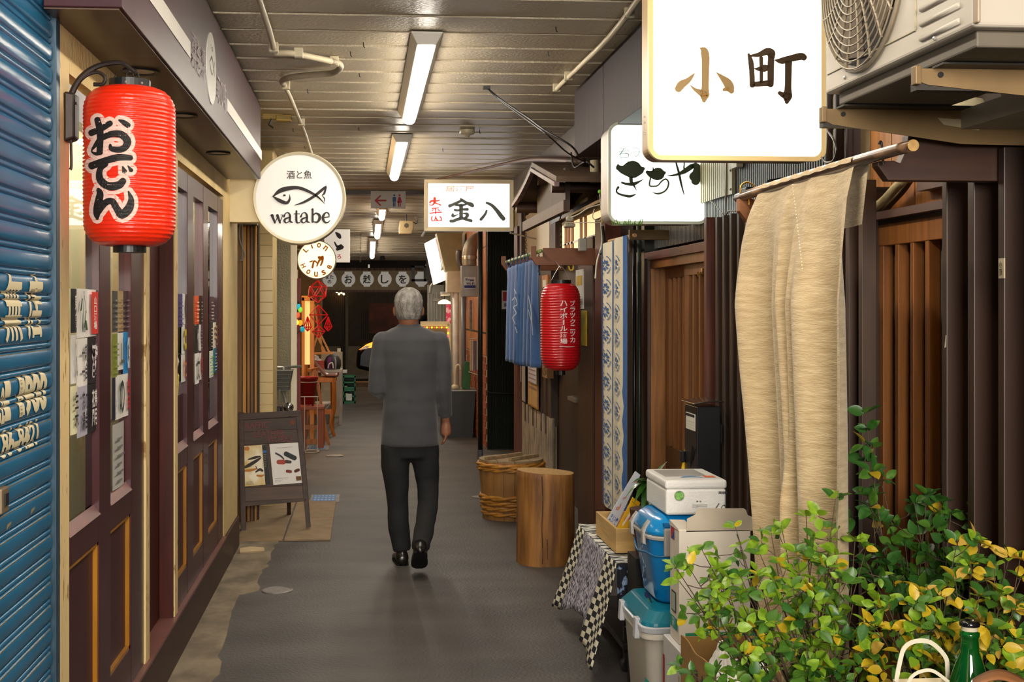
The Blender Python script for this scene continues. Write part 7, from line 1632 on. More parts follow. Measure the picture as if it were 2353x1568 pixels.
a, c = at(1061, 611, Y=14.3), at(1098, 682, Y=14.3); t = thing('utility_box', 'grey metal box with a white free internet sticker', 'box', (a.x, 14.3, c.z)); MB().box(a.x, c.x, 14.3, 14.5, c.z, a.z).build('casing', mat('box_grey', '#8a8274', .4, .2), t, bevel=.004)
MB().box(a.x, a.x+.02, 14.295, 14.3, c.z, a.z).build('hinge_side', mat('box_grey_light', '#a8a49c', .4), t)
a, c = at(1067, 637, Y=14.29), at(1093, 664, Y=14.29); MB().box(a.x, c.x, 14.285, 14.3, c.z, a.z).build('sticker', mat('sticker_paper', '#dcdcde', .5), t)
text('lettering', 'Free', flat('#3a4a5a'), t, (1070, 1089, 647, 640), onY(14.28), .03); text('lettering', 'Wi-Fi', flat('#2a2c3a'), t, (1071, 1090, 655, 649), onY(14.28), .03)
polyprint([[(1067, 656), (1093, 656), (1093, 662), (1067, 662)]], onY(14.28), 'blue_band', flat('#28307a'), t)
# cabinet with sink
CBY = 15.2; a, c = at(1008, 1008, Y=CBY), at(1095, 890, Y=CBY); cbx0, cbx1 = XY(1022, CBY), XY(1093, CBY); cbz = ZY(1050, 896, CBY)
t = thing('sink_cabinet', 'black cabinet with stainless sink top at the far right', 'cabinet', ((cbx0+cbx1)/2, CBY, 0))
MB().hexa([(cbx0-.03, CBY, 0), (cbx1-.04, CBY, 0), (cbx1-.04, CBY+.5, 0), (cbx0-.03, CBY+.5, 0), (cbx0, CBY, cbz-.02), (cbx1, CBY, cbz-.02), (cbx1, CBY+.5, cbz-.02), (cbx0, CBY+.5, cbz-.02)]).build('carcass', mat('cabinet_black', '#161515', .4, var=.05), t)
MB().box(cbx0-.01, cbx1+.02, CBY-.01, CBY+.52, cbz-.02, cbz).build('sink_top', mat('stainless', '#8f8c86', .3, .6), t, bevel=.004)
MB().box((cbx0+cbx1)/2+.01, (cbx0+cbx1)/2+.06, CBY-.015, CBY, cbz-.14, cbz-.13).build('handle', mat('dark_handle', '#3a3530', .4, .6), t)
ft = thing('tap', 'cream swan neck tap on the black sink cabinet', 'tap', at(1050, 893, Y=CBY+.1)); F_ = lambda x, y: at(x, y, Y=CBY+.1)
MB().tube([F_(1046, 892), F_(1046, 862), F_(1049, 842), F_(1056, 840), F_(1059, 850)], .014, 10, smooth=5).lathe([(.055, 0), (.05, .03), (.02, .05)], F_(1046, 893), 16).build('spout', m_pvc, ft, smooth=True)
g_ = [at(1063, 894, Y=CBY+.05), at(1080, 896, Y=CBY+.05), at(1082, 845, Y=CBY+.05), at(1078, 832, Y=CBY+.05), at(1069, 831, Y=CBY+.05)]
tag(MB().prism(g_, (0, .12, 0)).build('green_block', mat('green_board', '#1f5a26', .5), bevel=.004), 'upright dark green tapered block on the sink cabinet', 'block')
t = thing('magazine_rack', 'wire rack of magazines on the brick wall past the black pipe', 'rack', at(1090, 820, Y=14.8)); rr = random.Random(9)
for k in range(5): px = 1081+k*3.2; a, c = at(px, 783, Y=14.9), at(px+2.6, 853-k, Y=14.9); MB().box(a.x, c.x, 14.9-k*.03, 15.0-k*.03, c.z, a.z).build('magazine', mat('magazine_%d' % k, ['#b0967a', '#c9c2b8', '#8a5a60', '#5a5a62', '#c8c4bc'][k], .5), t)
MB().tube([at(1077, 855, Y=14.75), at(1098, 862, Y=14.6)], .006, 6).tube([at(1078, 780, Y=14.75), at(1098, 778, Y=14.6)], .006, 6).build('wires', m_steel, t)
for (px, py0, py1, cc, lab) in ((1091, 724, 768, '#b08440', 'small ochre plate on the wall beside the black pipe'), (1082, 690, 760, '#6a6a6e', 'grey speckled sheet left of the ochre plate')):
    a, c = at(px-3, py0, Y=15.5), at(px+3, py1, Y=15.5); tag(MB().box(a.x, c.x, 15.5, 15.52, c.z, a.z).build('wall_plate', mat('wplate_'+cc[1:], cc, .6, var=.3, vs=(20, 20, 20))), lab, 'plate')
# tilted lightbox
q = [at(975, 560, Y=17.2), at(1002, 546, Y=16.9), at(1031, 641, Y=16.9), at(996, 655, Y=17.2)]
t = thing('tilted_lightbox', 'tilted bright lightbox with faint food pictures above the far shops', 'sign', q[3]); MB().prism([p+V(.0, .02, 0) for p in q], (.02, .16, .0)).build('casing', mat('duct_beige', '#8f8058'), t); MB().prism(q, (0, .012, 0)).build('face', mat('tilted_face', '#fffae8', .4, var=0, emit=1.6, ecol='#fff6d8'), t)
fq = lambda u, v: (q[0].lerp(q[1], u)).lerp(q[3].lerp(q[2], u), v)+V(0, -.006, 0)
polyprint([[(.55, .22), (.8, .22), (.8, .38), (.55, .38)]], fq, 'dish_print', flat('#8a6a2c'), t); polyprint([[(.5, .46), (.85, .46), (.85, .76), (.5, .76)]], fq, 'dish_print', flat('#a08a68'), t); brush([[(.95, .05, .08), (.9, .3, .12), (.8, .6, .06)]], fq, 'pink_print', flat('#e0a0b0'), t)
# white shop front with arched windows, lamp, LED board
t = thing('arched_shopfront', 'pale framed glass shopfront with arched head far on the right', 'shopfront', at(1010, 720, Y=18.6)); m_fr = mat('pale_frame', '#a39c90', .5, .2)
b = MB()
for px in (983, 989, 996, 1002, 1010, 1018): b.box(XY(px, 18.6), XY(px+2.6, 18.6), 18.6, 18.66, 0, ZY(px, 672, 18.6))
b.box(XY(995, 18.6), XY(1030, 18.6), 18.58, 18.62, ZY(1000, 692, 18.6), ZY(1000, 686, 18.6)); b.build('frames', m_fr, t)
MB().tube([at(988, 675, Y=18.5), at(990, 660, Y=18.5), at(997, 650, Y=18.5), at(1006, 645, Y=18.5)], .02, 8, smooth=4).build('arch', m_fr, t, smooth=True)
MB().box(XY(982, 18.7), XY(1035, 18.7), 18.7, 18.72, .1, ZY(1000, 655, 18.7)).build('glass', mat('dim_glass', '#54504a', .3, emit=.05, ecol='#c8b890'), t)
t = thing('pendant_shade', 'lit flat white lampshade in front of the arched shopfront', 'lamp', at(1022, 690, Y=17.5)); MB().lathe([(.09, -.03), (.085, 0), (.03, .03), (.0, .035)], at(1021, 694, Y=17.5), 18, cap=False).build('shade', mat('shade_lit', '#f5e6c4', .4, emit=1.2, ecol='#ffe8b8'), t); MB().tube([at(1012, 676, Y=17.5), at(1034, 674, Y=17.5)], .03, 8).build('tube', m_white, t); MB().tube([at(1021, 690, Y=17.5), V(at(1021, 690, Y=17.5).x, 17.5, 2.6)], .006, 6).build('cord', m_black, t)
t = thing('red_poster', 'narrow red and white poster beside the white downpipe', 'poster', at(1030, 720, Y=17.0)); a, c = at(1025, 700, Y=17.0), at(1036, 745, Y=17.0); MB().box(a.x, c.x, 17., 17.02, c.z, a.z).build('sheet', mat('red_white_poster', '#c0304a', .5, col2='#e8d8d4', vs=(9, 9, 12), thr=(.5, .55), emit=.3), t)
t = thing('light_board', 'display board edged with tiny yellow and red lights', 'sign', at(1000, 790, Y=16.9)); a, c = at(966, 744, Y=16.9), at(1033, 828, Y=16.9)
MB().box(a.x, c.x, 16.9, 16.96, c.z, a.z).build('board', mat('board_tan', '#7a6a58', .5), t, bevel=.004); MB().box(a.x, c.x+.0, 16.88, 16.9, a.z-.035, a.z+.03).box(c.x-.03, c.x+.012, 16.88, 16.9, c.z, a.z).build('border', mat('board_border', '#c9b48a', .5, emit=.1), t)
for xx in (a.x+.02, c.x-.04): MB().box(xx, xx+.03, 16.92, 16.95, 0, c.z).build('leg', m_black, t)
yl_m = mat('led_yellow', '#e8ff20', .3, var=0, emit=3, ecol='#d8f010'); rd_m = mat('led_red', '#ff3040', .3, var=0, emit=2.2, ecol='#ff2030')
for k in range(20):
    p = (970+5.6*k, 753) if k < 11 else (1029.5, 758+(k-11)*8)
    MB().sphere(at(p[0], p[1], Y=16.87), .011, 6).build('lamp_dot', yl_m if k % 2 == 0 else rd_m, t)
t = thing('dark_monitor', 'dark square frame fixed by the lantern banner', 'frame', at(963, 629, Y=21)); a, c = at(946, 611, Y=21.2), at(981, 647, Y=21.2); mfr = mat('frame_charcoal', '#2f2d29', .5)
MB().box(a.x, a.x+.05, 21.2, 21.3, c.z, a.z).box(c.x-.05, c.x, 21.2, 21.3, c.z, a.z).box(a.x, c.x, 21.2, 21.3, c.z, c.z+.04).box(a.x, c.x, 21.2, 21.3, a.z-.03, a.z).build('frame', mfr, t); MB().box(c.x-.03, c.x+.3, 21.22, 21.28, (a.z+c.z)/2, (a.z+c.z)/2+.04).build('bracket', mfr, t); struct(MB().box(XY(980, 20.5), 1.35, 20.5, 20.6, 2.0, 2.5).build('wall_right_header', mat('frame_charcoal', '#2f2d29')))
# ================================================================ foreground goods on the right
def rring(cx, cy, hw, hd, r, z, n=5):
    out = []
    for (sx, sy, a0) in ((1, 1, 0), (-1, 1, 90), (-1, -1, 180), (1, -1, 270)):
        for k in range(n+1): a = math.radians(a0+90*k/n); out.append(V(cx+sx*(hw-r)+r*math.cos(a), cy+sy*(hd-r)+r*math.sin(a), z))
    return out
def rloft(rings, b=None, caps=True):
    b = b or MB(); m = len(rings[0]); vs = [v for r in rings for v in r]; k = len(rings)
    return b.add(vs, [(i*m+j, i*m+(j+1) % m, (i+1)*m+(j+1) % m, (i+1)*m+j) for i in range(k-1) for j in range(m)]+([tuple(range(m))[::-1], tuple((k-1)*m+j for j in range(m))] if caps else []))
def chk(name, c1, c2, s, rot=45):
    if name in MATS: return MATS[name]
    m = mat(name, c1, .85, var=0); nt = m.node_tree; N = nt.nodes; L = nt.links
    tc = N.new('ShaderNodeTexCoord'); mp = N.new('ShaderNodeMapping'); mp.inputs['Scale'].default_value = (0.0001, s*.42, s*.9)
    ck = N.new('ShaderNodeTexChecker'); ck.inputs['Scale'].default_value = 1; ck.inputs[1].default_value = (*lin(c1), 1); ck.inputs[2].default_value = (*lin(c2), 1)
    L.new(tc.outputs['Object'], mp.inputs[0]); L.new(mp.outputs[0], ck.inputs[0]); L.new(ck.outputs[0], N['Principled BSDF'].inputs['Base Color'])
    return m
# black post box on the fin screen
px_ = 1.352; t = thing('post_box', 'tall black steel post box with white name card on the fin screen', 'post box', (px_, 5.2, .72))
y0_, y1_ = yr(1601, px_), yr(1573, px_); zt_ = ZX(1600, 935, px_); m_pb = mat('postbox_black', '#121214', .3, var=.03)
MB().box(px_, 1.452, y0_, y1_, .70, zt_).build('body', m_pb, t, bevel=.004)
n = 8; pts = [(px_-.012+.125*k/n, zt_+.002+.012*math.sin(math.pi*(.15+.55*k/n))+.006*k/n) for k in range(n+1)]
MB().prism([V(x, y0_-.006, z) for x, z in pts]+[V(x, y0_-.006, z+.006) for x, z in reversed(pts)], (0, y1_-y0_+.012, 0)).build('lid', mat('lid_gloss', '#2a2420', .2, coat=.5), t, bevel=.0015)
MB().box(px_-.016, px_, y1_-.006, y1_+.028, .915, .965).build('lock', m_pb, t, bevel=.004)
ca_, cb2 = yr(1597.5, px_), yr(1577, px_); c0, c1 = ZX(1588, 988, px_), ZX(1588, 950, px_)
MB().box(px_-.002, px_, ca_, cb2, c0, c1).build('name_card', mat('card_white', '#d9d4c8'), t); MB().box(px_-.003, px_-.001, ca_+.003, cb2-.003, c1-.014, c1-.003).build('card_header', flat('#1a1818'), t)
b = MB()
for k in range(3): b.box(px_-.003, px_-.001, ca_+.006, cb2-.008, c0+.01+.012*k, c0+.011+.012*k)
b.build('card_lines', flat('#b4b0b4'), t)
MB().box(1.45, 1.5, y1_-.05, y1_-.02, 1.0, 1.08).build('mounting_plate', m_pb, t)
b = MB()
for k in range(3): b.beam(at(1586+k*3, 1075-k*8, X=px_-.001), at(1590+k*3.5, 1024+k*4, X=px_-.001), .002, .002)
b.build('slots', m_black, t)
# yellow folding sign
yq = [at(1555, 1078, Y=5.27), at(1575, 1078, Y=5.27), at(1576, 1028, Y=5.27)]
t = thing('yellow_sign', 'yellow folded sign leaning behind the black post box', 'sign', (yq[0].x, 5.27, 0)); MB().prism([V(yq[0].x-.08, 5.27, .3), V(yq[1].x+.02, 5.27, .3), V(yq[2].x+.01, 5.27, yq[2].z), V(yq[2].x-.002, 5.27, yq[2].z)], (0, .008, 0)).build('panel', mat('bright_yellow', '#e8bc18', .4), t)
MB().box(yq[0].x-.08, yq[1].x, 5.26, 5.30, 0, .3).build('foot', m_black, t)
# --- trolley with patterned cloth
TX0, TX1, TY0, TY1, TZ = 1.085, 1.40, 5.33, 6.28, .475
tr = thing('trolley', 'black metal trolley on castors under the patterned cloth', 'trolley', (1.24, 5.8, 0)); m_tr = mat('trolley_black', '#24211f', .45, .3)
MB().box(TX0, TX1, TY0, TY1, TZ-.03, TZ).build('top', m_tr, tr, bevel=.003); MB().box(TX0+.02, TX1-.02, TY0+.02, TY1-.02, .10, .125).build('lower_shelf', m_tr, tr, bevel=.003)
for x in (TX0+.03, TX1-.06):
    for y in (TY0+.04, TY1-.07): MB().box(x, x+.035, y, y+.035, .08, TZ-.03).build('leg', m_tr, tr)
for x in (TX0+.045, TX1-.045):
    for y in (TY0+.045, TY1-.06):
        w = thing('castor', None, None, (x, y, 0)); par(w, tr); MB().lathe([(.02, -.013), (.032, -.011), (.032, .011), (.02, .013), (0, .013)], (x, y, .033), 18, axis='Y').build('wheel', m_black, w); MB().box(x-.015, x+.015, y-.02, y+.02, .05, .085).build('fork', m_tr, w)
b = MB()
for z in (.20, .225): b.tube([(TX0+.03, TY0+.02, z), (TX1-.1, TY0+.02, z)], .004, 6)
b.build('wire_shelf', mat('olive_wire', '#6a6450', .4, .4), tr)
m_ck = chk('checked_print', '#d2cbb4', '#10101a', 46)
m_gc_ = mat('crinkled_print', '#5a5868', .9, var=.5, vs=(90, 90, 45), col2='#b8b2bc', thr=(.42, .56), detail=3)
m_nv = mat('navy_wave_print', '#0f1424', .85, var=.3, vs=(26, 26, 26), col2='#7a94b8', thr=(.55, .60), detail=2)
m_wv = mat('white_wave_print', '#20283c', .85, var=.3, vs=(14, 60, 40), col2='#d8d6cc', thr=(.46, .52), detail=3)
tc_ = thing('patterned_cloth', 'navy and white patterned cloth with checked edges over the trolley', 'tablecloth', (1.2, 5.8, TZ))
MB().grid(14, 24, lambda u, v: V(TX0-.012+(TX1-TX0+.02)*u, TY0-.01+(TY1-TY0+.02)*v, TZ+.005+.002*math.sin(u*20+v*33))).build('top_panel', m_wv, tc_, smooth=True, solid=.002)
def side(u, v):     # u far->near, v down
    y = TY1+.015-(TY1-TY0+.025)*u; L = .42-.10*math.sin(math.pi*u)**2+.0*u
    fl = .085*v**1.3+.012*math.sin(u*26+v*2)*v+ (.03*v if u < .25 or u > .75 else 0)
    return V(TX0-.014-fl, y+(.05*v if u < .3 else 0)*(1-u/.3)+(-.02*v if u > .7 else 0), TZ+.004-L*v)
def sub(u0, u1, nm, m): MB().grid(10, 14, lambda u, v: side(u0+(u1-u0)*u, v)).build(nm, m, tc_, smooth=True, solid=.002)
sub(0, .2, 'checked_border', m_ck); sub(.2, .74, 'crinkled_panel', m_gc_)
def flap(u, v):
    a = side(.74+.26*u, v*1.0); return a+V(-.01*v+.0, -.10*v*u, 0)
MB().grid(10, 16, flap).build('checked_border', m_ck, tc_, smooth=True, solid=.002)
m_ck2 = chk('checked_print', '', '', 0)
def fr_(u, v): return V(TX0-.012+.30*u, TY0-.014-.012*math.sin(u*16)*v-.01*v, TZ+.004-(.20*(1-.35*u)+.0)*v)
MB().grid(16, 10, fr_).build('front_drop', m_nv, tc_, smooth=True, solid=.002)
MB().sphere(at(1444, 1305, Y=TY0-.04), .004, 6).build('red_bead', flat('#c83a4a'), tc_)
# pine crate with price boards
m_pine = mat('pale_pine', '#c9a468', .55, var=.14, vs=(4, 4, 40))
CX0, CX1, CY0, CY1 = 1.105, 1.30, 5.50, 5.98; cz0 = TZ+.012; cz1 = cz0+.108
cr_ = thing('pine_crate', 'open pale pine crate on the patterned trolley', 'crate', (CX0, CY0, cz0)); w = .012
MB().box(CX0, CX1, CY0, CY0+w, cz0, cz1).build('front_board', m_pine, cr_, bevel=.001); MB().box(CX0, CX1, CY1-w, CY1, cz0, cz1).build('back_board', m_pine, cr_, bevel=.001)
MB().box(CX0, CX0+w, CY0+w, CY1-w, cz0, cz1).build('side_board', m_pine, cr_, bevel=.001); MB().box(CX1-w, CX1, CY0+w, CY1-w, cz0, cz1).build('side_board', m_pine, cr_, bevel=.001); MB().box(CX0+w, CX1-w, CY0+w, CY1-w, cz0, cz0+.01).build('bottom_board', m_pine, cr_)
def board4(name, label, q, Y0, Y1, m, th=.006):
    P = [at(q[0][0], q[0][1], Y=Y0), at(q[1][0], q[1][1], Y=Y0), at(q[2][0], q[2][1], Y=Y1), at(q[3][0], q[3][1], Y=Y1)]
    t = thing(name, label, 'price board', P[0]); MB().prism(P, (0, th, 0)).build('board', m, t, bevel=.001); return t, lambda u, v: (P[0].lerp(P[1], u)).lerp(P[3].lerp(P[2], u), v)+V(0, -.003, 0)
t, f_ = board4('price_board', 'long pale blue white price board leaning in the pine crate', [(1391, 1200), (1411, 1220), (1472, 1092), (1460, 1083)], 5.80, 5.86, mat('board_paleblue', '#c4cbd6', .4, var=.05))
text('lettering', 'キリン樽\n生ビール', flat('#2c4a90'), t, (.12, .9, .02, .2), f_, .03)
brush([[(.2, .3, .05), (.5, .34, .08), (.4, .4, .05)], [(.3, .5, .03), (.6, .55, .05)], [(.6, .85, .05), (.9, .9, .09)]], f_, 'print', flat('#c08a80'), t)
t, f_ = board4('price_board', 'yellow price board with pink and white print in the pine crate', [(1418, 1215), (1441, 1219), (1472, 1156), (1454, 1143)], 5.62, 5.68, mat('board_yellow', '#e2ae18', .35))
brush([[(.35, .2, .2), (.5, .5, .22), (.6, .6, .15)]], f_, 'white_print', flat('#e8d8c0'), t); brush([[(.3, .32, .16), (.75, .5, .22)]], f_, 'pink_print', flat('#c8505a'), t)
polyprint([[(.06, .90), (.94, .86), (.94, .83), (.06, .87)]], f_, 'edge_line', flat('#b88a10'), t)
# potted broad-leaved plant behind
pp_ = thing('potted_plant', 'small glossy broad leaved plant behind the white foam box', 'plant', (at(1500, 1100, Y=5.14).x, 5.14, 0)); pc = at(1495, 1108, Y=5.14)
MB().lathe([(.06, .55), (.085, .72), (.088, .74), (.07, .74)], (pc.x, pc.y, 0), 20).build('pot', mat('brown_pot', '#4a2f20', .5), pp_)
MB().box(pc.x-.08, pc.x+.08, pc.y-.08, pc.y+.08, 0, .55).build('stand', m_tr, pp_)
MB().tube([V(pc.x, pc.y, .72), pc+V(0, 0, .02)], .008, 6).build('stem', mat('stem_green', '#4a5a2a', .6), pp_)
m_gl = mat('dark_glossy_leaf', '#2f5a1c', .3, var=.2, vs=(20, 20, 20), coat=.3)
def strap_leaf(c, d, L, w, droop, m, par_):
    d = Vector(d).normalized(); s = d.cross(V(0, 0, 1)).normalized(); n = 8; b = MB(); vs = []
    for i in range(n+1):
        q = i/n; p = c+d*L*q+V(0, 0, -droop*q*q); ww = w*math.sin(math.pi*min(1, .12+q*.88))**.8*(1 if q < .6 else (1-(q-.6)/.4)**.7+.02)
        vs += [p-s*ww+V(0, 0, ww*.35), p, p+s*ww+V(0, 0, ww*.35)]
    b.add(vs, [(3*i+k, 3*i+k+1, 3*i+4+k, 3*i+3+k) for i in range(n) for k in (0, 1)]); return b.build('leaf', m, par_, smooth=True, fix=False)
for (ax, ay, az, L, dr) in ((-1, -.2, .5, .10, .05), (-.8, -.5, -.1, .10, .08), (-.5, -.6, -.4, .10, .10), (-.2, -.7, -.2, .09, .10), (.7, .1, .9, .12, .01), (.9, -.3, .25, .10, .02), (.2, -.6, .2, .08, .07), (-.7, .4, .2, .09, .06), (-.3, -.3, -.8, .10, .06), (0, -.5, -.7, .09, .08), (-.9, -.1, .1, .12, .09)):
    strap_leaf(pc, (ax, ay, az), L, .017, dr, m_gl, pp_)
# --- white container with teal lid
ex0, ex1, ey0, ey1 = 1.0, 1.38, 4.47, 4.93; ecx, ecy = (ex0+ex1)/2, (ey0+ey1)/2; ehw, ehd = (ex1-ex0)/2, (ey1-ey0)/2
m_wc2 = mat('cream_white_plastic', '#e0d8ca', .35, var=.03); m_teal = mat('teal_plastic', '#12758c', .25, var=.04, coat=.2)
t = thing('lidded_container', 'large cream storage box with teal lid beneath the blue cooler', 'container', (ecx, ecy, 0))
rloft([rring(ecx, ecy, ehw-.04, ehd-.04, .05, 0), rring(ecx, ecy, ehw-.015, ehd-.015, .05, .37), rring(ecx, ecy, ehw, ehd, .05, .372), rring(ecx, ecy, ehw, ehd, .05, .395)]).build('body', m_wc2, t, smooth=True, bevel=.002)
rloft([rring(ecx, ecy, ehw+.004, ehd+.004, .05, .397), rring(ecx, ecy, ehw+.006, ehd+.006, .05, .417), rring(ecx, ecy, ehw+.0, ehd+.0, .05, .42)]).build('white_band', mat('band_white', '#c4c6cc', .3), t, bevel=.002)
rloft([rring(ecx, ecy, ehw, ehd, .05, .42), rring(ecx, ecy, ehw-.004, ehd-.004, .05, .432), rring(ecx, ecy, ehw-.035, ehd-.035, .05, .468), rring(ecx, ecy, ehw-.05, ehd-.05, .05, .47)]).build('lid', m_teal, t, bevel=.003)
for yy in (ey0+.10, ey1-.09): MB().hexa([(ex0-.016, yy-.02, .36), (ex0+.004, yy-.02, .36), (ex0+.004, yy+.02, .36), (ex0-.016, yy+.02, .36), (ex0-.012, yy-.02, .435), (ex0+.006, yy-.02, .435), (ex0+.006, yy+.02, .435), (ex0-.012, yy+.02, .435)]).build('latch', mat('band_white', '#c4c6cc'), t, bevel=.003)
polyprint([[(1482, 1556), (1492, 1568), (1492, 1600), (1482, 1600)]], onY(ey0+.0), 'green_label', flat('#1a7a6a'), t)
# --- blue cooler
cx0, cx1, cy0_, cy1_ = 1.045, 1.42, 4.56, 4.95; ccx, ccy = (cx0+cx1)/2, (cy0_+cy1_)/2; hw, hd = (cx1-cx0)/2, (cy1_-cy0_)/2; m_cb = mat('cooler_blue', '#1088d2', .25, var=.03, coat=.3); zc0 = .472
t = thing('cooler_box', 'bright blue rounded cooler box with grey latches', 'cooler', (ccx, ccy, zc0))
rloft([rring(ccx, ccy, hw-.05, hd-.05, .06, zc0), rring(ccx, ccy, hw-.038, hd-.038, .07, zc0+.012), rring(ccx, ccy, hw-.01, hd-.01, .08, .70), rring(ccx, ccy, hw-.008, hd-.008, .08, .712)]).build('body', m_cb, t, smooth=True)
rloft([rring(ccx, ccy, hw+.002, hd+.002, .085, .712), rring(ccx, ccy, hw+.004, hd+.004, .085, .722), rring(ccx, ccy, hw, hd, .085, .728)]).build('grey_band', mat('cooler_grey', '#a9a49e', .35), t, smooth=False, bevel=.0015)
rloft([rring(ccx, ccy, hw, hd, .085, .729), rring(ccx, ccy, hw-.002, hd-.002, .085, .745), rring(ccx, ccy, hw-.022, hd-.022, .08, .780), rring(ccx, ccy, hw-.045, hd-.045, .07, .797), rring(ccx, ccy, hw-.09, hd-.09, .05, .805)]).build('lid', mat('cooler_lid_blue', '#1288cc', .22, coat=.3, var=.02), t, smooth=True)
for (x, y) in ((cx0-.004, cy0_+.085), (cx0-.004, cy1_-.10)):
    pf = [(x+.010, .685), (x-.006, .69), (x-.007, .735), (x+.004, .756), (x+.020, .776), (x+.024, .770), (x+.012, .752), (x+.004, .73), (x+.006, .69)]
    MB().prism([V(q, y, z) for q, z in pf], (0, .034, 0)).build('latch', mat('cooler_grey', '#a9a49e', .35), t, bevel=.002)
a = V(cx0+.022, cy0_+.02, 0)
MB().box(cx0+.05, cx0+.08, cy0_-.006, cy0_+.008, .655, .76).build('latch', mat('cooler_grey', '#a9a49e'), t, bevel=.006)
MB().box(cx0+.052, cx0+.085, cy0_+.006, cy0_+.03, .762, .776).build('latch_recess', mat('cooler_deep', '#0a5f98', .4), t)
MB().tube([V(cx0+.004, cy1_-.09, .675), V(cx0-.006, ccy, .648), V(cx0+.002, cy0_+.08, .66), V(cx0+.03, cy0_+.01, .655), V(cx0+.12, cy0_-.004, .665)], .004, 8, smooth=4).build('shadow_band', mat('cooler_shadow_blue', '#1a5f8c', .3), t, smooth=True)  # thin dark tube draws the curved shadow band on the cooler side
rr = random.Random(2); b = MB()
for k in range(26):
    z = .52+.17*k/26; y = ccy+.03+rr.uniform(-.025, .025)+.02*math.sin(k*.5); xx = cx0+.0125+.028*(1-(z-.47)/.24)-.004
    s_ = rr.uniform(.004, .008); b.add([V(xx, y+s_*math.cos(q*1.05), z+s_*math.sin(q*1.05)) for q in range(6)], [tuple(range(6))])
b.build('flower_print', mat('pale_flower', '#9cc4dc', .5, var=0), t, fix=False)
lg = [(1489, 1362), (1495, 1360), (1504, 1371), (1506, 1392), (1490, 1383)]
o = polyprint([lg], lambda x, y: at(x, y, X=cx0+.034)+V(-.014, 0, 0), 'logo_patch', flat('#18246c'), t); polyprint([[(1493, 1379), (1499, 1374), (1504, 1382), (1503, 1388)]], lambda x, y: at(x, y, X=cx0+.034)+V(-.016, 0, 0), 'logo_green', flat('#3a9a4a'), t)
# --- expanded foam box
sx0, sx1, sy0, sy1, sz0, sz1 = 1.103, 1.335, 4.57, 4.905, .806, .935; m_fo = mat('white_foam', '#e6e3de', .6, var=.03, vs=(9, 9, 9), bump=.25, bs=(160, 160, 160), detail=2)
t = thing('foam_box', 'white expanded foam box with lid on top of the blue cooler', 'box', (sx0, sy0, sz0))
MB().box(sx0+.003, sx1-.003, sy0+.003, sy1-.003, sz0, sz1-.032).build('body', m_fo, t, bevel=.010, seg=3)
MB().box(sx0, sx1, sy0, sy1, sz1-.033, sz1).build('lid', m_fo, t, bevel=.010, seg=3)
fy = onY(sy0+.002); MB().lathe([(0, 0), (.017, 0), (.017, .002)], at(1561, 1140, Y=sy0+.0015), 24, axis='Y', cap=False).build('round_sticker', mat('sticker_green', '#4a9a4a', .5, var=.3, vs=(90, 90, 90), col2='#8ac060'), t); MB().lathe([(.0165, 0), (.019, 0)], at(1561, 1140, Y=sy0+.001), 24, axis='Y', cap=False).build('sticker_ring', flat('#8a8278'), t, fix=False)
ik = flat('#2a2826'); text('lettering', '鮭鮭鮭鮭鮭鮭', ik, t, (1651, 1671, 1137, 1129), fy, .03); text('lettering', '昆 布', ik, t, (1600, 1612, 1155, 1151), fy, .02)
brush([[(1591, 1160+2.4*k, .6), (1600+k*3 % 7, 1160+2.4*k, .6)] for k in range(4)]+[[(1601, 1160+2.6*k, .7), (1625, 1160.5+2.6*k, .7)] for k in range(3)], fy, 'small_print', flat('#6a6662'), t)
brush([[(1644, 1170, 2), (1652, 1158, 2.4)], [(1664, 1160, 1.6), (1668, 1170, 1.6), (1658, 1172, 1.6), (1660, 1163, 1.6), (1668, 1162, 1.6)]], fy, 'pen_marks', flat('#4a4846'), t)
def tp(u, v): return V(sx0+(sx1-sx0)*u, sy0+(sy1-sy0)*v, sz1+.0012)
polyprint([[(.72, .2), (.9, .2), (.9, .34), (.72, .34)]], tp, 'orange_label', flat('#e07040'), t); brush([[(.35, .22, .05), (.5, .26, .05), (.66, .22, .05)], [(.4, .32, .04), (.6, .33, .04)]], tp, 'blue_print', flat('#7a9cc8'), t)
polyprint([[(.1, .3), (.8, .36), (.8, .9), (.1, .9)]], lambda u, v: V(sx0+(sx1-sx0)*u, sy0+(sy1-sy0)*v, sz1+.0006), 'tape_sheet', mat('clear_film', '#bcbab6', .25), t)
# --- tall white shipping carton
kx0, kx1, ky0, ky1, kz0, kz1 = 1.048, 1.292, 4.15, 4.275, .444, .838; m_ct = mat('carton_white', '#d4cabb', .6, var=.05, vs=(5, 5, 5))
t = thing('shipping_carton', 'tall off white shipping carton with green and yellow band', 'carton', (kx0, ky0, kz0))
MB().box(kx0, kx1, ky0, ky1, kz0, kz1-.012).build('body', m_ct, t, bevel=.002)
ff_ = onY(ky0-.0015); F2 = onY(ky0)
MB().prism([F2(x, y) for x, y in ((1577, 1223), (1738, 1220), (1740, 1196), (1734, 1191), (1718, 1184), (1714, 1172), (1709, 1169), (1603, 1169), (1598, 1183), (1579, 1193))], (0, .003, 0)).build('top_flap', mat('carton_flap', '#b3a692', .6), t)
MB().hexa([(kx0-.002, ky0+.003, kz1-.014), (kx0+.05, ky0+.003, kz1-.014), (kx0+.05, ky1, kz1-.014), (kx0-.002, ky1, kz1-.014), (kx0-.002, ky0+.003, kz1-.008), (kx0+.05, ky0+.003, kz1-.010), (kx0+.05, ky1, kz1+.002), (kx0-.002, ky1, kz1+.004)]).build('side_flap', m_ct, t)
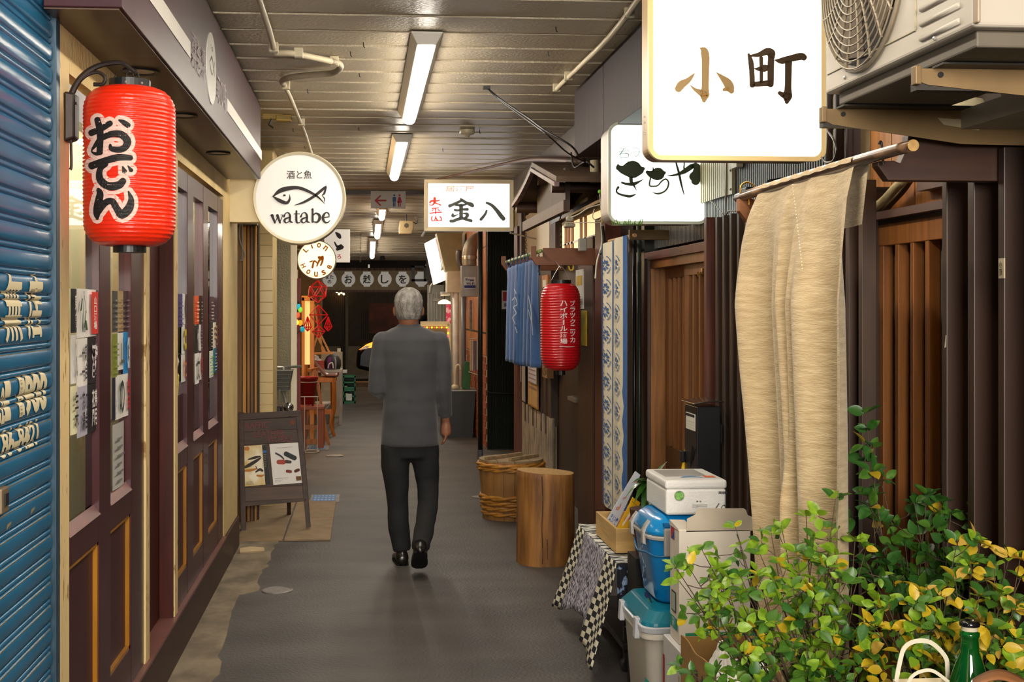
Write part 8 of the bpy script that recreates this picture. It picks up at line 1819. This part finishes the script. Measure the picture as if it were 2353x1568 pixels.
polyprint([[(1575, 1456), (1733, 1451), (1733, 1462), (1575, 1466)]], ff_, 'green_band', flat('#1a7a52'), t); polyprint([[(1575, 1466), (1733, 1462), (1733, 1466.5), (1575, 1471)]], ff_, 'yellow_band', flat('#d8a820'), t)
for k, ch in enumerate('宅急便'): text('lettering', ch, flat('#d8b820'), t, (1626+17.5*k, 1634+17.5*k, 1464-k*.3, 1455.5-k*.3), onY(ky0-.0025), .05)
text('lettering', 'YAMATO TRANSPORT CO.,LTD.', flat('#2a2a2a'), t, (1605, 1712, 1479, 1473), ff_, .02); MB().lathe([(0, 0), (.0085, 0)], ff_(1594, 1477), 20, axis='Y').build('oval_mark', flat('#d0a820'), t); brush([[(1590, 1475, 2), (1594, 1478, 2.6), (1598, 1475, 2)], [(1592, 1479, 1), (1597, 1479, 1)]], onY(ky0-.0028), 'oval_mark_ink', flat('#1c1a14'), t)
text('lettering', 'TAKKYUBIN', flat('#4a4640'), t, (1620, 1684, 1375, 1366), lambda u, v: ff_(u+(1370-v)*.25, v), .0); polyprint([[(1620, 1361), (1700, 1359.5), (1700, 1361), (1620, 1362.5)]], ff_, 'thin_line', flat('#6a6660'), t)
brush([[(1630, 1322, 5), (1627, 1330, 5)], [(1640, 1335, 5), (1660, 1318, 6), (1672, 1330, 6), (1660, 1345, 5), (1684, 1352, 6)], [(1655, 1352, 5), (1686, 1355, 6)]], ff_, 'mascot_ink', flat('#22201e'), t)
fxl = lambda u, v: V(kx0-.0015, ky1+(ky0-ky1)*u, kz0+(kz1-kz0)*v)
polyprint([[(.12, .86), (.5, .86), (.5, .98), (.12, .98)]], fxl, 'red_blue_label', mat('red_blue_label', '#b03038', .6, var=0, col2='#28408a', vs=(1, 30, 30), thr=(.49, .5)), t); polyprint([[(.05, .10), (.85, .10), (.85, .20), (.05, .20)]], fxl, 'green_side_band', flat('#2a8a7a'), t)
text('lettering', '宅\n急\n便', flat('#c8d8d0'), t, (.3, .6, .105, .195), lambda u, v: fxl(u, v)+V(-.001, 0, 0), .02); polyprint([[(.2, .24), (.7, .24), (.7, .42), (.2, .42)], ], fxl, 'barcode_frame', flat('#4a4a44'), t); polyprint([[(.26, .255), (.64, .255), (.64, .405), (.26, .405)]], lambda u, v: fxl(u, v)+V(-.0008, 0, 0), 'barcode_panel', flat('#a8b0a4'), t)
# --- white box beneath, and open brown box with bags
t = thing('white_carton', 'low glossy white carton under the tall shipping carton', 'carton', (1.03, 3.72, 0)); MB().box(1.03, 1.36, 3.70, 4.30, 0, .442).build('body', mat('white_card', '#d0ccca', .4, var=.02), t, bevel=.003)
fl_ = lambda u, v: V(1.0285, 4.30-.6*u, .442*v)
polyprint([[(.72, .70), (.86, .70), (.86, .98), (.72, .98)]], fl_, 'blue_label', mat('label_navy', '#28346c', .5, var=0, col2='#b02830', vs=(1, 20, 20), thr=(.58, .6)), t); polyprint([[(.0, .3), (.04, .3), (.04, .85), (.0, .85)]], fl_, 'red_edge', flat('#a03a34'), t); polyprint([[(.35, .75), (.37, .75), (.37, .82), (.35, .82)]], fl_, 'small_mark', flat('#c8b890'), t)
bx0, bx1, by0, by1, bz = .93, 1.125, 3.30, 3.655, .602; m_kr = mat('kraft_card', '#94703c', .7, var=.08, vs=(5, 5, 30))
t = thing('open_carton', 'open brown cardboard box full of white plastic bags', 'carton', (bx0, by0, 0))
MB().box(bx0, bx1, by0, by0+.004, 0, bz-.06).build('front_panel', m_kr, t); MB().box(bx0, bx1, by1-.004, by1, 0, bz).build('back_panel', m_kr, t)
MB().box(bx1-.004, bx1, by0, by1, 0, bz-.02).build('side_panel', m_kr, t)
MB().grid(1, 14, lambda u, v: V(bx0+.004*math.sin(v*7), by1-(by1-by0)*v, bz-.0+.006*math.sin(v*9+1)) if u == 1 else V(bx0, by1-(by1-by0)*v, 0)).build('side_panel', m_kr, t, solid=.004)
brush([[(1, .3, .1), (2, .35, .1)]], lambda u, v: V(bx0-.003, 3.5-.05*u, .5+.1*v), 'blue_pen', flat('#2a3050'), t)
text('lettering', 'SU', flat('#2c3450'), t, (3.52, 3.40, .44, .56), lambda u, v: V(bx0-.006, u, v), .0)
MB().box(bx0+.004, bx1-.004, by0+.004, by1-.004, .40, .41).build('inner_floor', m_kr, t)
m_bag = mat('white_film', '#dcd9d4', .3, var=.02, spec=.6)
def bagmesh(c, r, h, seed, knot=False):
    def f(u, v):
        t_ = 2*math.pi*u; rr_ = r*(math.sin(math.pi*min(1, .12+.8*v))**.6); k = mnoise.noise(V(math.cos(t_)*1.6+seed, math.sin(t_)*1.6, v*2.2)); k2 = abs(mnoise.noise(V(math.cos(t_)*5+seed, math.sin(t_)*5, v*5)))
        if knot: rr_ = r*(1-v)**.55*(.85+.3*abs(math.sin(t_*5+seed)))+.004
        return c+V(math.cos(t_)*rr_*(1+.35*k-.25*k2), math.sin(t_)*rr_*(1+.35*k-.2*k2), h*v)
    return MB().grid(44, 22, f)
for i, (px, py, yy, r, h, kn, lb) in enumerate(((1660, 1565, 3.50, .052, .115, True, 'white plastic bag pulled up to a knot in the open box'), (1718, 1560, 3.56, .07, .07, False, 'crumpled white plastic bag at the back of the open box'),
        (1700, 1600, 3.40, .075, .085, False, 'crumpled white plastic bag at the front of the open box'), (1775, 1575, 3.45, .07, .09, False, 'white plastic bag behind the shrub stems'))):
    c = at(px, py, Y=yy); tag(bagmesh(V(c.x, c.y, c.z-.02), r, h, i*7.3, kn).build('plastic_bag', m_bag, None, smooth=True, fix=False), lb, 'bag', 'white plastic bags in the open box')
c = at(1657, 1480, Y=3.5); tag(MB().tube([at(1648, 1530, Y=3.5), at(1652, 1500, Y=3.5), at(1656, 1480, Y=3.5), at(1664, 1482, Y=3.5), at(1667, 1500, Y=3.5), at(1664, 1530, Y=3.5)], [.010, .009, .008, .009, .010, .012], 8, smooth=5).build('bag_handle_loop', m_bag, None, smooth=True), 'looped white plastic bag handle rising from the open box', 'bag')
# --- bag and bottle on a ledge
t = thing('wooden_crate', 'brown wooden crate under the paper bag and green bottle', 'crate', (1.25, 2.6, 0)); b = MB()
for k in range(4): MB().box(1.0, 1.45, 2.45, 2.462, .02+k*.115, .125+k*.115).build('board', m_dkw, t)
MB().box(1.0, 1.45, 2.462, 2.74, 0, .475).build('body', m_dkw, t)
gx, gy = at(2122, 1560, Y=2.62).x, 2.62
pbg = thing('paper_bag', 'cream paper carrier bag with flat twisted handles among the leaves', 'bag', (gx, gy, .476)); m_pbg = mat('cream_paper', '#c4b490', .7, var=.06, bump=.15, vs=(9, 9, 9)); hz0 = ZY(2100, 1566, gy)
rloft([rring(gx, gy, .055, .035, .006, .476), rring(gx, gy, .055, .035, .006, hz0-.005)], caps=False).build('body', m_pbg, pbg)
def ribbon(pts, w, name, m, par_, ax=(1, 0, 0)):
    P = smoothpath(pts, 8); vs = []; ax = Vector(ax)
    for i, p in enumerate(P): vs += [p-V(0, w/2, 0), p+V(0, w/2, 0)]
    return MB().add(vs, [(2*i, 2*i+1, 2*i+3, 2*i+2) for i in range(len(P)-1)]).build(name, m, par_, smooth=True, solid=.0015, fix=False)
G = lambda x, y, o=0: at(x, y, Y=gy+o)
def rib2(pts, w, nm):
    P = smoothpath(pts, 8); vs = []
    for i, p in enumerate(P):
        d = (P[min(len(P)-1, i+1)]-P[max(0, i-1)]).normalized(); n_ = V(-d.z, 0, d.x); vs += [p-n_*w/2, p+n_*w/2]
    MB().add(vs, [(2*i, 2*i+1, 2*i+3, 2*i+2) for i in range(len(P)-1)]).build(nm, mat('handle_cream', '#cfc8b0', .6), pbg, solid=.002, fix=False)
rib2([G(2058, 1575, .03), G(2066, 1530, .03), G(2078, 1490, .03), G(2105, 1474, .03), G(2140, 1478, .03), G(2172, 1510, .03), G(2177, 1540, .03), G(2178, 1572, .03)], .0095, 'handle'); rib2([G(2084, 1575, -.03), G(2096, 1555, -.03), G(2118, 1543, -.03), G(2145, 1543, -.03), G(2180, 1568, -.03)], .007, 'handle')
btx, bty = at(2228, 1500, Y=2.6).x, 2.6; bzt = ZY(2228, 1432, bty)
bt = thing('green_bottle', 'large green glass bottle with black cap at the lower right', 'bottle', (btx, bty, .476)); m_bg = mat('green_glass', '#0c5a1c', .06, var=0, trans=.55, ior=1.5)
MB().lathe([(.045, .477), (.05, .49), (.05, bzt-.165), (.047, bzt-.145), (.028, bzt-.085), (.0195, bzt-.06), (.0185, bzt-.03), (.0205, bzt-.028), (.0205, bzt-.02), (.0165, bzt-.018), (.0165, bzt-.01)], (btx, bty, 0), 32).build('glass', m_bg, bt, smooth=True)
MB().lathe([(.0168, bzt-.016), (.0168, bzt-.005)], (btx, bty, 0), 24).build('cap_liner', mat('cap_white', '#b0a890', .4), bt); MB().lathe([(.0205, bzt-.006), (.0215, bzt-.002), (.020, bzt+.004), (.012, bzt+.006), (.010, bzt+.003), (0, bzt+.003)], (btx, bty, 0), 28, cap=False).build('cap', mat('cap_black', '#0c0c0e', .12, coat=.6), bt, smooth=True)
tag(MB().grid(20, 3, lambda u, v: at(2235+130*u, 1562-22*math.sin(math.pi*min(1, u*1.1))+v*22, Y=2.45-.05*v)+V(0, 0, -.0)).build('brown_sheet', mat('brown_paper', '#8a5a34', .6), smooth=True, solid=.003), 'edge of brown paper wrap at the bottom right corner', 'paper')
# ================================================================ shrubs
def leafmat(name, c, c2, tr=.35):
    if name in MATS: return MATS[name]
    m = mat(name, c, .38, var=.1, vs=(60, 60, 60), col2=c2, thr=(.4, .65)); nt = m.node_tree; N = nt.nodes; L = nt.links
    p = N['Principled BSDF']; o = [n for n in N if n.type == 'OUTPUT_MATERIAL'][0]; tl = N.new('ShaderNodeBsdfTranslucent'); tl.inputs[0].default_value = (*lin(c2), 1); mx = N.new('ShaderNodeMixShader'); mx.inputs[0].default_value = tr
    L.new(p.outputs[0], mx.inputs[1]); L.new(tl.outputs[0], mx.inputs[2]); L.new(mx.outputs[0], o.inputs[0]); return m
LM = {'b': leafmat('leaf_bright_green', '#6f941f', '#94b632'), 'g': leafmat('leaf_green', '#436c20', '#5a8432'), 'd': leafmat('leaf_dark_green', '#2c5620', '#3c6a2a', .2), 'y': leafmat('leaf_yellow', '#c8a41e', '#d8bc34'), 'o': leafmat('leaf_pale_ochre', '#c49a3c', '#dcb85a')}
def leafmesh(key, w):
    n = 5; vs = []; 
    for i in range(n+1):
        q = i/n; ww = w*math.sin(math.pi*q**.8)**.75 if 0 < q < 1 else 0
        z = -.10*q*q; vs += [(q, -ww, z+ww*.35), (q, 0, z), (q, ww, z+ww*.35)]
    b = MB().add(vs, [(3*i+k, 3*i+k+1, 3*i+4+k, 3*i+3+k) for i in range(n) for k in (0, 1)])
    me = bpy.data.meshes.new('leaf'); me.from_pydata([tuple(v) for v in b.v], [], b.f); me.materials.append(LM[key])
    for p in me.polygons: p.use_smooth = True
    return me
LMESH = {k: [leafmesh(k, .29), leafmesh(k, .35)] for k in LM}
def shrub(name, label, base, tips, mix, seed, L0, Yj, wood, limit=290, pot=None):
    rr = random.Random(seed); t = thing(name, label, 'shrub', (base.x, base.y, 0)); leaves = []
    stems = MB()
    for (px, py, yy, n_) in tips:
        tip = at(px, py, Y=yy); mid = base.lerp(tip, .5)+V(rr.uniform(-.03, .03), rr.uniform(-.03, .03), -.02-.05*abs(tip.x-base.x)); P = smoothpath([base+V(rr.uniform(-.02, .02), rr.uniform(-.02, .02), 0), mid, tip], 8)
        stems.tube(P, [.0045, .003, .0016, .001], 5)
        for s in range(n_):
            q = 1-s*.11-rr.uniform(0, .03); k = q*(len(P)-1); i = int(min(len(P)-2, k)); p = P[i].lerp(P[i+1], k-i)
            if s:
                o = V(rr.uniform(-1, 1), rr.uniform(-1, 1), rr.uniform(-.3, 1)).normalized()*rr.uniform(.025, .07); q_ = p+o; stems.tube([p, p+o*.5+V(0, 0, -.004), q_], .0011, 4); p = q_; dr = o.normalized()
            else: dr = (P[-1]-P[-3]).normalized()
            m = rr.choice((4, 4, 5, 5, 6)); a0 = rr.random()*6.28; u = dr.cross(V(.3, .9, .1)).normalized(); w = dr.cross(u)
            for j in range(m):
                a = a0+6.283*j/m; d = (u*math.cos(a)+w*math.sin(a)+dr*rr.uniform(.25, .9)+V(0, 0, rr.uniform(-.25, .15))).normalized()
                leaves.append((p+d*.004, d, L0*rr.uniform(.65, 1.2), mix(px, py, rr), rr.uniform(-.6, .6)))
    stems.build('stems', wood, t, smooth=True)
    rr.shuffle(leaves); rest = MB(); restk = {}
    for i, (p, d, L_, k, roll) in enumerate(leaves):
        up = V(0, 0, 1)+V(rr.uniform(-.8, .8), rr.uniform(-1.3, .3), 0); y = up.cross(d).normalized(); z = d.cross(y); M = Matrix((d, y, z)).transposed().to_4x4(); M = M @ Matrix.Rotation(roll, 4, 'X')
        me = LMESH[k][i % 2]
        if i < limit:
            o = bpy.data.objects.new('leaf', me); COL.objects.link(o); o.parent = t; o.matrix_parent_inverse = Matrix.Translation(-Vector(t.location)); o.matrix_basis = Matrix.Translation(p) @ M @ Matrix.Scale(L_, 4)
        else:
            bb = restk.setdefault(k, MB()); MM = Matrix.Translation(p) @ M @ Matrix.Scale(L_, 4); bb.add([MM @ v.co for v in me.vertices], [tuple(f.vertices) for f in me.polygons])
    for k, bb in restk.items(): stuff(bb.build('foliage', LM[k], t, smooth=True, fix=False))
    if pot:
        MB().lathe([(pot*.7, 0), (pot, .24), (pot*1.05, .24), (pot*1.05, .27), (pot*.9, .27), (pot*.85, .22), (0, .22)], (base.x, base.y, 0), 24).build('pot', mat('clay_pot', '#6a4a34', .7), t, smooth=False)
        MB().tube([V(base.x, base.y, .2), base+V(0, 0, .01)], [.012, .007], 8).build('trunk', wood, t)
    return t
m_stem = mat('twig_brown', '#4a3a2c', .7, var=.2)
A = at(1890, 1700, Y=3.0)
tipsA = [(1548, 1298, 2.9, 4), (1560, 1335, 2.95, 4), (1612, 1262, 3.0, 3), (1600, 1378, 2.9, 4), (1630, 1330, 3.0, 4), (1690, 1212, 3.02, 2), (1700, 1255, 3.05, 4), (1745, 1270, 3.0, 4), (1772, 1225, 3.0, 4), (1795, 1208, 3.0, 3), (1852, 1182, 3.05, 4), (1870, 1235, 3.0, 5), (1920, 1145, 3.0, 4), (1912, 1215, 3.05, 4), (1965, 1240, 3.0, 4), (1990, 1262, 3.05, 3),
 (1640, 1405, 2.9, 4), (1648, 1445, 2.95, 3), (1655, 1310, 3.0, 4), (1700, 1320, 2.95, 5), (1740, 1318, 2.95, 5), (1790, 1290, 2.95, 5), (1830, 1270, 2.95, 5), (1880, 1290, 2.95, 5), (1920, 1275, 2.95, 5), (1700, 1372, 2.95, 5), (1760, 1370, 2.9, 6), (1820, 1350, 2.9, 6), (1870, 1360, 2.9, 6), (1930, 1330, 2.9, 6), (1960, 1390, 2.9, 5), (1720, 1440, 2.9, 4),
 (1780, 1430, 2.9, 5), (1840, 1420, 2.88, 5), (1900, 1430, 2.88, 6), (1590, 1548, 2.85, 3), (1640, 1558, 2.85, 4), (1700, 1500, 2.85, 3), (1760, 1500, 2.85, 4), (1820, 1490, 2.85, 5), (1960, 1470, 2.85, 5), (1560, 1530, 2.9, 1), (1850, 1540, 2.85, 5), (1730, 1555, 2.85, 4), (1920, 1540, 2.85, 5), (1655, 1340, 3.0, 4), (1580, 1300, 2.95, 3)]
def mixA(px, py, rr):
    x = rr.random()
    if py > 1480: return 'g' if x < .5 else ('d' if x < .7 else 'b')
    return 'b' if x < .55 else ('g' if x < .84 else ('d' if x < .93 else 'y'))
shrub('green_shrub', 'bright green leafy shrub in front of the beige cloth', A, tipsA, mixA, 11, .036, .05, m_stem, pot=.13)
B = at(2190, 1700, Y=2.92)
rs = random.Random(21); tipsB = [(2010, 1440, 2.8, 5), (2040, 1390, 2.8, 5), (2080, 1380, 2.8, 5), (2120, 1360, 2.8, 5), (2160, 1370, 2.78, 5), (2195, 1330, 2.78, 5), (2250, 1250, 2.78, 4), (2230, 1290, 2.78, 5), (2285, 1300, 2.76, 5), (2320, 1280, 2.76, 5), (2345, 1330, 2.75, 5), (2300, 1360, 2.75, 6), (2250, 1370, 2.75, 6), (2210, 1400, 2.75, 6), (2150, 1430, 2.75, 5), (2095, 1430, 2.78, 5), (2050, 1450, 2.8, 5),
  (2330, 1400, 2.72, 6), (2350, 1460, 2.72, 5), (2290, 1440, 2.72, 5), (2000, 1500, 2.8, 5), (2030, 1540, 2.78, 5), (2270, 1500, 2.72, 4), (2330, 1530, 2.7, 5), (2120, 1490, 2.8, 4), (2150, 1530, 2.8, 4), (2200, 1240, 2.8, 3), (2345, 1280, 2.75, 4), (2010, 1390, 2.82, 4), (2070, 1500, 2.8, 4)]
def mixB(px, py, rr):
    x = rr.random(); return 'y' if x < .27 else ('o' if x < .38 else ('b' if x < .55 else ('g' if x < .85 else 'd')))
shrub('yellowing_shrub', 'shrub with yellow and green leaves around the green bottle', B, tipsB, mixB, 23, .038, .05, m_stem, pot=.12)
Cc = at(2130, 1640, Y=3.12)
tipsC = [(1988, 950, 3.3, 4), (1995, 985, 3.3, 5), (1985, 1060, 3.3, 4), (2005, 1180, 3.25, 4), (1990, 1130, 3.3, 4), (2100, 1150, 3.15, 5), (2130, 1140, 3.15, 5), (2160, 1155, 3.15, 4), (2185, 1180, 3.1, 3), (2245, 1090, 3.1, 3), (2285, 1090, 3.1, 4), (2250, 1170, 3.1, 5), (2280, 1160, 3.1, 5), (2240, 1205, 3.1, 5), (2290, 1215, 3.1, 4), (2080, 1250, 3.15, 5), (2110, 1270, 3.15, 5), (2150, 1290, 3.15, 6), (2190, 1300, 3.1, 6), (2230, 1280, 3.1, 5), (2040, 1300, 3.15, 5), (2060, 1340, 3.15, 5), (2290, 1270, 3.1, 5), (2010, 1330, 3.2, 4), (2120, 1340, 3.1, 5), (2170, 1240, 3.12, 3), (2330, 1290, 3.1, 4), (1990, 1290, 3.2, 4)]
def mixC(px, py, rr): x = rr.random(); return 'd' if x < .55 else ('g' if x < .96 else 'y')
shrub('dark_green_shrub', 'taller dark green shrub in front of the lattice door', Cc, tipsC, mixC, 31, .041, .05, m_stem, pot=.13)
